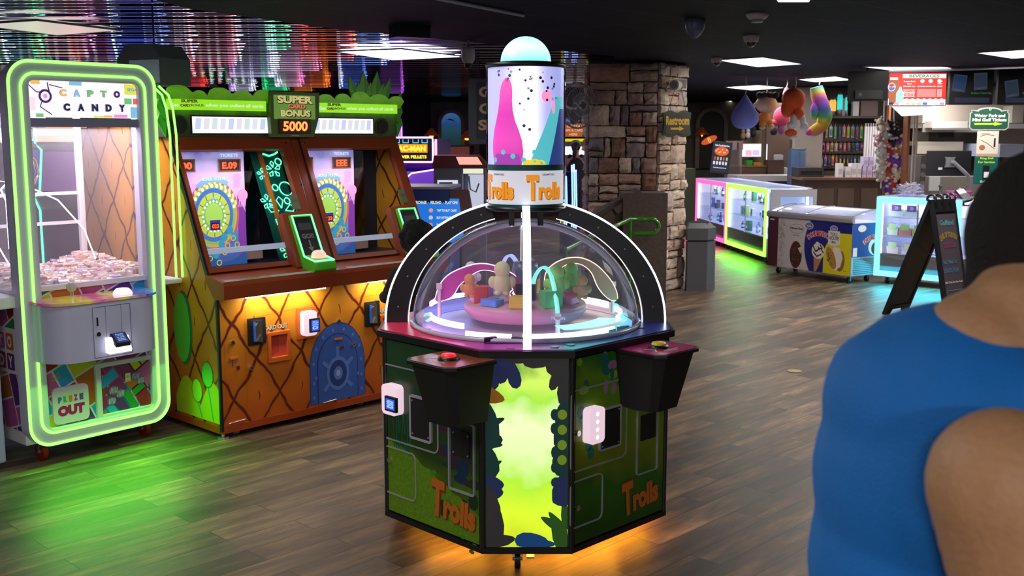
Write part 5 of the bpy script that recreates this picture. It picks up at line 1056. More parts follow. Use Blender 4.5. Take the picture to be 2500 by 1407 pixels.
# ================================================================ lit display cases
def things_on(spots, group, label, cat, name, maker, parent_f):
    pass
def item(name, label, cat, group, mb, loc, az=90):
    o = mb.build(name); o.location = loc; o.rotation_euler = (0, 0, R(90 - az)); return tag(o, label, cat, group)
def bottle_mb(c1, c2, h=.14): m = MB(); m.lathe([(0, 0), (.022, 0), (.024, .01), (.024, h * .65), (.009, h * .8), (.009, h * .93), (.012, h * .93), (.012, h), (0, h)], D('bottle %s' % (c1,), c1, .25), 10); m.lathe([(.0245, h * .2), (.0245, h * .5)], D('label %s' % (c2,), c2, .5), 10); return m
def box_mb(w_, d_, h, c1, c2): m = MB(); m.box(-w_ / 2, w_ / 2, -d_ / 2, d_ / 2, 0, h, D('pack %s' % (c1,), c1, .5)); m.rect(-w_ * .4, w_ * .4, h * .3, h * .75, D('label %s' % (c2,), c2, .5), d_ / 2 + .001); return m
def case(name, label, O, az, L, led, dep=.62, goods=None, zt=1.01, sideled=False, seed=1, zf=.34):
    t = thing(name, label, 'display case', (O[0], O[1], 0), az); W_ = D('case white', (.62, .60, .66), .35)
    m = MB(); m.box(0, L, .0, dep, .09, zf, W_); m.box(0, L, dep - .02, dep, zf, zt - .02, W_); m.box(0, .015, .02, dep, zf, zt, W_); m.build('cabinet', t, .004)
    m = MB(); m.box(-.01, L + .01, -.01, dep, zt - .012, zt, GL('case top glass', (.9, .93, 1), .05, .35)); m.build('top', t)
    fr = MB(); wd = .055
    fr.frame([(-.01, .09), (L + .01, .09), (L + .01, zt - .012), (-.01, zt - .012)], [(wd, .09 + wd * 1.1), (L - wd * .8, .09 + wd * 1.1), (L - wd * .8, zt - wd - .02), (wd, zt - wd - .02)], -.012, .01, led); fr.build('lit_frame', t)
    m = MB(); m.box(wd, L - wd * .8, .0, .006, .15, zf, D('case kick grey', (.20, .18, .22), .4)); m.build('front_panel', t)
    if sideled: MB().box(-.012, -.002, .0, .07, .09, zt - .02, led).box(-.012, -.002, .0, dep, .09, .13, led).build('side_light', t)
    MB().box(wd, L - wd, .004, .008, zf, zt - .06, GL('case glass', (.95, .97, 1), .03)).build('door_glass', t)
    m = MB(); m.box(L / 2 - .006, L / 2 + .006, -.002, .012, zf, zt - .07, STEEL); m.box(wd, L - wd, -.002, .012, zf, zf + .015, STEEL); m.build('door_frame', t)
    MB().cyl((L / 2, -.012, zf + .01), (L / 2, 0, zf + .01), .012, CHROME, n=10).build('lock', t)
    hs = [zf + .002, zf + (zt - zf) * .32, zf + (zt - zf) * .64]
    for z in hs[1:]: MB().box(.02, L - .02, .04, dep - .04, z - .006, z, GL('shelf glass', (.85, .92, 1), .06, .3)).build('shelf', t)
    m = MB(); m.box(.04, .055, .02, .035, zf, zt - .06, E('case white led', (.9, .93, 1), 8)); m.box(L - .055, L - .04, .02, .035, zf, zt - .06, E('case white led', (.9, .93, 1), 8)); m.box(.03, L - .03, dep - .05, dep - .03, zt - .05, zt - .03, E('case white led', (.9, .93, 1), 8)); m.build('led_bar', t)
    for x in (.12, L - .12):
        for y in (.08, dep - .1): caster(t, x, y, .035, BLACK, .09, .012)
    r = random.Random(seed); a = R(90 - az); f = Matrix.Rotation(a, 3, 'Z')
    for hi, z in enumerate(hs):
        n = goods
        for i in range(n):
            x = .12 + (L - .24) * (i + .5) / n; y = r.uniform(.14, .3); v = f @ Vector((x, y, 0)); loc = (O[0] + v.x, O[1] + v.y, z)
            k = r.random(); c = r.choice([(.05, .12, .35), (.03, .25, .12), (.30, .12, .45), (.75, .75, .8), (.6, .6, .65), (.08, .08, .12), (.5, .65, .1)]); c2 = r.choice([(.8, .8, .85), (.1, .3, .2), (.3, .15, .5)])
            short = label.split('glowing ')[1].replace(' edge frame', '') + '-edged'
            pl = ['bottom', 'middle', 'top'][hi]; sd2 = 'left' if i < n / 3 else ('right' if i >= n * 2 / 3 else 'centre')
            if k < .45: item('vial', 'small bottle on the %s shelf, %s part, of the %s case' % (pl, sd2, short), 'bottle', 'bottles in the %s case' % short, bottle_mb(c, c2, r.uniform(.10, .16)), loc, az)
            else: item('gift_box', 'small boxed trinket on the %s shelf, %s part, of the %s case' % (pl, sd2, short), 'box', 'boxed trinkets in the %s case' % short, box_mb(r.uniform(.05, .09), .05, r.uniform(.07, .15), c, c2), loc, az)
    v = f @ Vector((L / 2, dep / 2, 0)); area('case_light', (O[0] + v.x, O[1] + v.y, zt - .05), L * .7, 5 * L, (.85, .9, 1), (0, 0, a), dep * .5)
    return t
PKL = E('pink frame led', (1, .12, .42), 1.5); LML = E('lime frame led', (.42, 1, .10), 1.6); CYL = E('cyan frame led', (.22, .95, 1), 1.5)
az = 174.6; u = Vector((sin(R(az)), cos(R(az))))
case('display_case', 'low white display case with glowing pink edge frame', (3.213 - u.x * 1.72, 15.95 - u.y * 1.72), az, 1.69, PKL, .62, 9, 1.01, seed=4)
case('display_case', 'low white display case with glowing lime green edge frame', (3.213, 15.95), az, 1.79, LML, .62, 10, 1.01, seed=7)
CY0 = (4.222, 12.30); case('display_case', 'low white display case with glowing cyan edge frame', CY0, 134.5, .95, CYL, .60, 0, 1.01, True, seed=2)
area('pink_spill', (3.02, 16.8, .25), .1, 9, (1, .08, .3), (0, R(25), R(5.4)), 1.5).data.shape = 'RECTANGLE'
l_ = area('lime_spill', (3.20, 15.0, .25), .1, 16, (.15, 1, .03), (0, R(25), R(5.4)), 1.6)
area('cyan_spill', (4.52, 11.90, .25), .9, 9, (.02, .75, 1), (R(-25), 0, R(-44.5)), .1)
# white end counter next to the lime case, with its own lit window
f84 = FR(3.38 + .0, 14.14, 84.6, 0, 0, 90)
ec = thing('counter_unit', 'white end counter with a lit window between the lime case and the freezer', 'counter', (3.40, 14.0, 0), 84.6)
W_ = D('case white', (.62, .60, .66), .35)
m = MB(); m.frame([(0, .1), (.62, .1), (.62, 1.0), (0, 1.0)], [(.13, .55), (.56, .55), (.56, .9), (.13, .9)], 0, .02, W_); m.build('end_panel', ec)
MB().rect(.13, .56, .55, .9, GLASS, -.01).build('window_glass', ec)
m = MB(); m.box(.02, .62, .12, .14, .5, .95, E('lit window back', (.30, .42, .75), .8)); m.box(.50, .52, .03, .05, .55, .9, E('case white led', (.9, .93, 1), 8)); m.build('lit_interior', ec)
item('gift_bag', 'white and blue gift bag behind the lit window of the end counter', 'bag', None, MB().prism([(0, 0), (.28, 0), (.2, .16), (.02, .22)], 0, .04, D('bag white', (.6, .65, .75), .5)).prism([(0, 0), (.14, 0), (.05, .12)], -.002, 0, D('bag blue', (.05, .1, .4), .5)), (3.55, 14.04, .5), 84.6)
# long white case behind
lc_ = thing('display_case', 'long low white counter running behind the pink and lime cases', 'counter', (3.98, 18.9, 0), 84.6)
MB().box(0, 1.25, 0, .6, .0, 1.0, W_).build('cabinet', lc_, .005); MB().rect(.55, 1.05, .75, .9, D('dark vent', (.04, .03, .03), .5), .002).build('vent_panel', lc_)
# goods in the cyan case: tubs with price cards
f = Matrix.Rotation(R(-44.5), 3, 'Z')
for i, (x, z, w__, h, c, cc_, tx, nm) in enumerate(((.16, .775, .15, .14, (.75, .75, .8), (.30, .10, .42), '20', 'clear tub with a purple price card 20, left on the top shelf'), (.34, .775, .15, .14, (.75, .75, .8), (.30, .10, .42), '20', 'clear tub with a purple price card 20, right on the top shelf'), (.58, .775, .14, .13, (.05, .12, .45), None, '', 'blue tub behind the sign board on the top shelf'),
    (.12, .557, .12, .14, (.65, .68, .55), (.45, .65, .3), '', 'pale tub with green card, left on the middle shelf'), (.27, .557, .14, .14, (.6, .25, .25), (.35, .6, .2), '', 'pink candy tub with green card in the middle shelf'), (.43, .557, .14, .13, (.55, .52, .15), (.35, .65, .25), '', 'yellow candy tub on the middle shelf'),
    (.13, .342, .13, .14, (.75, .6, .65), (.5, .65, .35), '', 'pinkish tub with green card on the bottom shelf'), (.33, .342, .15, .13, (.7, .72, .8), (.75, .8, .5), '', 'pale tub with yellow-green card on the bottom shelf'), (.50, .342, .12, .13, (.45, .5, .8), None, '', 'bluish tub on the bottom shelf of the cyan case'))):
    m = MB(); m.prismz([(-w__ / 2, -.05), (w__ / 2, -.05), (w__ / 2, .05), (-w__ / 2, .05)], 0, h * .6, D('tub %d' % i, c, .4), False, [(-w__ * .55, -.055), (w__ * .55, -.055), (w__ * .55, .055), (-w__ * .55, .055)]); m.box(-w__ * .5, w__ * .5, -.05, .05, h * .6, h, GL('tub plastic', (.95, .95, 1), .2, .3))
    v = f @ Vector((x, .20, 0)); t = item('candy_tub', nm, 'tub', None, m, (CY0[0] + v.x, CY0[1] + v.y, z), 134.5)
    if cc_:
        q = MB(); q.rect(-w__ * .38, w__ * .38, h * .45, h * .95, D('card %s' % (cc_,), cc_, .5), .058)
        if tx: q.text(tx, 0, h * .7, .035, T_WHITE, .04, .059)
        q.build('price_card', t)
# ================================================================ ice cream freezer
FQ = (3.197, 13.254); fz = thing('chest_freezer', 'ice cream chest freezer with curved glass lid and brown, blue and yellow front', 'freezer', (FQ[0], FQ[1], 0), 148)
FLn = 1.31; DP = .50
FW = D('freezer white', (.60, .60, .66), .35)
m = MB(); m.box(0, FLn, 0, DP, .09, .70, FW); m.build('cabinet', fz, .01)
prof = [(.0, .70), (-.02, .71), (-.025, .75), (-.01, .775), (.02, .775), (.02, .70)]
MB().prismx(prof, -.015, FLn + .015, D('freezer lip', (.34, .33, .38), .4)).build('front_rail', fz, .004)
arc = [(.02 + (DP - .04) * t, .775 + .10 * sin(R(20 + 75 * t)) - .034) for t in [i / 10 for i in range(11)]]
for xa in (0, FLn - .02):
    MB().prismx([(.02, .70)] + arc + [(DP, .70)], xa, xa + .02, GL('freezer side clear', (.85, .9, 1), .05, .5)).build('side_glass', fz)
m = MB(); vs = [(x, y, z + .004) for x in (.0, FLn) for y, z in arc]; m.add(vs, [(i, i + 1, i + 12, i + 11) for i in range(10)], GL('freezer lid glass', (.93, .95, 1), .04, .45)); m.build('lid_glass', fz)
for xa in (.0, .12, .62, 1.29): m = MB(); m.tube([(xa, y, z + .008) for y, z in arc], .008, D('lid frame', (.3, .3, .34), .3), 6); m.build('lid_frame', fz)
m = MB(); m.box(.03, FLn - .03, .05, DP - .03, .701, .712, E('freezer interior glow', (.80, .82, 1), 1.5)); m.box(.3, 1.2, .30, .33, .79, .80, E('freezer lamp', (.9, .95, 1), 7)); m.build('interior', fz)
f = Matrix.Identity(4); z0_, z1_ = .095, .70; Z = z1_ - z0_
m = MB(); MR = D('freezer maroon', (.075, .012, .016), .4); CR = D('freezer cream', (.62, .57, .54), .4); BLU = D('freezer navy', (.012, .018, .19), .35); YLW = D('freezer yellow', (.72, .62, .01), .35)
m.rect(0, .17, z0_, z1_, MR, .002); m.rect(.17, FLn, z0_, z1_, CR, .0015)
bl = ellp(1.02, .38, .46, .62, 40); m.hill(.60, FLn, z0_, z1_, BLU, .002, 2); m.ply([(.60, z0_)] + [(.60 + .09 * (1 - sin(PI * (i / 16)) ** .8) - .0, z0_ + Z * i / 16) for i in range(17)] + [(.60, z1_)], CR, .0024)
m.hill(.90, FLn, z0_, lambda x: min(z1_ - .12, z0_ + .08 + .46 * math.sqrt(max(0, 1 - ((FLn - .02 - x) / .42) ** 2)) + .0), YLW, .003, 40)
rp = m.build('front_print', fz)
m = MB(); pl = D('palm line ink', (.16, .13, .14), .5)
rr_ = random.Random(3)
for i in range(90):
    x = rr_.uniform(.18, .30 - .05 * rr_.random()); z = rr_.uniform(z0_ + .02, z1_ - .02); a = rr_.uniform(.3, 2.8); l = .028
    m.line([(x - l * cos(a), z - l * sin(a)), (x - l * .2 * cos(a) + .008 * sin(a), z - l * .2 * sin(a) - .006), (x + l * cos(a), z + l * sin(a))], .0018, pl, .0028)
for k in range(36): a = R(k * 10); b_ = R(k * 10 + 10); m.line([(.47 + .115 * cos(a), .585 + .055 * sin(a)), (.47 + .115 * cos(b_), .585 + .055 * sin(b_))], .003, D('crest maroon', (.2, .03, .05), .5), .003)
m.text('Häagen-Dazs', .47, .585, .034, T_BLACK, .20, .0035, 0, .02); m.text('SINCE 1960', .465, .505, .012, pl, .10, .0035)
# bar
CH = D('chocolate print', (.07, .018, .008), .4)
m.ply(ellp(.47, .27, .098, .165, 26), CH, .0035); m.ply([(.50, .35), (.56, .38), (.565, .33), (.555, .28), (.52, .32)], D('ice cream print', (.75, .62, .42), .4), .0042); m.rect(.425, .465, .10, .13, D('stick print', (.5, .38, .2), .5), .0034)
for k in range(22): m.disc(.47 + rr_.uniform(-.07, .06), .27 + rr_.uniform(-.12, .12), .006, D('nut print', (.30, .13, .05), .5), .004, n=7)
# drumstick
RD_ = D('logo red', (.62, .02, .03), .4); 
m.text('DRUMSTICK', .835, .555, .066, T_WHITE, .40, .0038, 0, .09, .30); m.text('DRUMSTICK', .835, .555, .058, RD_, .385, .0045, 0, .04, .30)
def oval(x, z, s_): m.disc(x, z, .075 * s_, T_WHITE, .0046, .050 * s_); m.disc(x, z, .068 * s_, D('oval blue', (.05, .2, .55), .4), .005, .043 * s_); m.rect(x - .055 * s_, x + .055 * s_, z - .018 * s_, z + .014 * s_, D('oval red', (.5, .05, .08), .4), .0052); m.text('Nestle', x, z - .002, .022 * s_, T_WHITE, .08 * s_, .0056)
oval(.665, .635, .9); oval(1.045, .625, .75)
m.ply([(.755, .26), (.885, .27), (.80, .10), (.765, .10)], D('cone print', (.50, .22, .08), .4), .0038)
m.disc(.82, .345, .10, D('vanilla print', (.78, .72, .62), .4), .004, .095)
for p in ([(.74, .40), (.78, .34), (.86, .38), (.90, .33)], [(.75, .33), (.80, .28), (.87, .31)], [(.80, .44), (.83, .38), (.80, .34)], [(.85, .42), (.88, .38)]): m.line(p, .016, CH, .0046)
m.disc(.805, .425, .03, D('vanilla print', (.78, .72, .62), .4), .005, .03)
# cookie sandwich
m.ply([(.975, .22), (1.08, .135), (1.16, .19), (1.19, .30), (1.15, .40), (1.06, .42)], D('vanilla print', (.78, .72, .62), .4), .004); m.ply(ellp(1.15, .26, .07, .125, 20), D('cookie edge', (.30, .13, .03), .5), .0036)
m.ply([(1.02 + .092 * cos(R(t)) * .8 - .03 * sin(R(t)), .28 + .125 * sin(R(t)) - .03 * cos(R(t))) for t in range(0, 360, 15)], D('cookie print', (.45, .22, .06), .5), .0045)
for k in range(12): m.disc(1.01 + rr_.uniform(-.05, .05), .28 + rr_.uniform(-.08, .08), .008, CH, .005, n=7)
m.prism([(.965, .44), (1.05, .42), (1.135, .44), (1.135, .60), (.965, .60)], -.0055, -.0035, D('milk card', (.72, .70, .66), .5)); m.text('TOLL', 1.05, .56, .040, T_BLACK, .11, .006); m.text('HOUSE', 1.05, .515, .040, T_BLACK, .15, .006); m.text('Mini', 1.05, .47, .028, CH, .06, .006)
m.text('5.75', 1.23, .145, .010, T_BLACK, .05, .0045); m.rect(.03, .10, .665, .68, T_WHITE, .003)
m.build('print_lettering', rp)
sdf = FR(FLn + .001, 0, 58, 0, 0, 148)
m = MB(sdf); m.rect(.0, DP, .31, .70, D('freezer side blue', (.02, .08, .38), .4), .002); m.text('DRUMSTICK', .36, .53, .055, RD_, .34, .005, 0, .05, .25); m.text('DRUMSTICK', .36, .53, .062, T_WHITE, .36, .004, 0, .09, .25); m.disc(.40, .42, .12, T_WHITE, .003, .10); m.disc(.42, .40, .09, CH, .0035, .08); m.disc(.16, .64, .07, T_WHITE, .0045, .04); m.rect(.02, .09, .32, .42, T_WHITE, .004); m.build('side_print', fz)
m = MB(sdf); m.rect(.0, DP, .10, .31, D('vent grey', (.30, .32, .38), .4), .002)
for k in range(9): m.box(.04, DP - .04, -.008, -.002, .115 + k * .021, .123 + k * .021, D('vent slat', (.06, .08, .10), .4))
m.build('side_vent', fz)
for x in (.1, FLn - .1):
    for y in (.1, DP - .1): caster(fz, x, y, .035, BLACK, .09, .012)
# ================================================================ folding sidewalk sign
ab = thing('sandwich_board', 'black folding A-frame sign board standing in the cyan light', 'sign board', (3.56, 10.07, 0), 54)
HH = 1.12; wl = .37
def panel(y0, y1, name, front):
    # leaf from foot at depth y0 to the hinge at y1, local frame: x along the width, y spread
    ln = math.hypot(y1 - y0, HH); ang = math.atan2(y1 - y0, HH); f = Matrix.Translation((0, y0, 0)) @ Matrix.Rotation(-ang, 4, 'X'); BP = D('sign board black', (.014, .015, .018), .35)
    m = MB(f); m.frame([(0, 0), (.07, 0), (.09, .06), (wl - .09, .06), (wl - .07, 0), (wl, 0), (wl, ln), (0, ln)], [(.03, .10), (.10, .10), (.11, .10), (wl - .11, .10), (wl - .10, .10), (wl - .03, .10), (wl - .03, ln - .12), (.03, ln - .12)], -.02, .02, BP)
    m.box(.02, wl - .02, -.012, .012, .09, ln - .10, BP); leaf_ = m.build(name, ab, .004); sg_ = 1 if front else -1
    m = MB(f)
    if not front:
        for z in [.12 + .155 * k for k in range(6)]:
            for xa, xb in ((.045, .165), (.20, .325)): m.frame(rrect(xa, xb, z, z + .135, .01, 2), rrect(xa + .012, xb - .012, z + .012, z + .123, .006, 2), .012, .02, D('rib edge', (.03, .035, .045), .3))
        m.build('rib_grid', leaf_)
    return leaf_, f, ln
# local +y points away up-left; the left leaf has its foot at y = 0, the lettered one at y = -.68
l1, f1, ln = panel(0, -.43, 'back_leaf', False)
l2, f2, ln = panel(-.66, -.43, 'front_leaf', True)
q = thing
m = MB(f2 @ Matrix.Translation((0, -.013, 0))); m.rect(.03, wl - .03, .10, ln - .14, D('poster charcoal', (.10, .085, .11), .4), .001); ps = m.build('poster', l2)
m = MB(f2 @ Matrix.Translation((0, -.014, 0))); cxx = wl / 2
m.text('Golfland', cxx, ln - .22, .05, D('poster aqua', (.12, .40, .42), .5), .22, .002, 0, .03); m.text('LEVEL UP YOUR FUN', cxx, ln - .33, .055, D('poster gold', (.45, .30, .05), .5), .28, .002, 0, .04, .25); m.text('TEXT CLUB', cxx, ln - .43, .05, D('poster magenta', (.32, .05, .20), .5), .2, .002, 0, .03)
m.text('Text "Mesa" to', cxx - .03, ln - .58, .040, D('poster blue', (.10, .25, .45), .5), .22, .002, 0, .03); m.text('550-GOLF-FUN', cxx - .02, ln - .66, .045, D('poster blue', (.10, .25, .45), .5), .24, .002, 0, .03); m.text('Mild Trials Fun Fest Deals', cxx, ln - .77, .02, T_WHITE, .28, .002); m.line([(.06, .15), (.06, .30), (.31, .30), (.31, .15)], .006, D('poster aqua', (.12, .40, .42), .5), .002); m.build('poster_lettering', ps)
m = MB()
for x in (.02, .13, .24, .33): m.tube([(x, -.43 + .045 * cos(R(t)), HH + .005 + .04 * sin(R(t))) for t in range(-30, 211, 30)], .011, BLACK, 6)
m.build('hinge_handle', ab)
MB().tube([(.30, -.22, .60), (.30, -.38, .57), (.30, -.53, .60)], .004, GREY, 5).build('stay_cord', ab)
fm = G(1940, 907, 0); tag(MB().cyl((0, 0, .0), (0, 0, .003), .052, D('floor medallion', (.45, .36, .18), .4, .2), n=28).build('floor_sticker'), 'small round pale gold sticker on the tile floor', 'sticker').location = (fm.x, fm.y, .001)
# ================================================================ shop and kitchen side
def pz(py, Y): return A(1250, py, Y).z
def pxx(px, py, Y): return A(px, py, Y).x
def flat(name, label, cat, p0, q0, p1, q1, Y, dep, mat, group=None, child='body', az=90, bevel=0, z0=None):
    """box between two pixels at distance Y; returns the thing, its width and height; front face is y = 0"""
    a, b_ = A(p0, q1, Y), A(p1, q0, Y); zb = a.z if z0 is None else z0
    t = thing(name, label, cat, ((a.x + b_.x) / 2, Y, zb), az, group); w_, h = b_.x - a.x, b_.z - zb
    MB().box(-w_ / 2, w_ / 2, 0, dep, 0, h, mat).build(child, t, bevel); return t, w_, h
def solo(name, label, cat, p0, q0, p1, q1, Y, dep, mat, group=None, z0=None):
    a, b_ = A(p0, q1, Y), A(p1, q0, Y); zb = a.z if z0 is None else z0; w_, h = b_.x - a.x, b_.z - zb
    o = MB().box(-w_ / 2, w_ / 2, 0, dep, 0, h, mat).build(name); o.location = ((a.x + b_.x) / 2, Y, zb); return tag(o, label, cat, group)
# added lamps at ceiling height, brightening the shop side and the pillar
for (x, y, p) in ((3.5, 9.3, 80), (5.2, 11.5, 50), (3.6, 15.5, 60), (6.0, 15.5, 60), (7.5, 12.5, 60), (2.6, 20, 40), (5.5, 20, 60)): area('shop_fill_light', (x, y, CEIL - .03), 1.0, p * .8, (1, .93, .86), (0, 0, R(46)), .6)
TAN = D('tan wall paint', (.34, .29, .26), .7, 0, .1, 6, .15); BRW = D('brown slat wall', (.06, .038, .032), .6)
# gift wall with shelf
a, b_ = A(1935, 300, 17.6), A(2215, 300, 17.6)
struct(MB().box(a.x, b_.x + .1, 17.6, 17.75, 0, 2.47, BRW), 'wall_shop')
struct(MB().box(A(1940, 300, 17.5).x, A(2008, 300, 17.5).x, 17.45, 17.6, 0, 2.47, TAN), 'wall_shop_column')
struct(MB().box(A(2236, 300, 17.0).x, 11, 17.0, 17.1, 0, 2.47, D('kitchen wall cream', (.46, .41, .36), .6)), 'wall_kitchen')
struct(MB().box(A(1872, 300, 20).x, A(1945, 300, 20).x, 20, 20.1, 0, 2.3, D('hall panel brown', (.16, .10, .075), .6)), 'wall_passage')
sh = solo('wall_shelf', 'dark shelf high on the gift shop wall under the lava lamps', 'shelf', 2035, 283, 2168, 289, 17.2, .4, BLACK)
# things on the shelf
SZ = pz(283, 17.2)
for i, (p0, p1, q, c, lab) in enumerate(((2024, 2040, 237, (1, .45, .05), 'orange glowing lava lamp on the dark shelf'), (2043, 2056, 222, (.03, .65, .60), 'tall teal glitter lamp on the dark shelf'), (2062, 2068, 230, (.05, .6, .45), 'narrow teal lamp beside the hanging black screen'), (2018, 2023, 240, (.45, .5, .05), 'small yellow-green bottle left of the lava lamps'))):
    aa = A((p0 + p1) / 2, 280, 17.25); t = thing('lava_lamp', lab, 'lamp', (aa.x, 17.25, SZ), 90); w_ = (p1 - p0) / 2 * 17.25 / 2600; h = pz(q, 17.25) - SZ
    MB().lathe([(0, 0), (w_, 0), (w_ * .8, h * .2), (w_, h * .25)], STEEL, 14).build('base', t); MB().lathe([(w_, h * .25), (w_, h * .75), (w_ * .8, h * .85), (0, h * .85)], E('lamp glow %d' % i, c, .9), 14).build('glass', t); MB().lathe([(w_ * .8, h * .85), (w_ * .6, h), (0, h)], STEEL, 14).build('cap', t)
for p0, q0, p1, c, lab in ((2055, 240, 2064, (.3, .3, .42), 'grey box beside the teal glitter lamp on the shelf'), (2064, 262, 2070, (.45, .3, .6), 'small violet bottle on the shelf'), (2082, 248, 2098, (.7, .7, .75), 'white box on the shelf under the hanging black screen'), (2101, 247, 2144, (.20, .13, .12), 'framed sepia picture leaning on the shelf')):
    solo('shelf_box' if 'box' in lab else ('bottle' if 'bottle' in lab else 'framed_picture'), lab, 'box' if 'box' in lab else ('bottle' if 'bottle' in lab else 'picture'), p0, q0, p1, 282, 17.25, .1, D('shelf %s' % (c,), c, .6), z0=SZ)
# hanging blister packs in rows
rg = random.Random(21)
pal = [(.35, .6, .08), (.55, .08, .08), (.05, .25, .6), (.6, .15, .4), (.6, .6, .06), (.12, .08, .3), (.65, .35, .08), (.5, .5, .55), (.06, .4, .35), (.08, .06, .08)]
rows = ((2016, 2112, 303, 340, 9, 'top'), (1988, 2112, 346, 371, 12, 'second'), (1996, 2104, 378, 408, 12, 'third'))
for q0_, q1_, y0_, y1_, n, nm in rows:
    for i in range(n):
        c = q0_ + (q1_ - q0_) * (i + .5) / n; w_ = (q1_ - q0_) / n * .42 * rg.uniform(.7, 1); k = pal[rg.randrange(10)] if nm != 'third' else ((.06, .06, .09) if i > 5 else pal[rg.randrange(10)])
        yb = y1_ - rg.uniform(0, 6); aa, bb = A(c - w_, yb, 17.5), A(c + w_, y0_, 17.5); W2, Hh = (bb.x - aa.x) / 2, bb.z - aa.z; m = MB()
        m.prism([(-W2, 0), (W2, 0), (W2, Hh * .8), (W2 * .3, Hh * .85), (W2 * .3, Hh), (-W2 * .3, Hh), (-W2 * .3, Hh * .85), (-W2, Hh * .8)], 0, .03, D('pack %s' % (k,), k, .4)); c2 = pal[rg.randrange(10)]
        m.ell((0, -.005, Hh * .38), (W2 * .7, .03, Hh * .28), D('pack %s' % (c2,), c2, .4), 8, 6)
        side = ['left end', 'left part', 'middle', 'right part', 'right end'][min(4, int(i * 5 / n))]
        item('hanging_pack', 'small toy pack hung in the %s peg row, %s, of the gift wall' % (nm, side), 'toy pack', 'toy packs in the %s peg row' % nm, m, ((aa.x + bb.x) / 2, 17.572, aa.z))
for y_ in (345, 375, 412): solo('peg_rail', 'dark peg rail across the gift wall below the %s row of packs' % {345: 'top', 375: 'second', 412: 'third'}[y_], 'rail', 1990, y_ - 2, 2112, y_ + 1, 17.55, .05, BLACK)
for i in range(6):
    c = 2111 + i * 6.2; aa = A(c, 432, 16.9); h = pz(301, 16.42)
    t = thing('plush_tube', 'tall slim white tube, %s from the left in the bundle on the counter' % ['first', 'second', 'third', 'fourth', 'fifth', 'sixth'][i], 'tube', (A(c, 370, 16.42).x, 16.42, 0), 90, 'white tubes on the counter')
    MB().cyl((0, 0, 0), (0, 0, h - .05), .017, D('tube white', (.66, .64, .70), .4), n=10).build('tube', t); MB().cyl((0, 0, h - .05), (0, 0, h), .012, STEEL, n=8).build('cap', t)
# counter
KZ = .985
t, w_, h = flat('sales_counter', 'long dark wood sales counter behind the freezer', 'counter', 1962, 440, 2168, 520, 15.6, .75, DARKWOOD, z0=0, child='cabinet')
MB().box(-w_ / 2 - .05, w_ / 2 + .03, -.04, .78, h - .001, h + .035, D('counter top brown', (.16, .085, .055), .4)).build('worktop', t)
for i, x in enumerate((-.42, -.12, .22, .52)): MB().box(x, x + .24, -.015, 0, .3, h - .12, D('counter door brown', (.13, .085, .065), .5)).build('door', t, .004)
CT = h + .036
def onc(name, lab, cat, p0, p1, hh, c, Y=15.8, dep=.16, group=None, z=None):
    a_, c_ = A(p0, 430, Y), A(p1, 430, Y); m = MB(); W2 = (c_.x - a_.x) / 2; m.box(-W2, W2, 0, dep, 0, hh, D('goods %s' % (c,), c, .5)); m.rect(-W2 * .7, W2 * .7, hh * .2, hh * .6, D('goods label %s' % (c,), tuple(min(1, v * .5 + .1) for v in c), .5), .001)
    return item(name, lab, cat, group, m, ((a_.x + c_.x) / 2, Y, CT if z is None else z))
onc('carton', 'small open carton with a green leaf and purple bottle on the wood counter', 'box', 2046, 2058, .20, (.6, .58, .62))
for i, p in enumerate((2064, 2078, 2092)): onc('gift_carton', 'white gift carton, %s of three in a row on the wood counter' % ('left', 'middle', 'right')[i], 'box', p, p + 13, .15 + .05 * (i > 0), (.62, .6, .64), group='white cartons on the wood counter')
for i, p in enumerate((2103, 2117, 2131)): onc('candle_box', 'lavender box, %s of the bottom row of three' % ('left', 'middle', 'right')[i], 'box', p, p + 12, .16, (.5, .4, .66), group='lavender boxes')
for i, p in enumerate((2110, 2124)): onc('candle_box', 'lavender box, %s of the two stacked on top' % ('left', 'right')[i], 'box', p - 3, p + 9, .14, (.5, .42, .66), group='lavender boxes', z=CT + .161)
t, w_, h2 = flat('crate', 'black crate on the wood counter behind the end counter', 'crate', 1948, 410, 2011, 452, 15.8, .4, D('crate black', (.02, .02, .024), .5), z0=CT, child='body')
MB().frame([(-w_ / 2, 0), (w_ / 2, 0), (w_ / 2, h2), (-w_ / 2, h2)], [(-w_ / 2 + .03, .03), (w_ / 2 - .03, .03), (w_ / 2 - .03, h2 - .05), (-w_ / 2 + .03, h2 - .05)], -.02, 0, D('crate black', (.02, .02, .024), .5)).build('rim', t)
dz = thing('drink_dispenser', 'tall blue-grey drink dispenser column left of the black crate', 'dispenser', (A(1948, 400, 16.8).x, 16.8, 0), 90)
MB().prismz([(-.11, 0), (.11, 0), (.11, .2), (-.11, .2)], 0, pz(366, 16.8), D('dispenser blue', (.06, .11, .22), .4)).lathe([(.12, pz(362, 16.8)), (.12, pz(366, 16.8)), (0, pz(361, 16.8))], D('dispenser grey', (.25, .27, .32), .3), 20, (.03, .1)).build('body', dz)
MB().cyl((.06, -.03, 1.0), (.06, -.03, pz(372, 16.8)), .06, GL('dispenser glass', (.85, .9, 1), .2, .3), n=16).build('glass_column', dz)
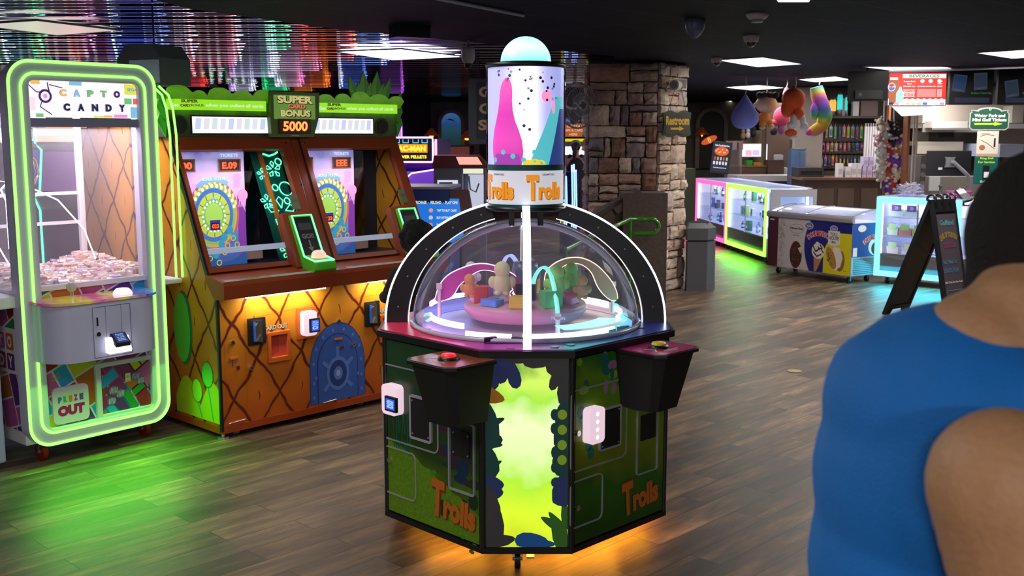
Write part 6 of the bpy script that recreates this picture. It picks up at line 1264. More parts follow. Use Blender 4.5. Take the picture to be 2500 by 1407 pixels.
# arched niches on the far wall
ST = D('niche stone', (.20, .165, .13), .8, 0, .5, 12, .3)
def niche(px0, px1, pt, pb, label, inner, Y=24.4):
    a_, c_ = A(px0, pb, Y), A(px1, pt, Y); W2 = (c_.x - a_.x) / 2; H2 = c_.z - a_.z; t = thing('arched_niche', label, 'wall niche', ((a_.x + c_.x) / 2, Y, a_.z)); n = 14
    def ar(w__, hh, z0): return [(w__, z0)] + [(w__ * cos(PI * i / n), hh - w__ + w__ * sin(PI * i / n)) for i in range(n + 1)] + [(-w__, z0)]
    MB().frame(ar(W2, H2, -.1), ar(W2 * .74, H2 - W2 * .24, -.1), -.08, .0, ST).build('stone_arch', t, .01); MB().ply(ar(W2 * .75, H2 - W2 * .24, -.1), inner, .01).build('niche_panel', t); return t, W2, H2
t, W2, H2 = niche(1695, 1778, 262, 400, 'stone arch on the far wall with a red slit-eyed sign inside', D('niche black', (.012, .01, .012), .6))
m = MB(Matrix.Translation((-.05, -.03, H2 * .42)) @ Matrix.Rotation(-.45, 4, 'Y')); m.prism(ellp(0, 0, .19, .075, 24), -.02, .0, E('red eye sign', (.75, .10, .03), .8)); m.prism(ellp(0, 0, .03, .07, 14), -.025, -.02, E('yellow slit', (.9, .7, .1), .9)); m.prism(ellp(0, 0, .008, .065, 12), -.028, -.025, T_BLACK); m.build('eye_sign', t)
BLN = ramp_mat('seascape mural', [(0, (.01, .05, .05)), (.45, (.02, .10, .16)), (.55, (.02, .09, .28)), (1, (.08, .25, .55))], 2, .5, 0, .8, .2, 8)
t, W2, H2 = niche(1070, 1134, 268, 352, 'stone arch on the far wall with a blue seascape mural', BLN, 24.3)
MB(Matrix.Translation((-.02, -.02, H2 * .70))).ply([(-.09, 0), (-.02, .035), (.06, .01), (.10, -.05), (.03, -.01), (-.02, .0)], T_BLACK, 0).build('leaping_fish_print', t)
for px, py, lab in ((1053, 324, 'orange-lit wall lamp left of the blue mural arch'), (1140, 330, 'orange-lit wall lamp right of the blue mural arch'), (1714, 322, 'amber wall lamp left of the red slit-eyed sign')):
    q = A(px, py, 24.1); t = thing('wall_lamp', lab, 'lamp', (q.x, 24.1, q.z)); MB().lathe([(.02, .10), (.17, -.06), (.16, -.07)], E('lamp shade amber', (.32, .045, .01), .12), 16).build('shade', t); MB().lathe([(.0, -.05), (.05, -.05), (.05, -.10 if px < 1500 else -.02), (.0, -.12)], E('lamp bulb amber', (1, .35, .04), 2.5), 12).build('bulb', t); MB().box(-.02, .02, .0, .4, .0, .04, BLACK).build('bracket', t)
# stonework strips and dark hall behind the niches
struct(MB().box(A(1640, 300, 24.5).x, A(1840, 300, 24.5).x, 24.45, 24.6, 0, 2.45, D('far stone wall', (.11, .095, .08), .8, 0, .6, 5, .4)), 'wall_far_stone')
struct(MB().box(A(1052, 300, 24.5).x, A(1170, 300, 24.5).x, 24.45, 24.6, 0, 2.45, D('far stone wall', (.11, .095, .08), .8, 0, .6, 5, .4)), 'wall_far_stone_left')
# menu kiosk
q = A(1755, 424, 17.9); t = thing('menu_kiosk', 'slim black ordering screen showing pizza and drinks behind the pink case', 'screen', (q.x, 17.9, 0), 90)
f = Matrix.Translation((0, 0, q.z)) @ Matrix.Rotation(.10, 4, 'Y'); h = pz(346, 17.9) - q.z; MB(f).box(-.16, .16, 0, .03, 0, h, BLACK).build('screen_body', t, .004)
m = MB(f); m.rect(-.145, .145, .03, h - .03, E('menu dark', (.015, .02, .04), .6), .002); PZ_ = E('pizza red', (.65, .10, .03), .8); m.prism(ellp(0, h * .70, .12, .075, 18), -.004, -.003, PZ_)
for k in range(8): m.disc(-.09 + .025 * k, h * .70 + .03 * sin(k * 2), .013, E('pizza cheese', (.8, .45, .15), .8), .005)
for k in range(5): m.rect(-.12 + .05 * k, -.09 + .05 * k, h * .28, h * .38, E('cup white', (.7, .7, .75), .8), .004); m.rect(-.11 + .05 * k, -.085 + .05 * k, h * .42, h * .52, E('glass mix %d' % (k % 3), ((.5, .08, .05), (.45, .5, .1), (.5, .5, .55))[k % 3], .8), .004)
m.text('Order Food & Drink Here', 0, h * .88, .03, E('menu white', (.9, .9, .95), 1), .24, .005); m.text('Tap Screen to Start Order', 0, h * .18, .022, E('menu white', (.9, .9, .95), 1), .22, .005); m.build('screen_picture', t)
MB().cyl((0, .05, 0), (0, .05, q.z + .02), .03, BLACK, n=10).cyl((0, .05, 0), (0, .05, .02), .15, BLACK, n=18).build('stand', t)
# register desk
t, w_, h = flat('register_desk', 'brown wooden register desk behind the pink case', 'desk', 1800, 408, 1872, 450, 19.75, .5, D('desk brown', (.17, .09, .05), .5), z0=0, child='desk'); DZ = h
MB().box(-w_ / 2 - .03, w_ / 2 + .03, -.03, .62, h, h + .03, D('desk top brown', (.28, .15, .08), .4)).build('desk_top', t)
t, w_, h = flat('register_screen', 'white and pink register screen on the wooden desk', 'screen', 1810, 350, 1860, 384, 19.85, .03, D('screen shell', (.5, .5, .52), .4)); MB().rect(-w_ * .47, w_ * .47, h * .05, h * .95, E('register page', (.85, .80, .98), 1.1), .002).rect(-w_ * .3, -w_ * .0, h * .1, h * .5, E('register pink', (.9, .45, .55), 1), .003).rect(w_ * .05, w_ * .38, h * .15, h * .5, E('register lilac', (.7, .5, .8), 1), .003).build('screen_page', t)
MB().box(-.03, .03, .0, .03, -(pz(384, 19.85) - DZ - .03), 0, BLACK).box(-.1, .1, -.05, .1, -(pz(384, 19.85) - DZ - .03), -(pz(384, 19.85) - DZ - .04), BLACK).build('stand', t)
def ond(name, lab, cat, p0, p1, hh, c, Y=19.8, z=None, dep=.15): a_, c_ = A(p0, 400, Y), A(p1, 400, Y); return item(name, lab, cat, None, MB().prismz([((a_.x - c_.x) / 2, 0), ((c_.x - a_.x) / 2, 0), ((c_.x - a_.x) / 2, dep), ((a_.x - c_.x) / 2, dep)], 0, hh, D('desk thing %s' % (c,), c, .4)), ((a_.x + c_.x) / 2, Y, DZ + .031 if z is None else z))
ond('bin', 'bright green bin on the register desk', 'bin', 1823, 1837, .09, (.04, .5, .04)); ond('tray', 'orange-yellow tray on the register desk', 'tray', 1840, 1860, .05, (.6, .35, .02))
nb = solo('snack_rack', 'clear rack beside the menu kiosk holding paper boxes', 'rack', 1775, 366, 1812, 428, 19.62, .3, GL('rack acrylic', (.8, .72, .6), .15, .25), z0=.0)
NZ = pz(366, 19.62)
for i, (p, c) in enumerate(((1775, (.5, .42, .45)), (1787, (.6, .5, .5)), (1802, (.6, .35, .35)))): ond('popcorn_box', 'striped paper box on the clear rack, ' + ('left', 'middle', 'right')[i], 'box', p, p + 11, .16, c, 19.68, NZ + .001, .12)
for i, (p0, p1, q0, q1, Y, c, lab) in enumerate(((1811, 1862, 318, 348, 21.5, (.12, .08, .05), 'dark prize shelf with soft toys far behind the register'), (1868, 1876, 315, 352, 21.0, (.45, .35, .25), 'narrow colourful card strip beside the prize shelf'))): solo('prize_shelf' if i == 0 else 'card_strip', lab, 'shelf' if i == 0 else 'rack', p0, q0, p1, q1, Y, .3, D('far thing %d' % i, c, .5), z0=0)
for i, (px, py, c, nm) in enumerate(((1830, 330, (.6, .6, .62), 'white-faced'), (1845, 325, (.03, .03, .03), 'black'), (1818, 332, (.35, .2, .12), 'brown'))):
    q = A(px, py, 21.3); tg = MB(); tg.ell((0, 0, 0), (.05, .05, .07), D('far toy %d' % i, c, .9)); tg.ell((0, 0, .09), (.04, .04, .04), D('far toy %d' % i, c, .9)); item('soft_toy', nm + ' soft toy on the dark prize shelf far behind the register', 'toy', None, tg, (q.x, 21.455, q.z))
solo('lit_door_edge', 'thin white door edge with painted-in glow beside the brown passage panel', 'light', 1872, 352, 1874, 382, 19.9, .05, E('door edge glow', (.9, .9, 1), 1.2), z0=.2)  # light on the door edge put in as emission; no lamp here
solo('paper_bin', 'small white bin on the far brown desk', 'bin', 1895, 378, 1912, 391, 19.62, .2, WHITE)
solo('far_desk', 'dark brown far desk under the white bin', 'desk', 1874, 391, 1915, 440, 19.6, .35, DARKWOOD, z0=0)
solo('paper_towels', 'crumpled white paper rolls behind the long white counter', 'paper', 1898, 410, 1925, 422, 19.7, .3, WHITE, z0=1.0)
solo('stool', 'pale green tub chair back left of the menu kiosk', 'chair', 1672, 412, 1698, 432, 19.5, .4, D('olive seat', (.10, .12, .07), .6), z0=0)
# screens under the ceiling
def hang(t, w_, h, zt, Y):
    MB().cyl((0, .06, h - .02), (0, .06, CEIL - zt + h), .015, BLACK, n=8).build('ceiling_pole', t)
t, w_, h = flat('hanging_screen', 'black screen seen from behind, hanging left of the red beverage menu', 'screen', 2072, 174, 2170, 246, 12.6, .06, D('screen back', (.004, .004, .005), .7)); hang(t, w_, h, pz(174, 12.6), 12.6)
m = MB(); m.box(-.16, .16, -.02, 0, .02, .12, BLACK); m.rect(-.12, -.08, .05, .09, D('dim label', (.08, .08, .1), .5), .021); m.build('rear_cover', t)
t, w_, h = flat('menu_screen', 'lit red BEVERAGES menu screen hanging over the drinks counter', 'screen', 2166, 177, 2313, 258, 13.0, .06, BLACK); hang(t, w_, h, pz(177, 13.0), 13)
m = MB(); RDM = E('menu red', (.75, .03, .02), 1.0); WHM = E('menu bright white', (1, 1, 1), 1.1); X = lambda u: -w_ / 2 + w_ * u; Zz = lambda v: h * (1 - v)
m.rect(X(.01), X(.99), Zz(.985), Zz(.015), RDM, .002); m.hill(X(.01), X(.99), Zz(.985), lambda x: Zz(.80) + .008 * sin(x * 90), WHM, .003, 40); m.rect(X(.24), X(.98), Zz(.17), Zz(.05), WHM, .003); m.text('BEVERAGES', X(.61), Zz(.11), h * .095, E('menu green', (.08, .30, .18), 1), w_ * .52, .005, 0, .04)
for k, (s_, v, pr) in enumerate((('Fountain Drink', .27, '$6.50'), ('Icee', .34, '$6.50'), ('Souvenir Cup', .42, '$7.50'), ('Aquafina Water', .53, '$3.75'), ('Gatorade', .59, '$4.50'), ('Energy Drinks', .65, '$4.50'), ('Bottled Soda', .71, '$3.50'))):
    m.text(s_, X(.36), Zz(v), h * .04, WHM, w_ * (.20 if len(s_) > 6 else .07), .005, 0, .03); m.text(pr, X(.88), Zz(v), h * .04, WHM, w_ * .08, .005, 0, .03)
    if k > 1: m.rect(X(.50), X(.82), Zz(v + .006), Zz(v - .006), WHM, .004)
for k, (u, s_) in enumerate(((.58, '16oz'), (.72, '22oz'), (.87, '32oz'))):
    m.prism(ellp(X(u), Zz(.26), w_ * .035, h * .06, 12), -.0035, -.003, WHM); m.text('$6.00', X(u), Zz(.30), h * .03, RDM, w_ * .05, .0056); m.text(s_, X(u), Zz(.24), h * .03, RDM, w_ * .05, .0056)
m.rect(X(.02), X(.17), Zz(.95), Zz(.15), E('cola brown', (.35, .10, .03), 1), .0035); m.rect(X(.03), X(.16), Zz(.22), Zz(.15), WHM, .0037); m.disc(X(.06), Zz(.44), .045, WHM, .004, .05); m.ring(X(.06), Zz(.44), .0, .04, E('cola blue', (.05, .15, .6), 1), .0043, 16, 180, 360, 1.1); m.ring(X(.06), Zz(.44), .0, .04, E('menu red', (.75, .03, .02), 1.0), .0043, 16, 20, 170, 1.1)
m.ply([(X(.14), Zz(.93)), (X(.27), Zz(.93)), (X(.27), Zz(.62)), (X(.235), Zz(.50)), (X(.23), Zz(.43)), (X(.19), Zz(.43)), (X(.185), Zz(.50)), (X(.14), Zz(.62))], E('bottle mint', (.35, .72, .58), 1), .0045)
for k in range(10): c = ((.02, .02, .03), (.75, .35, .5), (.6, .7, .5), (.7, .55, .4), (.45, .65, .35), (.4, .6, .3), (.1, .15, .5), (.85, .85, .9), (.55, .65, .85), (.6, .3, .55))[k]; m.rect(X(.02 + .097 * k), X(.10 + .097 * k), Zz(.98), Zz(.90), E('menu logo %d' % k, c, .9), .0048)
m.build('menu_picture', t)
q0_, q1_ = A(2185, 258, 12.9), A(2322, 283, 12.5)
lb = thing('tilted_light_box', 'white tilted light box hanging under the beverage menu', 'light', ((q0_.x + q1_.x) / 2, 12.8, q1_.z), 90); W2 = (q1_.x - q0_.x) / 2
MB().add([(-W2, .25, .13), (W2 * .88, .25, .13), (W2, 0, .03), (-W2 * .8, 0, 0), (-W2, .28, .15), (W2 * .88, .28, .15), (W2, .03, .05), (-W2 * .8, .03, .02)], [(0, 1, 2, 3), (7, 6, 5, 4), (0, 4, 5, 1), (1, 5, 6, 2), (2, 6, 7, 3), (3, 7, 4, 0)], E('panel glow', (.85, .78, .85), .75)).build('panel', lb)
MB().cyl((0, .27, .1), (0, .27, CEIL - q1_.z), .01, BLACK, n=6).build('ceiling_pole', lb)
PB = D('dim poster black', (.012, .012, .014), .3)
for i, (p0, p1, lab) in enumerate(((2316, 2428, 'dark unlit screen with two dim snapshots right of the beverage menu'), (2434, 2560, 'dark unlit screen with one dim snapshot at the right edge'))):
    t, w_, h = flat('dark_screen', lab, 'screen', p0, 168, p1, 256, 13.0, .06, PB); hang(t, w_, h, pz(168, 13.0), 13)
    for k, (u, v, a_) in enumerate((((.22, .40, .12), (.70, .35, -.05)) if i == 0 else ((.28, .55, -.15),))):
        m = MB(Matrix.Translation((-w_ / 2 + w_ * u, -.002, h * (1 - v))) @ Matrix.Rotation(a_, 4, 'Y')); m.rect(-.08, .08, -.10, .10, E('dim photo rim', (.035, .04, .07), .8), 0); m.rect(-.07, .07, -.065, .085, E('dim photo %d' % (k + i), ((.01, .03, .09), (.02, .03, .05), (.03, .03, .03))[k + i], .8), .001); m.text(('Mini Golf', 'Laser Tag', 'Go Karts')[k + i], 0, -.082, .014, E('dim photo ink', (.08, .09, .12), .8), .07, .002); m.build('snapshot_print', t)
    m = MB(); m.text('Golfland Triple Play' if i == 0 else 'Water Slides', .12, h * .32, .028, E('dim green ink', (.04, .12, .03), .8), .25, .004); m.rect(-.2, .22, h * .06, h * .2, E('dim violet box', (.02, .022, .05), .8), .003); m.build('screen_lettering', t)
tag(MB().cyl((A(2150, 168, 12.9).x, 12.9, CEIL - .03), (A(2560, 150, 12.2).x, 11.6, CEIL - .03), .02, D('rail grey', (.25, .25, .28), .4), n=8).build('ceiling_rail'), 'grey ceiling rail above the row of hanging screens', 'rail')
# wooden post, pipes
t, w_, h = flat('wooden_post', 'reddish brown square wooden post carrying strings of soft toys', 'post', 2199, 168, 2230, 640, 14.4, .17, WOOD, z0=0, child='post'); 
t['label'] = 'reddish brown square wooden post right of the hanging soft toys'
x_ = A(2190, 300, 15.4); solo('wooden_post', 'thinner reddish post left of the thick one, behind the soft toys', 'post', 2163, 258, 2176, 420, 15.9, .1, WOOD, z0=0)
for i, p in enumerate((2226, 2233)):
    pp = A(p + 6, 300, 14.9); tag(MB().tube([(0, 0, 0), (0, 0, CEIL)], .013, D('pipe cream', (.5, .46, .4), .4), 8).build('pipe'), 'cream pipe running up beside the thick wooden post, ' + ('left' if i == 0 else 'right') + ' of the pair', 'pipe', 'cream pipes').location = (pp.x, 14.9, 0)
# strings of soft toys
rp_ = random.Random(31); pc = {'white': (.62, .60, .58), 'cream': (.55, .45, .38), 'black': (.02, .02, .025), 'red': (.45, .02, .03), 'purple': (.14, .04, .35), 'brown': (.32, .14, .06), 'pink': (.6, .3, .35)}
kp = [(2157, 312, 'cream'), (2163, 330, 'white'), (2150, 352, 'pink'), (2154, 370, 'white'), (2150, 392, 'white'), (2148, 412, 'white'), (2152, 432, 'cream'), (2174, 320, 'black'), (2190, 328, 'black'), (2180, 350, 'black'), (2174, 372, 'red'), (2190, 374, 'brown'), (2186, 352, 'purple'), (2176, 396, 'purple'), (2190, 400, 'purple'), (2172, 414, 'red'), (2170, 430, 'brown'), (2186, 430, 'cream'), (2174, 450, 'red'), (2168, 462, 'purple')]
proto = {}
def toy_mb(c): m = MB(); mt = D('toy ' + c, pc[c], .95, 0, .5, 90); w__ = D('toy muzzle', (.6, .55, .5), .9); m.ell((0, 0, 0), (.05, .045, .058), mt, 10, 8); m.ell((0, -.01, .075), (.042, .04, .04), mt, 10, 8); m.ell((-.035, 0, .11), (.015, .01, .018), mt, 8, 6); m.ell((.035, 0, .11), (.015, .01, .018), mt, 8, 6); m.ell((0, -.045, .065), (.02, .012, .014), w__, 8, 6); m.ell((-.045, -.03, -.04), (.022, .025, .018), w__, 8, 6); m.ell((.045, -.03, -.04), (.022, .025, .018), w__, 8, 6); m.ell((-.055, -.01, .02), (.016, .016, .03), mt, 8, 6); m.ell((.055, -.01, .02), (.016, .016, .03), mt, 8, 6); return m
seen = {}
for i, (px, py, c) in enumerate(kp):
    q = A(px, py, 14.75); o = toy_mb(c).build('soft_toy') if c not in proto else proto[c].copy()
    if c in proto: COL.objects.link(o)
    else: proto[c] = o
    o.location = (q.x, 14.75, q.z); o.rotation_euler = (0, rp_.uniform(-.5, .5), rp_.uniform(-.6, .6)); o.scale = (1.25,) * 3; lvl = 'near the top' if py < 340 else ('at mid height' if py < 390 else ('low' if py < 440 else 'at the very bottom')); sd_ = 'left' if px < 2165 else 'right'
    seen[(c, lvl, sd_)] = seen.get((c, lvl, sd_), 0) + 1; o['label'] = '%s soft toy %s on the %s string by the post' % (c, lvl, sd_) + (', lower' if seen[(c, lvl, sd_)] == 2 else (', lowest' if seen[(c, lvl, sd_)] == 3 else '')); o['category'] = 'toy'; o['group'] = 'soft toys hanging by the wooden post'
for i, (px, p1) in enumerate(((2160, 2152), (2184, 2178))):
    a_, c_ = A(px, 262, 14.8), A(p1, 460, 14.8); tag(MB().tube([(a_.x, 14.82, CEIL - .01), (a_.x, 14.82, a_.z), (c_.x, 14.82, c_.z)], .009, D('rope white', (.55, .5, .48), .8), 6).build('rope'), 'pale rope holding the %s string of soft toys' % ('left', 'right')[i], 'rope')
# kitchen
HD = D('steel hood', (.50, .46, .42), .35, .6)
t, w_, h = flat('exhaust_hood', 'pale steel exhaust hood across the kitchen behind the screens', 'hood', 2252, 255, 2500, 300, 16.2, .7, D('hood cream', (.42, .37, .32), .5), child='hood'); MB().box(-w_ / 2, -w_ / 2 + 1.2 * w_ * .5, -.03, 0, -.14, -.02, HD).build('lower_lip', t)
t, w_, h = flat('kitchen_shelf', 'long steel kitchen shelf below the hood', 'shelf', 2240, 346, 2352, 356, 16.0, .98, HD); MB().box(-w_ / 2, w_ / 2, 0, .02, -.12, 0, D('splash plate cream', (.36, .33, .28), .6)).build('splash_plate', t)  # plate in a darker cream than the wall behind
t, w_, h = flat('wall_cabinet', 'white wall cabinet seen between the post and the green ticket sign', 'cabinet', 2275, 296, 2363, 312, 15.9, 1.08, D('cabinet white', (.6, .58, .56), .4)); MB().box(-w_ / 2, w_ / 2, -.01, 0, -.03, .0, STEEL).build('cabinet_edge', t)
solo('menu_board', 'brown slatted board beside the pipes', 'board', 2238, 283, 2275, 318, 16.9, .1, D('board brown', (.12, .08, .06), .6))
t, w_, h = flat('freezer_cabinet', 'tall dark grey kitchen cabinet with round dials behind the monitor', 'cabinet', 2235, 380, 2262, 640, 15.2, .5, D('dark grey steel', (.10, .09, .09), .4), z0=0, child='body')
for k in range(4): MB().cyl((0, -.01, h - .15 - .12 * k), (0, 0, h - .15 - .12 * k), .035, D('dial grey', (.25, .23, .22), .4), n=14).build('dial', t)
solo('steel_counter', 'stainless kitchen counter behind the cyan case', 'counter', 2262, 432, 2480, 640, 15.5, .6, HD, z0=0)
solo('paper_sign', 'white notice sheet on the kitchen counter beside the dials', 'notice', 2268, 432, 2296, 466, 15.48, .03, T_WHITE)
for i, (p0, q0, p1, q1, Y, c, lab, nm, ct) in enumerate(((2440, 352, 2500, 384, 15.0, (.25, .27, .4), 'bluish printed box behind the green service sign', 'printed_box', 'box'), (2455, 302, 2510, 314, 15.6, (.6, .6, .6), 'white shelf edge at the right edge above the person', 'shelf_edge', 'shelf'), (2440, 355, 2505, 420, 15.6, (.035, .032, .035), 'dark kitchen machine at the right edge', 'kitchen_machine', 'machine'), (2290, 320, 2330, 345, 16.6, (.04, .04, .03), 'dark opening box under the wall cabinet', 'dark_box', 'box'), (2470, 258, 2500, 300, 15.9, (.45, .42, .38), 'pale panel door at the right edge under the dark screen', 'panel_door', 'panel'))): solo(nm, lab, ct, p0, q0, p1, q1, Y, 16.98 - Y, D('kitchen %s' % (c,), c, .5))
# monitor on arm
t, w_, h = flat('monitor', 'black monitor seen from behind on a grey swing arm', 'monitor', 2262, 368, 2373, 430, 12.9, .04, D('monitor back', (.02, .02, .024), .45), bevel=.006)
m = MB(); m.box(-.05, .05, -.03, 0, h * .35, h * .75, GREY)
for a_ in (45, 135, 225, 315): m.line([(.0, h * .55), (.08 * cos(R(a_)), h * .55 + .08 * sin(R(a_)))], .02, GREY, .02)
m.tube([(.0, -.05, h * .55), (.03, -.06, h * .55), (.22, -.04, h * .02), (.26, -.03, -.10), (.26, -.03, -pz(430, 12.9) + .01)], .024, D('arm grey', (.33, .33, .36), .35), 8); m.build('swing_arm', t)
MB().rect(-.13, -.08, h * .25, h * .34, T_WHITE, .002).build('label_sticker', t)
# ticket sign stack
Y = 12.2; q = A(2417, 265, Y); t = thing('ticket_sign', 'green sign reading Water Park and Mini Golf Tickets with a lime arrow', 'sign', (q.x, Y, 0), 90); za, zb = pz(318, Y), pz(262, Y); W2 = 48 * Y / 2600
def crest(k): w__ = W2 - k; return [(-w__ * .85, za + k), (w__ * .85, za + k), (w__, za + .03 + k * .3), (w__, zb - .07), (w__ * .9, zb - .055), (w__ * .95, zb - .03 - k * .5)] + [(w__ * .6 * cos(PI * i / 8), zb - .035 - k + .035 * sin(PI * i / 8)) for i in range(9)] + [(-w__ * .95, zb - .03 - k * .5), (-w__ * .9, zb - .055), (-w__, zb - .07), (-w__, za + .03 + k * .3)]
MB().prism(crest(0), 0, .02, D('sign silver rim', (.40, .42, .40), .4)).build('rim', t, .003); MB().prism(crest(.014), -.004, 0, D('sign dark green', (.015, .075, .045), .4)).build('panel', t)
m = MB(); hz = (za + zb) / 2; m.text('Water Park and', 0, hz + .035, .036, T_WHITE, W2 * 1.55, .006, 0, .04); m.text('Mini Golf Tickets', 0, hz - .012, .036, T_WHITE, W2 * 1.72, .006, 0, .04); LG = D('arrow lime', (.42, .72, .03), .4); m.rect(-W2 * .75, W2 * .3, hz - .068, hz - .048, LG, .006); m.ply([(W2 * .25, hz - .082), (W2 * .68, hz - .058), (W2 * .25, hz - .034)], LG, .0065); m.ring(0, zb - .022, .008, .014, T_WHITE, .006, 14); m.build('lettering', t)
MB().cyl((0, .015, 0), (0, .015, za + .05), .014, BLACK, n=8).cyl((0, .015, 0), (0, .015, .015), .14, BLACK, n=18).build('pole', t)
PC = D('notice cream', (.62, .56, .48), .6); z_a, z_b = pz(382, Y), pz(320, Y)
t2 = thing('notice', 'cream notice with a pizza drawing hung under the green ticket sign', 'notice', (A(2411, 350, Y).x, Y, 0)); w2_ = 26 * Y / 2600
MB().box(-w2_, w2_, .0, .006, z_a, z_b, PC).build('sheet', t2); m = MB(); m.disc(-.06, z_a + .10, .035, D('pizza ink', (.35, .12, .06), .5), .002, .03, 12); m.line([(-.09, z_b - .06), (-.02, z_b - .04), (.07, z_b - .05)], .004, T_BLACK, .002); m.line([(-.08, z_b - .10), (.0, z_b - .14), (.08, z_b - .2)], .004, T_BLACK, .002); m.rect(-w2_, w2_, z_a, z_a + .03, D('notice band', (.4, .3, .2), .6), .002); m.rect(.07, .09, z_b - .18, z_b - .08, T_BLACK, .002); m.text('Catch the Grand', -.03, z_b - .03, .01, T_BLACK, .1, .003); m.build('notice_print', t2)
z_a, z_b = pz(450, Y), pz(383, Y); t3 = thing('service_sign', 'dark teal Ring Bell For Service sign with a white bell button', 'sign', (A(2407, 415, Y).x, Y, 0)); w3 = 28 * Y / 2600
MB().box(-w3, w3, .0, .02, z_a, z_b, D('service teal', (.008, .10, .085), .4)).build('board', t3, .004); m = MB(); m.text('Ring Bell', 0, z_b - .02, .028, LG, .15, .002, 0, .03); m.text('For Service', 0, z_b - .06, .028, LG, .19, .002, 0, .03); m.text('Golfland', 0, z_a + .03, .026, T_WHITE, .12, .002, 0, .03); m.build('lettering', t3)
MB().box(-.035, .03, -.02, 0, z_a + .07, z_b - .10, BLACK).box(-.03, .025, -.024, -.02, z_a + .075, z_b - .17, WHITE).build('bell_button', t3)
# dark counter right of the cyan case, goods on top
dc = thing('register_counter', 'black register counter with paper notices right of the cyan case', 'counter', (4.97, 11.60, 0), 134.5); MB().box(.0, .9, 0.05, .6, 0, .93, D('counter black', (.03, .028, .032), .5)).build('body', dc, .005)
m = MB(Matrix.Translation((.03, .05, 0))); m.rect(.0, .12, .72, .86, D('notice grey', (.45, .45, .47), .6), .002); m.text('NOTICE', .06, .82, .015, T_BLACK, .08, .003); m.rect(.13, .33, .62, .86, D('notice grey2', (.38, .37, .36), .6), .002); m.text('NO', .19, .70, .03, T_BLACK, .05, .003); m.ring(.24, .80, .02, .028, T_BLACK, .003, 14, 0, 200); m.build('notice_sheets', dc)
CZ = 1.012
def cyl_loc(x, y): v = Matrix.Rotation(R(-44.5), 3, 'Z') @ Vector((x, y, 0)); return (CY0[0] + v.x, CY0[1] + v.y, CZ)
m = MB(); m.box(-.14, .14, -.08, .08, 0, .13, GL('straw box clear', (.93, .93, 1), .08, .10)); sb = m.build('straw_box'); sb.location = cyl_loc(.28, .2); sb.rotation_euler = (0, 0, R(-10)); tag(sb, 'clear box on the cyan case holding loose wrapped straws', 'box')
m = MB(); r_s = random.Random(5); SW = D('straw wrapper', (.72, .70, .74), .5); SP_ = D('straw stripe', (.35, .25, .45), .5)
for k in range(110): a_ = r_s.uniform(0, 2 * PI); z_ = r_s.uniform(.02, .14); x, y = r_s.uniform(-.10, .10), r_s.uniform(-.05, .05); t_ = r_s.uniform(-.5, .6); l = .05; m.tube([(x - l * cos(a_) * cos(t_), (y - l * sin(a_) * .5), z_ - l * sin(t_) * .5), (x + l * cos(a_) * cos(t_), y + l * sin(a_) * .5, z_ + l * sin(t_))], .003, SW if k % 5 else SP_, 4)
so_ = m.build('straws'); so_.location = Vector(sb.location) + Vector((0, 0, .002)); so_.rotation_euler = sb.rotation_euler; tag(so_, 'loose pile of wrapped white straws in the clear box', 'straws', kind='stuff')
m = MB(); BPK = D('basket pink', (.55, .05, .35), .4); bw = [(.12 * cos(2 * PI * k / 20), .07 * sin(2 * PI * k / 20)) for k in range(20)]
m.prismz(bw, 0, .01, BPK)
for k in range(20): x, y = bw[k]; m.tube([(x, y, .0), (x * 1.15, y * 1.15, .07)], .005, BPK, 4)
for z_, s_ in ((.03, 1.06), (.055, 1.12), (.07, 1.15)): m.tube([(x * s_, y * s_, z_) for x, y in bw], .006, BPK, 5, True)
b_o = m.build('basket'); b_o.location = cyl_loc(.80, .30); tag(b_o, 'small magenta plastic basket on the cyan case', 'basket')
pr = A(2372, 482, 11.6); t = thing('card_terminal', 'black card payment terminal with a pale screen on a stand', 'card terminal', (pr.x, 11.78, .93), 90)
f = Matrix.Translation((0, 0, .12)) @ Matrix.Rotation(-.9, 4, 'X') @ Matrix.Rotation(-.3, 4, 'Y'); MB(f).box(-.055, .055, 0, .03, -.09, .11, BLACK).build('body', t, .008); m = MB(f); m.rect(-.045, .045, .03, .095, E('terminal screen', (.75, .78, .85), .9), .002); m.build('screen', t)
m = MB(f)
for k in range(12): m.box(-.04 + .03 * (k % 3), -.02 + .03 * (k % 3), -.004, 0, .0 - .022 * (k // 3), .012 - .022 * (k // 3), D('key grey', (.08, .09, .12), .4))
m.build('keypad', t); MB().cyl((0, .03, 0), (0, .03, .11), .015, BLACK).cyl((0, .03, 0), (0, .03, .012), .07, BLACK).build('stand', t)
t = item('bottle', 'small dark-topped spray bottle beside the pink basket', 'bottle', None, MB().lathe([(0, 0), (.03, 0), (.03, .05), (.012, .08), (.012, .11), (.02, .12), (.015, .14), (0, .14)], D('bottle dark', (.05, .05, .06), .3), 12), cyl_loc(.62, .22))
item('bottle', 'small tan bottle standing behind the pink basket', 'bottle', None, MB().lathe([(0, 0), (.02, 0), (.02, .08), (.015, .10), (0, .10)], D('bottle tan', (.4, .33, .25), .4), 12), cyl_loc(.74, .48))
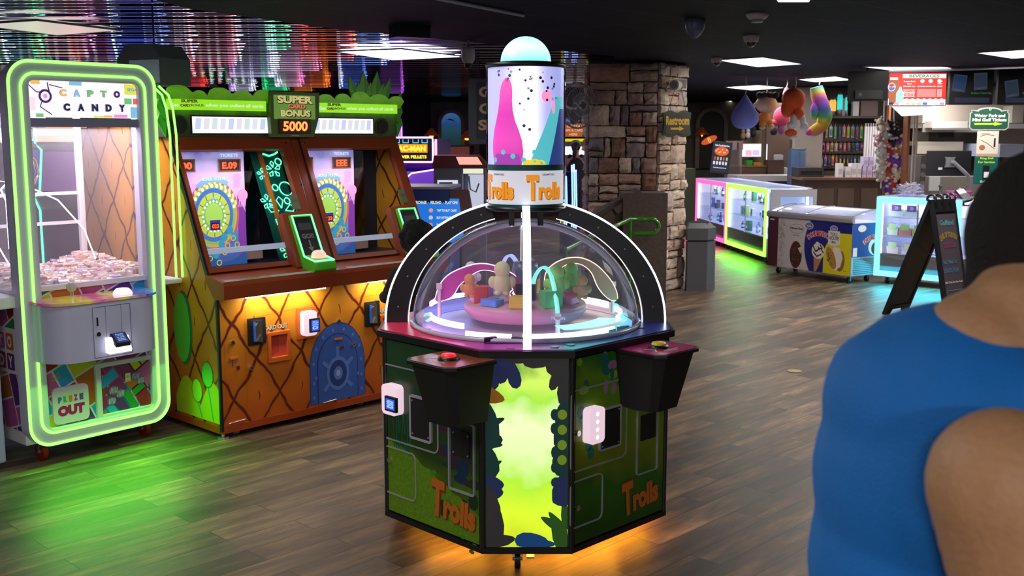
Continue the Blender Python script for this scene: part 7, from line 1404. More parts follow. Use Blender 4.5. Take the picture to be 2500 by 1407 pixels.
# ---- plush toys hanging from the ceiling over the cases
def hook(q, Y, t): MB().tube([(0, 0, 0), (.01, 0, .05), (0, 0, CEIL - q.z)], .006, D('hook cord', (.6, .58, .55), .6), 6).build('cord', t)
PY = 14.6
q = A(1820, 229, PY); t = thing('hanging_plush', 'periwinkle blue teardrop plush hanging leftmost over the pink case', 'plush toy', (q.x, PY, q.z)); hook(q, PY, t)
h = q.z - pz(316, PY); W2 = 33 * PY / 2600; prof = [(0, 0), (.02, -.02), (.05, -.07), (W2 * .6, -h * .33), (W2 * .93, -h * .55), (W2, -h * .70), (W2 * .85, -h * .87), (W2 * .5, -h * .97), (0, -h)]
MB().lathe(prof, D('periwinkle plush', (.24, .26, .78), .9, 0, .4, 60), 22).build('body', t)
q = A(1872, 226, PY + .3); t = thing('hanging_plush', 'tan plush figure with a black mop and orange tunic behind the blue one', 'plush toy', (q.x, PY + .3, q.z)); hook(q, PY + .3, t)
TN = D('plush tan', (.55, .36, .20), .9, 0, .4, 60); OG = D('plush orange', (.62, .22, .03), .9, 0, .4, 60)
m = MB(); m.ell((0, 0, -.16), (.155, .13, .12), TN); m.ell((-.15, 0, -.17), (.03, .03, .03), TN); m.build('head', t); m = MB()
for k in range(9): a_ = k * .7; m.ell((-.10 + .027 * k, -.02 * (k % 3), -.035 - .015 * (k % 2)), (.05, .06, .045), D('plush black', (.015, .013, .014), .95, 0, .5, 60), 8, 6)
m.build('hair', t); m = MB(); m.ell((-.02, 0, -.34), (.08, .07, .10), OG); m.ell((-.05, -.02, -.43), (.05, .05, .05), OG); m.ell((.05, -.01, -.41), (.05, .05, .05), OG)
m.build('tunic', t); m = MB(); m.ell((-.12, 0, -.34), (.03, .03, .08), TN); m.ell((-.05, -.03, -.48), (.045, .05, .03), TN); m.ell((.07, -.03, -.46), (.045, .05, .03), TN); m.build('limb', t)
q = A(1921, 212, PY + .7); t = thing('hanging_plush', 'pink and lilac long-armed plush half hidden behind the red one', 'plush toy', (q.x, PY + .7, q.z)); hook(q, PY + .7, t)
m = MB(); PKP = D('plush rose', (.48, .05, .12), .9, 0, .4, 60); m.ell((0, 0, -.18), (.06, .06, .18), D('plush lilac', (.42, .2, .42), .9, 0, .4, 60)); m.ell((-.06, 0, -.42), (.12, .09, .14), PKP); m.ell((-.14, 0, -.50), (.08, .05, .05), PKP); m.ell((-.06, 0, -.58), (.05, .05, .09), D('plush plum', (.25, .06, .2), .9)); m.ell((-.17, -.02, -.62), (.055, .05, .06), D('plush black', (.015, .013, .014), .95, 0, .5, 60)); m.build('body', t)
q = A(1942, 214, PY - .1); t = thing('hanging_plush', 'large red-orange plush with white mitts hanging over the lime case', 'plush toy', (q.x, PY - .1, q.z)); hook(q, PY - .1, t)
RO = D('plush red orange', (.70, .10, .02), .85, 0, .4, 60); WM = D('plush white', (.68, .64, .64), .9, 0, .4, 60)
m = MB(); m.ell((-.02, 0, -.15), (.16, .14, .15), RO); m.ell((-.09, .02, -.27), (.09, .10, .13), RO); m.ell((.05, -.02, -.34), (.075, .07, .09), RO); m.build('body', t)
m = MB(); m.ell((-.02, -.05, -.45), (.05, .05, .10), WM); m.ell((-.05, -.06, -.50), (.06, .06, .055), WM); m.ell((.10, -.05, -.44), (.04, .04, .08), WM); m.ell((.12, -.06, -.52), (.06, .055, .065), WM); m.build('mitt', t)
m = MB(); m.ell((-.05, -.04, -.60), (.085, .06, .055), RO); m.ell((-.01, -.05, -.66), (.07, .05, .03), WM); m.build('shoe', t)
q = A(2000, 207, PY + .2); t = thing('hanging_plush', 'rainbow-striped plush stocking hanging rightmost over the cases', 'plush toy', (q.x, PY + .2, q.z)); hook(q, PY + .2, t)
RBW = ramp_mat('rainbow fur', [(0, (.55, .08, .35)), (.14, (.6, .25, .05)), (.26, (.5, .5, .05)), (.38, (.08, .4, .2)), (.5, (.08, .15, .5)), (.62, (.35, .08, .45)), (.74, (.6, .2, .2)), (.84, (.45, .5, .08)), (.92, (.06, .35, .4)), (1, (.3, .1, .45))], 2, 0, -.72, .05, .35, 5, .95)
m = MB(); P = [(-.04, 0, -.03), (-.01, 0, -.14), (.05, .0, -.30), (.10, 0, -.44), (.06, 0, -.56), (-.04, 0, -.62), (-.10, 0, -.64)]; rr = [.085, .10, .105, .10, .085, .08, .06]
pp_, r2 = [], []
for i in range(len(P) - 1):
    for k in range(4): pp_.append(Vector(P[i]).lerp(Vector(P[i + 1]), k / 4)); r2.append(rr[i] + (rr[i + 1] - rr[i]) * k / 4)
pp_.append(Vector(P[-1])); r2.append(.05); m.tube(pp_, r2, RBW, 14); m.ell((-.11, 0, -.64), (.055, .055, .05), D('plush toe pink', (.6, .08, .3), .9)); m.ell((-.06, -.03, -.36), (.06, .06, .12), RBW); m.build('body', t)
# ================================================================ ceiling fittings
CI = D('fitting white', (.55, .55, .62), .4); 
def ceilthing(name, label, px, py, parts, s=1.0):
    q = G(px, py, CEIL); t = thing(name, label, 'camera' if 'camera' in name else 'detector', (q.x, q.y, CEIL)); t.scale = (s,) * 3
    for nm, mb in parts: mb.build(nm, t)
def domecam(): return (('base', MB().lathe([(0, 0), (.062, 0), (.062, -.01), (.055, -.05), (.04, -.055)], CI, 22)), ('dome', MB().lathe([(.04 * cos(R(t)), -.052 - .042 * sin(R(t))) for t in range(0, 91, 15)], D('camera dome', (.03, .03, .05), .05, 0, coat=1), 20)))
ceilthing('smoke_detector', 'round white smoke detector topmost on the dark ceiling', 1849, 33, (('base', MB().lathe([(0, 0), (.072, 0), (.072, -.014), (.06, -.03), (.05, -.036), (0, -.036)], CI, 24)), ('sensor_cap', MB().lathe([(.04, -.034), (.036, -.05), (.03, -.053), (0, -.053)], D('detector grey', (.22, .22, .26), .4), 20).lathe([(.036, -.052), (.038, -.056), (0, -.058)], CI, 20))))
ceilthing('dome_camera', 'white dome camera just below the smoke detector', 1834, 86, domecam()); ceilthing('dome_camera', 'small white dome camera touching the bright ceiling light', 1750, 140, domecam(), .95)
ceilthing('dome_camera', 'larger smoked blue-grey dome camera left of the smoke detector', 1697, 46, (('housing', MB().lathe([(0, 0), (.07, 0), (.072, -.03), (.06, -.08), (.02, -.125), (0, -.13)], D('smoked blue', (.12, .14, .26), .25), 24)),))
q = A(1143, 115, 9.0); t = thing('hanging_camera', 'white round camera on a pole left of the glowing globe', 'camera', (q.x, 9.0, q.z)); MB().lathe([(0, 0), (.05, 0), (.055, -.03), (.055, -.10), (.03, -.14), (0, -.145)], CI, 20).build('housing', t); MB().lathe([(.035, -.13), (.03, -.16), (0, -.175)], BLACK, 16).build('lens_dome', t); MB().cyl((0, 0, 0), (0, 0, CEIL + .05 - q.z), .012, GREY).build('pole', t)
q = G(1000, 62, CEIL); t = thing('projector_box', 'small black box fixed to the dark ceiling soffit', 'speaker', (q.x, q.y, CEIL), 60); MB().prismz([(-.13, -.08), (.13, -.08), (.13, .08), (-.13, .08)], -.09, 0, BLACK, False).build('body', t, .01)
for px, py in ((2015, 105), (2420, 105)):
    pass
# black hanging box with cord
q = A(378, 150, 7.0); t = thing('hanging_speaker', 'big dark box hung on a rod from the mirror ceiling above the claw machine', 'speaker', (q.x, 7.0, q.z - .0), 112); t.scale = (.62,) * 3
m = MB(); m.prism([(-.30, .02), (-.30, -.25), (.25, -.25), (.25, .02), (.15, .16), (-.18, .16)], -.22, .25, D('speaker slate', (.10, .11, .14), .5)); m.build('cabinet', t, .006)
MB().cyl((0, 0, .15), (0, 0, (CEIL + .05 - q.z) / .62), .010, BLACK).build('rod', t); MB().tube([(.02, -.02, .16), (.04, -.04, .25), (.10, -.02, .36), (.16, 0, (CEIL + .05 - q.z) / .62)], .004, GREY, 5).build('cord', t)
MB().box(-.14, .24, -.225, -.219, -.23, .0, D('speaker front lit blue', (.5, .62, .8), .6)).build('grille', t)  # blue light on the box front painted into this pale panel
# ================================================================ arcade hall on the left, reflected in the mirror ceiling
def cabinet(px, Y, w_, h, label, side, screen, marq, strips, az=95, words=None, name='video_game'):
    x = A(px, 331, Y).x; t = thing(name, label, 'arcade game', (x, Y, 0), az)
    m = MB(); m.prismx([(0, 0), (0, .80), (-.12, .95), (.02, 1.0), (.12, h * .80), (-.02, h * .84), (-.02, h), (.6, h), (.6, 0)], -w_ / 2, w_ / 2, side); m.build('cabinet', t)
    a, b_ = Vector((0, .022, 1.02)), Vector((0, .115, h * .79)); MB().add([(-w_ * .43, a.y - .015, a.z), (w_ * .43, a.y - .015, a.z), (w_ * .43, b_.y - .015, b_.z), (-w_ * .43, b_.y - .015, b_.z)], [(0, 1, 2, 3)], screen).build('screen', t)
    MB().rect(-w_ * .47, w_ * .47, h * .855, h * .985, marq, .022).build('marquee', t)
    if words:
        m = MB(Matrix.Translation((0, -.024, 0)))
        for i, (s_, z_, hh, mt) in enumerate(words): m.text(s_, 0, z_, hh, mt, w_ * .8, .002, 0, .05)
        m.build('marquee_lettering', t)
    for i, c in enumerate(strips):
        s_ = -1 if i % 2 else 1; k = w_ / 2 - .012 - .05 * (i // 2)
        MB().tube([(s_ * k, -.01, .1), (s_ * k, -.01, .78), (s_ * k, -.13, .95), (s_ * k, .01, 1.02), (s_ * k, .11, h * .80), (s_ * k, -.03, h * .85), (s_ * k, -.03, h)], .012, c, 6).build('light_strip', t)
    return t
NB = D('cabinet navy', (.02, .02, .10), .4); NP = D('cabinet purple', (.10, .02, .25), .4); NR = D('cabinet maroon', (.12, .01, .015), .4); NK = D('cabinet charcoal', (.02, .02, .025), .4)
VI = E('violet neon', (.75, .15, 1), 5); BN = E('blue neon', (.15, .3, 1), 7); WN = E('white neon', (.8, .85, 1), 7); RN = E('red neon', (1, .05, .04), 6); GNN = E('emerald neon', (.05, 1, .3), 6); PN = E('rose neon', (1, .25, .55), 6); ON = E('orange neon', (1, .22, .03), 6)
# the neon-framed maze game
t = cabinet(1000, 11.6, .62, 1.66, 'purple neon-framed game with a glowing PAC-MAN marquee', NP, E('purple screen', (.10, .05, .45), 1.2), E('orange marquee', (.9, .30, .02), .9), (VI,), 100, None, 'neon_game')
zt_, zb_ = pz(336, 11.5), pz(396, 11.5)
m = MB(); m.box(-.22, .27, -.05, -.03, zb_, zt_, BLACK); bd = m.build('sign_box', t)
m = MB(); m.tube([(x, -.055, z) for x, z in rrect(-.22, .27, zb_, zt_, .02, 3)], .009, E('pink violet neon', (1, .35, 1), 3.5), 6, True); m.build('neon_frame', bd)
m = MB(Matrix.Translation((.02, -.052, 0))); hz = (zt_ + zb_) / 2; m.rect(-.20, .19, hz - .03, hz + .06, E('orange marquee', (.9, .30, .02), .9), .001); YT = E('yellow lit letters', (1, .75, .05), 1.5); m.text('PAC-MAN', .0, hz + .015, .06, YT, .34, .003, 0, .04); m.text('POWER PELLETS', 0, hz - .075, .034, YT, .36, .003, 0, .04)
for x in (-.15, -.05, .06, .16): m.line([(x - .03, hz + .11), (x - .03, hz + .075), (x + .03, hz + .075), (x + .03, hz + .11)], .006, E('cyan line', (.1, .6, 1), 1.5), .002)
m.build('neon_lettering', bd)
m = MB(); m.tube([(.30, -.10, 1.34), (.05, -.12, 1.30), (-.16, -.14, 1.12), (-.24, -.15, .95)], .008, E('pink violet neon', (1, .35, 1), 3.5), 6); m.build('neon_edge', t)
m = MB(); m.add([(-.24, -.04, .7), (.30, -.04, .7), (.30, -.04, 1.33), (.05, -.04, 1.30), (-.20, -.04, 1.10)], [(0, 1, 2, 3, 4)], E('violet print glow', (.12, .04, .40), 1.0)); m.build('side_art', t)
specs = ((885, 12.4, .8, 1.9, 'dark game with blue neon edges behind the pineapple machine', NB, (.1, .2, .9), (.2, .4, 1), (BN, BN, WN)), (800, 11.0, .8, 1.9, 'maroon game with orange-red neon edges behind the pineapple machine', NR, (.6, .08, .03), (1, .2, .05), (ON, RN, RN)),
    (725, 12.8, .8, 1.9, 'game with rose and white neon edges behind the pineapple machine', NK, (.7, .4, .6), (.9, .6, .8), (PN, WN, PN)), (676, 10.2, .25, 1.9, 'narrow emerald-lit game behind the pineapple machine', NK, (.02, .6, .2), (.05, .9, .3), (GNN, GNN)),
    (612, 14.6, .9, 1.95, 'wide game with white and violet neon edges in the back row', NP, (.4, .3, .7), (.8, .8, 1), (WN, VI, WN, PN)), (520, 11.4, .8, 1.9, 'game with white strips and red marquee in the back row', NK, (.5, .5, .6), (1, .1, .1), (WN, WN, RN)),
    (420, 13.4, .8, 1.9, 'game with red and white strips behind the hanging dark box', NR, (.5, .05, .1), (.9, .8, .9), (RN, WN)), (330, 11.2, .8, 1.9, 'blue game behind the claw machine', NB, (.05, .1, .6), (.1, .2, 1), (BN, WN)),
    (240, 12.6, .8, 1.9, 'game with green and red strips behind the claw machine', NK, (.05, .3, .15), (.8, .1, .15), (GNN, RN)), (150, 11.0, .8, 1.9, 'game with rose and green strips behind the claw machine', NB, (.3, .1, .4), (.9, .5, .3), (PN, GNN)), (60, 12.4, .8, 1.9, 'leftmost game with green and white strips in the back row', NB, (.05, .1, .5), (.3, .9, .5), (GNN, WN)))
for i, (px, Y, w_, h, lab, sd_, sc_, mq_, st_) in enumerate(specs):
    cabinet(px, Y + 2.2 + .5 * (i % 3), w_ * .85, h, lab, sd_, E('far screen %d' % i, sc_, .5), E('far marquee %d' % i, mq_, 1.5), st_)
specs2 = ((1100, 21.5, .8, 1.5, 'low dark game far back under the blue mural arch', NK, (.05, .02, .02), (.12, .03, .02), ()), )
for (px, Y, w_, h, lab, sd_, sc_, mq_, st_) in specs2: cabinet(px, Y, w_, h, lab, sd_, E('dim screen', sc_, .8), E('dim marquee', mq_, .8), st_)
specs3 = ((860, 21.0, 'blue-lit game in the farthest row, right end', NB, (.1, .2, .9), (BN, WN)), (770, 20.0, 'red and orange-lit game in the farthest row', NR, (1, .2, .05), (ON, RN, ON, RN)), (735, 22.5, 'orange-edged game at the very back wall', NR, (1, .3, .05), (ON, ON)), (705, 19.2, 'rose-lit game in the farthest row', NP, (.9, .5, .7), (PN, WN, PN, WN)), (672, 22.0, 'emerald-lit game at the very back wall', NK, (.05, .9, .3), (GNN, GNN, GNN)), (590, 21.5, 'white and violet-lit game in the farthest row', NK, (.8, .8, 1), (WN, VI, WN, WN)), (470, 20.5, 'red-lit game in the farthest row, left end', NR, (1, .1, .1), (RN, WN, RN)), (955, 22.5, 'dim violet-lit game at the very back wall', NP, (.3, .1, .5), (VI,)))
for i, (px, Y, lab, sd_, mq_, st_) in enumerate(specs3): cabinet(px, Y + .9 * (i % 2), .5, 1.95, lab, sd_, E('deep screen %d' % i, mq_, .4), E('deep marquee %d' % i, mq_, 2), st_)
# string-light columns of the prize wheel games (small bulbs)
rb = random.Random(77)
for i, (px, Y, c, lab) in enumerate(((110, 17.0, (.8, .9, .8), 'tall bulb-studded tower behind the claw machine, left one'), (205, 17.5, (1, .5, .3), 'tall bulb-studded tower behind the claw machine, right one'), (500, 17.0, (.9, .9, 1), 'tall white bulb-studded tower in the far back row'), (560, 19.0, (.8, .8, 1), 'bulb-studded tower right of the tallest white one'))):
    x = A(px, 331, Y).x; t = thing('light_tower', lab, 'light tower', (x, Y, 0)); MB().box(-.35, .35, 0, .2, 0, 2.15, NK).build('tower', t); m = MB()
    for k in range(9):
        for j in range(5): m.box(-.30 + .14 * j - .02, -.30 + .14 * j + .02, -.03, 0, .5 + .19 * k - .025, .5 + .19 * k + .025, E('tower bulb %d' % ((k + j) % 4), (c, (1, .15, .1), (.1, .9, .3), (.9, .9, 1))[(k * 3 + j) % 4] if i < 2 else (c, c, (.9, .9, 1), (1, .3, .3))[(k + j * 2) % 4], 9))
    m.build('bulb_grid', t)
area('hall_light', (-5, 15, 2.4), 3, 60, (.45, .35, 1)); area('hall_light', (-7, 9, 2.4), 2, 30, (.4, .4, 1)); area('hall_light', (-.8, 18, 2.4), 2, 22, (.6, .4, .9))
# small crane machine with a red roof
q = A(1125, 500, 10.4); t = thing('crane_machine', 'small grey crane machine with a red roof and clear side window', 'arcade game', (q.x, 10.4, 0), 90)
GYP = D('crane grey', (.24, .25, .36), .35); RDR = D('crane red', (.20, .02, .03), .35); Zc = lambda py: pz(py, 10.4)
X_ = lambda px: A(px, 450, 10.4).x - q.x
m = MB(); m.box(X_(1059), X_(1128), 0, .5, 0, Zc(408), GYP); m.box(X_(1059), X_(1186), 0, .5, 0, Zc(545), GYP); m.box(X_(1128), X_(1186), .46, .5, Zc(545), Zc(408), GYP); m.box(X_(1181), X_(1186), 0, .5, Zc(545), Zc(408), GYP); m.build('cabinet', t, .004)
m = MB(); m.prism([(X_(1056), Zc(410)), (X_(1188), Zc(410)), (X_(1186), Zc(400)), (X_(1168), Zc(380)), (X_(1060), Zc(380))], -.02, .52, RDR); m.build('roof', t)
MB().add([(X_(1122), -.022, Zc(402)), (X_(1178), -.022, Zc(402)), (X_(1166), -.022, Zc(383)), (X_(1114), -.022, Zc(383))], [(0, 1, 2, 3)], E('peach lit roof sign', (1, .35, .28), 1.3)).build('roof_sign', t)
MB().rect(X_(1130), X_(1181), Zc(545), Zc(410), GLASS, .002).build('window_glass', t)
m = MB(); m.rect(X_(1131), X_(1180), Zc(424), Zc(412), E('cream strip sign', (.8, .8, .6), 1), .004); m.box(X_(1140), X_(1178), .40, .42, Zc(530), Zc(430), E('crane back glow', (.65, .68, .8), .8)); m.tube([(X_(1143), .2, Zc(432)), (X_(1146), .2, Zc(465)), (X_(1160), .2, Zc(472)), (X_(1168), .2, Zc(450))], .008, STEEL, 6); m.build('interior', t)
MB().rect(X_(1068), X_(1118), Zc(475), Zc(440), E('pale side window', (.75, .8, .85), .9), .002).rect(X_(1072), X_(1105), Zc(470), Zc(445), D('window dark glass', (.2, .2, .25), .2), .003).build('side_window', t)
# blue card kiosk
q = A(1040, 560, 7.9); t = thing('card_kiosk', 'blue card kiosk whose red-framed screen reads PURCHASE RELOAD PLAY ON', 'kiosk', (q.x, 7.9, 0), 96)
KB = D('kiosk blue', (.01, .07, .40), .35); KR = D('kiosk maroon', (.13, .015, .03), .35); zk = pz(458, 8.3)
MB().box(-.34, .16, .12, .6, 0, zk, KB).build('cabinet', t, .006); MB().box(-.35, .17, .10, .62, zk, zk + .02, D('kiosk pale top', (.4, .42, .6), .3)).build('top', t)
f = Matrix.Translation((.08, .06, pz(600, 7.9))) @ Matrix.Rotation(-.20, 4, 'X'); hk = pz(462, 7.9) - pz(600, 7.9)
MB(f).prism([(-.24, 0), (.30, 0), (.22, hk), (-.24, hk)], 0, .05, KR).build('screen_frame', t, .006); MB(f).ply([(-.21, .02), (.20, .02), (.15, hk - .07), (-.21, hk - .07)], E('kiosk screen blue', (.01, .16, .65), 1.0), .003).build('screen', t)
m = MB(f); WT = E('kiosk white text', (.75, .85, 1), 1); m.text('PURCHASE  ·  RELOAD  ·  PLAY ON!', -.03, hk - .10, .022, E('kiosk pale yellow', (.7, .75, .6), 1), .34, .006, 0, .03)
for k, s_ in enumerate(('TAP TO BUY CARD', 'BUY ATTRACTIONS', 'TAP TO ADD VALUE')): m.text(s_, .06, hk - .16 - .055 * k, .018, WT, .15, .006, 0, .02); m.disc(-.06 + .0 * k, hk - .16 - .055 * k, .016, E('kiosk icon %d' % k, ((.7, .3, .2), (.5, .5, .6), (.7, .2, .3))[k], 1), .006)
m.text('Insert bills or card here', .0, hk - .34, .010, WT, .14, .006); m.text('GAME CARD', .23, hk - .18, .014, D('maroon print', (.4, .1, .12), .5), .09, .006, 1.4); m.box(-.05, -.005, -.01, .0, hk - .055, hk - .02, BLACK); m.build('screen_lettering', t)
# game card banner
Y = 13.2; xa, xb = A(1144, 300, Y).x, A(1144, 300, Y).x + .86; zt_, zb_ = pz(192, Y), pz(352, Y); t = thing('hanging_banner', 'dark scroll banner lettered Game Card Station in gold, left of the lit drum', 'banner', ((xa + xb) / 2, Y, 0), 90)
w2_ = (xb - xa) / 2; MB().box(-w2_, w2_, 0, .03, zb_, zt_, D('banner charcoal', (.045, .045, .06), .7)).build('board', t, .01)
m = MB(); m.frame(rrect(-w2_, w2_, zb_, zt_, .03), rrect(-w2_ + .10, w2_ - .10, zb_ + .06, zt_ - .05, .02), -.015, 0, D('banner grey rim', (.06, .065, .075), .6)); m.build('scroll_rim', t)
m = MB(); GOLD = D('banner gold', (.62, .40, .18), .4); 
for s_, z_, ww in (('Game', .16, .50), ('Card', .36, .42), ('Station', .56, .62)): m.text(s_, -.0 + (ww - .62) * .5 * .9, zt_ - z_, .13, GOLD, ww, .02, 0, .04)
m.build('lettering', t)
for x in (-.3, .3): MB().cyl((x, .01, zt_), (x, .01, CEIL + .05), .006, BLACK).build('hanger', t)
# redeem kiosk, sign
Y = 20.2; q = A(1402, 331, Y); t = thing('redeem_kiosk', 'yellow-edged grey kiosk with bright screens under an orange REDEEM CHIPS & CARDS HERE sign', 'kiosk', (q.x, Y, 0), 90)
W2 = 33 * Y / 2600; zk = pz(339, Y); MB().box(-W2, W2, 0, .6, 0, zk, D('kiosk grey', (.12, .13, .15), .4)).build('cabinet', t)
MB().frame([(-W2, 0), (W2, 0), (W2, zk), (-W2, zk)], [(-W2 + .05, .05), (W2 - .05, .05), (W2 - .05, zk - .05), (-W2 + .05, zk - .05)], -.02, 0, E('kiosk yellow edge', (.75, .75, .01), .8)).build('yellow_edge', t)
MB().rect(-.20, -.02, pz(378, Y), pz(358, Y), E('kiosk bright page', (.8, .95, .95), 1.3), .003).rect(.04, .19, pz(378, Y), pz(358, Y), E('kiosk bright page', (.8, .95, .95), 1.3), .003).build('screen', t)
zs0, zs1 = pz(334, Y), pz(302, Y); MB().box(-W2, W2 * .85, -.02, .05, zs0, zs1, E('redeem orange', (.55, .13, .03), .6)).build('sign_board', t); m = MB(); PI_ = E('redeem ink', (.75, .45, .25), .9)
m.text('REDEEM', -.02, zs1 - .05, .045, PI_, .24, .024, 0, .03); m.text('CHIPS & CARDS', -.02, zs1 - .125, .045, PI_, .42, .024, 0, .03); m.text('HERE', -.02, zs1 - .20, .045, PI_, .15, .024, 0, .03); m.text('GAMES', -.08, zs1 + .06, .07, E('games blue', (.15, .2, .6), .8), .35, .024, .1, .05); m.build('sign_lettering', t); MB().box(-.02, .02, .0, .03, zs1, CEIL, BLACK).build('pole', t)
MB().prism([(-W2, zs1), (W2 * .4, zs1), (W2 * .2, zs1 + .10), (-W2 * .4, zs1 + .13), (-W2, zs1 + .08)], 0, .03, D('games plate', (.12, .12, .18), .5)).build('games_plate', t)
# added glowing column standing in for a blue-white reflection beside the drum
Y = 15.5; q = A(1394, 331, Y); t = thing('reflection_column', 'made-up cluster of glowing blue-white tubes standing in for a reflection before the woman', 'light', (q.x, Y, 0)); MB().cyl((0, 0, 0), (0, 0, .35), .16, NB, n=20).build('base', t)
for x, a_, b_ in ((-.09, 405, 500), (-.06, 430, 505), (.02, 403, 490), (.05, 401, 480), (.08, 415, 505)): MB().tube([(x, 0, .34), (x + .01, 0, pz(b_, Y)), (x - .005, 0, pz(a_, Y))], .010, E('blue white streak glow', (.25, .4, 1), 5), 6).build('reflection_streak', t)
MB().cyl((0, .05, .35), (0, .05, pz(420, Y)), .13, GL('blue haze glass', (.5, .6, 1), .1), n=20).build('clear_cover', t)
# ================================================================ people
SK1 = D('skin warm', (.42, .22, .14), .5, 0, .15, 120); SK2 = D('skin brown', (.56, .30, .155), .55, 0, .2, 150, .12)
def V3(v): return Vector(v)
# woman in black tank top seen from behind
Y = 18.4; q = A(1406, 331, Y); x0_ = q.x
wm = thing('person', 'woman in black tank top, beige cap and ponytail, seen from behind at the redeem kiosk', 'person', (x0_, Y, 0), 90)
H_ = 1.62
body = blob([('e', (0, 0, 1.50), (.075, .09, .105)), ('t', [(0, 0, 1.42), (0, .0, 1.33)], [.05, .065]), ('e', (0, 0, 1.22), (.19, .11, .14)), ('e', (0, 0, 1.02), (.15, .10, .16)), ('e', (0, 0, .88), (.18, .12, .12)),
    ('t', [(-.19, 0, 1.29), (-.23, .02, 1.08), (-.17, .20, 1.02)], [.055, .045, .035]), ('t', [(.19, 0, 1.29), (.24, .02, 1.08), (.18, .20, 1.02)], [.055, .045, .035]), ('t', [(-.09, 0, .85), (-.10, 0, .48), (-.10, .02, .08)], [.09, .06, .042]), ('t', [(.09, 0, .85), (.10, 0, .48), (.10, .02, .08)], [.09, .06, .042]),
    ('t', [(-.10, .02, .045), (-.10, -.10 + .22, .035)], [.04, .035]), ('t', [(.10, .02, .045), (.10, .12, .035)], [.04, .035]), ('e', (-.16, .24, 1.01), (.035, .05, .02)), ('e', (.17, .24, 1.01), (.035, .05, .02))], SK1, .016)
place(body, 'body', wm)
place(blob([('e', (0, 0, 1.20), (.175, .125, .155)), ('e', (0, 0, 1.02), (.165, .115, .16)), ('e', (0, 0, .90), (.19, .13, .10)), ('t', [(-.10, 0, 1.35), (-.10, 0, 1.2)], [.04, .06]), ('t', [(.10, 0, 1.35), (.10, 0, 1.2)], [.04, .06])], D('black tank', (.012, .012, .02), .8), .015), 'tank_top', wm)
place(blob([('e', (0, 0, .84), (.19, .135, .10)), ('t', [(-.09, 0, .84), (-.10, 0, .5)], [.10, .075]), ('t', [(.09, 0, .84), (.10, 0, .5)], [.10, .075]), ('t', [(-.10, 0, .5), (-.10, .02, .12)], [.07, .055]), ('t', [(.10, 0, .5), (.10, .02, .12)], [.07, .055])], D('dark jeans', (.02, .02, .035), .8), .018), 'trousers', wm)
place(blob([('e', (0, -.02, 1.52), (.082, .092, .09)), ('t', [(-.01, -.10, 1.52), (-.03, -.13, 1.40), (-.03, -.11, 1.26)], [.035, .04, .02])], D('dark hair', (.02, .012, .01), .6), .012), 'hair', wm)
place(blob([('e', (0, .01, 1.565), (.088, .10, .065)), ('t', [(-.05, .10, 1.55), (.05, .10, 1.55)], [.02, .02])], D('beige cap', (.32, .25, .19), .8), .011), 'cap', wm)
for s_ in (-1, 1): MB().ell((s_ * .10, .05, .04), (.05, .12, .042), BLACKM).build('shoe', wm)
# child in black playing at the second console
q = A(1012, 590, 6.25); ch = thing('person', 'child dressed in black with dark curly hair, standing at the right-hand lime console', 'person', (q.x, 6.25, 0), 50)
zc = q.z
body = blob([('e', (0, 0, zc), (.075, .085, .10)), ('t', [(0, 0, zc - .08), (0, 0, zc - .16)], [.04, .05]), ('e', (0, 0, zc - .25), (.125, .085, .12)), ('e', (0, 0, zc - .42), (.11, .08, .12)), ('t', [(-.12, 0, zc - .19), (-.15, .06, zc - .33), (-.10, .20, zc - .34)], [.04, .034, .026]), ('t', [(.12, 0, zc - .19), (.15, .06, zc - .33), (.10, .20, zc - .34)], [.04, .034, .026]),
    ('t', [(-.06, 0, zc - .5), (-.07, 0, .30), (-.07, 0, .06)], [.065, .045, .034]), ('t', [(.06, 0, zc - .5), (.07, 0, .30), (.07, 0, .06)], [.065, .045, .034]), ('t', [(-.07, 0, .035), (-.07, .09, .03)], [.03, .026]), ('t', [(.07, 0, .035), (.07, .09, .03)], [.03, .026]), ('e', (-.08, .22, zc - .34), (.03, .03, .018)), ('e', (.08, .22, zc - .34), (.03, .03, .018))], SK1, .013)
place(body, 'body', ch)
hr = [('e', (0, -.01, zc + .02), (.095, .10, .10)), ('e', (0, -.06, zc - .03), (.085, .06, .09))]; rh = random.Random(6)
for k in range(26): a_ = rh.uniform(0, 2 * PI); e_ = rh.uniform(-.2, 1.3); hr.append(('e', (.09 * cos(a_) * cos(e_), -.015 + .09 * sin(a_) * cos(e_) - (.02 if sin(a_) > .3 else 0), zc + .025 + .09 * sin(e_)), (.028, .028, .028)))
place(blob(hr, D('black curls', (.008, .008, .009), .85, 0, .8, 120), .010, 2), 'hair', ch)
BT = D('black shirt', (.012, .012, .014), .85)
place(blob([('e', (0, 0, zc - .25), (.14, .10, .135)), ('e', (0, 0, zc - .42), (.13, .10, .13)), ('t', [(-.12, 0, zc - .19), (-.155, .05, zc - .32), (-.12, .14, zc - .335)], [.052, .046, .04]), ('t', [(.12, 0, zc - .19), (.155, .05, zc - .32), (.12, .14, zc - .335)], [.052, .046, .04]), ('t', [(0, -.03, zc - .12), (0, -.02, zc - .2)], [.055, .08])], BT, .012), 'shirt', ch)
place(blob([('e', (0, 0, zc - .53), (.125, .10, .08)), ('t', [(-.06, 0, zc - .5), (-.07, 0, .30), (-.07, 0, .10)], [.075, .058, .048]), ('t', [(.06, 0, zc - .5), (.07, 0, .30), (.07, 0, .10)], [.075, .058, .048])], D('black trousers', (.014, .014, .017), .85), .012), 'trousers', ch)
for s_ in (-1, 1): MB().ell((s_ * .07, .035, .032), (.038, .09, .034), BLACKM).build('shoe', ch)
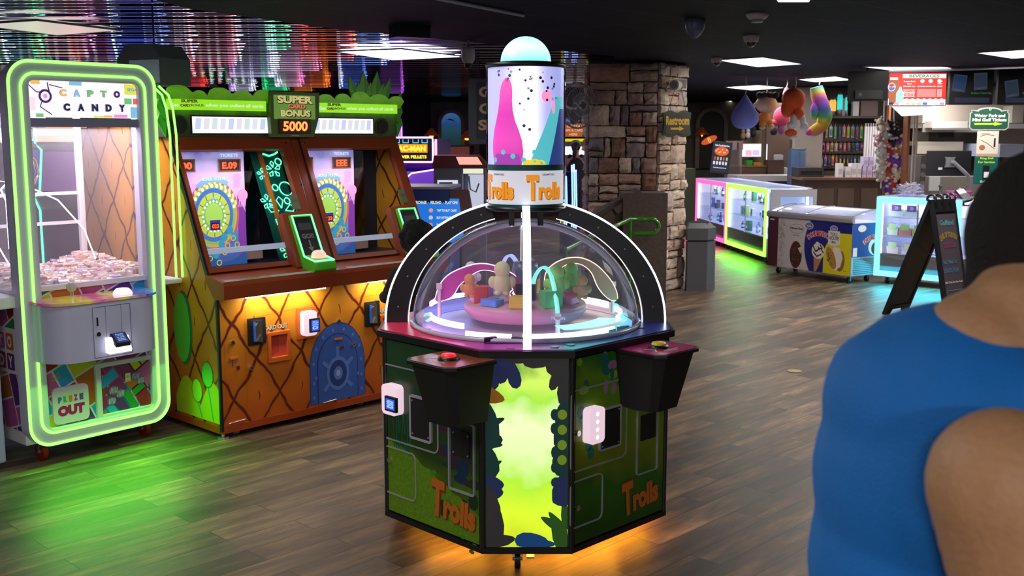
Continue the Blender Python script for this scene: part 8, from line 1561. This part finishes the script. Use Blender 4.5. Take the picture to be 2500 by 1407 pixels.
# man in the blue sleeveless shirt, close on the right, facing right and leaning forward
mn = thing('person', 'man in a blue sleeveless shirt leaning forward at the right edge', 'person', (.52, 1.18, 0), 90)
o_ = Vector((.52, 1.18, 0))
def P_(px, py, Y): return A(px, py, Y) - o_
nk = P_(2475, 830, 1.17); hd = P_(2600, 630, 1.22)
sh_ = P_(2452, 1180, .985)
arm = [sh_, sh_ + Vector((.035, .01, -.16)), sh_ + Vector((.10, .03, -.30)), sh_ + Vector((.28, .10, -.30))]
prims = [('e', hd, (.098, .080, .115)), ('e', hd + Vector((.06, 0, -.05)), (.05, .05, .06)), ('t', [hd + Vector((-.02, 0, -.05)), nk + Vector((.02, 0, .03)), nk + Vector((-.0, 0, -.08))], [.066, .075, .10]), ('e', P_(2385, 830, 1.17), (.055, .08, .055)),
    ('e', P_(2350, 1010, 1.20), (.11, .16, .11)), ('e', P_(2300, 1180, 1.20), (.12, .17, .16)), ('e', P_(2290, 1400, 1.20), (.115, .155, .16)), ('e', (-.02, .02, 1.0), (.12, .16, .14)), ('e', (-.02, .02, .90), (.125, .165, .12)),
    ('t', arm, [.074, .058, .045, .034]), ('t', [P_(2400, 1040, 1.38), P_(2440, 1200, 1.42), P_(2600, 1350, 1.4)], [.07, .055, .04]),
    ('t', [(-.02, -.07, .88), (.0, -.08, .50), (-.02, -.08, .09)], [.095, .065, .045]), ('t', [(-.02, .11, .88), (.02, .12, .50), (.0, .12, .09)], [.095, .065, .045]), ('t', [(-.02, -.08, .045), (.14, -.08, .035)], [.045, .035]), ('t', [(0, .12, .045), (.16, .12, .035)], [.045, .035])]
hw = arm[-1]
prims += [('t', [hd + Vector((.09, 0, .015)), hd + Vector((.108, 0, -.022))], [.011, .017]), ('e', hd + Vector((.072, 0, -.085)), (.03, .032, .024)), ('e', hw + Vector((.06, 0, .0)), (.05, .042, .018))]
for k in range(4): b0 = hw + Vector((.10, -.03 + .02 * k, 0)); prims.append(('t', [b0, b0 + Vector((.035, 0, -.008)), b0 + Vector((.055 + (.008 if k in (1, 2) else 0), 0, -.03))], [.0095, .009, .008]))
prims.append(('t', [hw + Vector((.04, -.035, 0)), hw + Vector((.07, -.06, -.01)), hw + Vector((.09, -.06, -.025))], [.012, .010, .009]))
place(blob(prims, SK2, .0075, 5), 'body', mn)
HRM = D('short black hair', (.012, .009, .009), .8, 0, 1.0, 260)
place(blob([('e', hd + Vector((-.02, 0, .025)), (.094, .088, .105)), ('e', hd + Vector((-.055, 0, -.04)), (.055, .07, .075))], HRM, .009, 3), 'hair', mn)
for s_ in (-1, 1):
    MB().ell(hd + Vector((.0, s_ * .083, -.02)), (.020, .010, .032), SK2, 12, 8).build('ear', mn)
    MB().ell(hd + Vector((.083, s_ * .030, .012)), (.012, .014, .009), D('eye white', (.7, .68, .65), .3), 10, 8).ell(hd + Vector((.092, s_ * .030, .012)), (.005, .006, .006), BLACK, 8, 6).build('eye', mn)
    MB().ell(hd + Vector((.086, s_ * .031, .036)), (.010, .020, .005), HRM, 10, 6).build('eyebrow', mn)
MB().ell(hd + Vector((.088, 0, -.062)), (.012, .026, .009), D('lips brown', (.30, .10, .07), .45), 12, 8).build('mouth', mn)
BLU_ = D('blue jersey fabric', (.002, .19, .68), .75, 0, .25, 300, .12)
shirt = blob([('e', P_(2275, 905, 1.22), (.085, .13, .072)), ('e', P_(2190, 950, 1.22), (.075, .13, .07)), ('e', P_(2330, 1010, 1.20), (.128, .175, .13)), ('e', P_(2205, 1000, 1.21), (.088, .14, .10)), ('e', P_(2245, 1180, 1.20), (.118, .175, .15)), ('e', P_(2225, 1400, 1.20), (.115, .175, .17)), ('e', P_(2400, 1180, 1.20), (.13, .165, .16)), ('e', P_(2400, 1400, 1.20), (.14, .165, .17)), ('e', (-.03, .02, 1.02), (.15, .18, .15)), ('e', (-.03, .02, .90), (.155, .19, .12)), ('e', P_(2560, 1010, 1.08), (.07, .06, .06))], BLU_, .0085, 7)
place(shirt, 'sleeveless_shirt', mn)
place(blob([('e', (-.02, .02, .84), (.15, .19, .11)), ('t', [(-.02, -.07, .84), (.0, -.08, .46)], [.115, .10]), ('t', [(-.02, .11, .84), (.02, .12, .46)], [.115, .10])], D('grey shorts', (.08, .08, .09), .85), .014), 'shorts', mn)
for y_ in (-.08, .12): MB().ell((.06, y_, .042), (.13, .05, .044), BLACKM).build('shoe', mn)
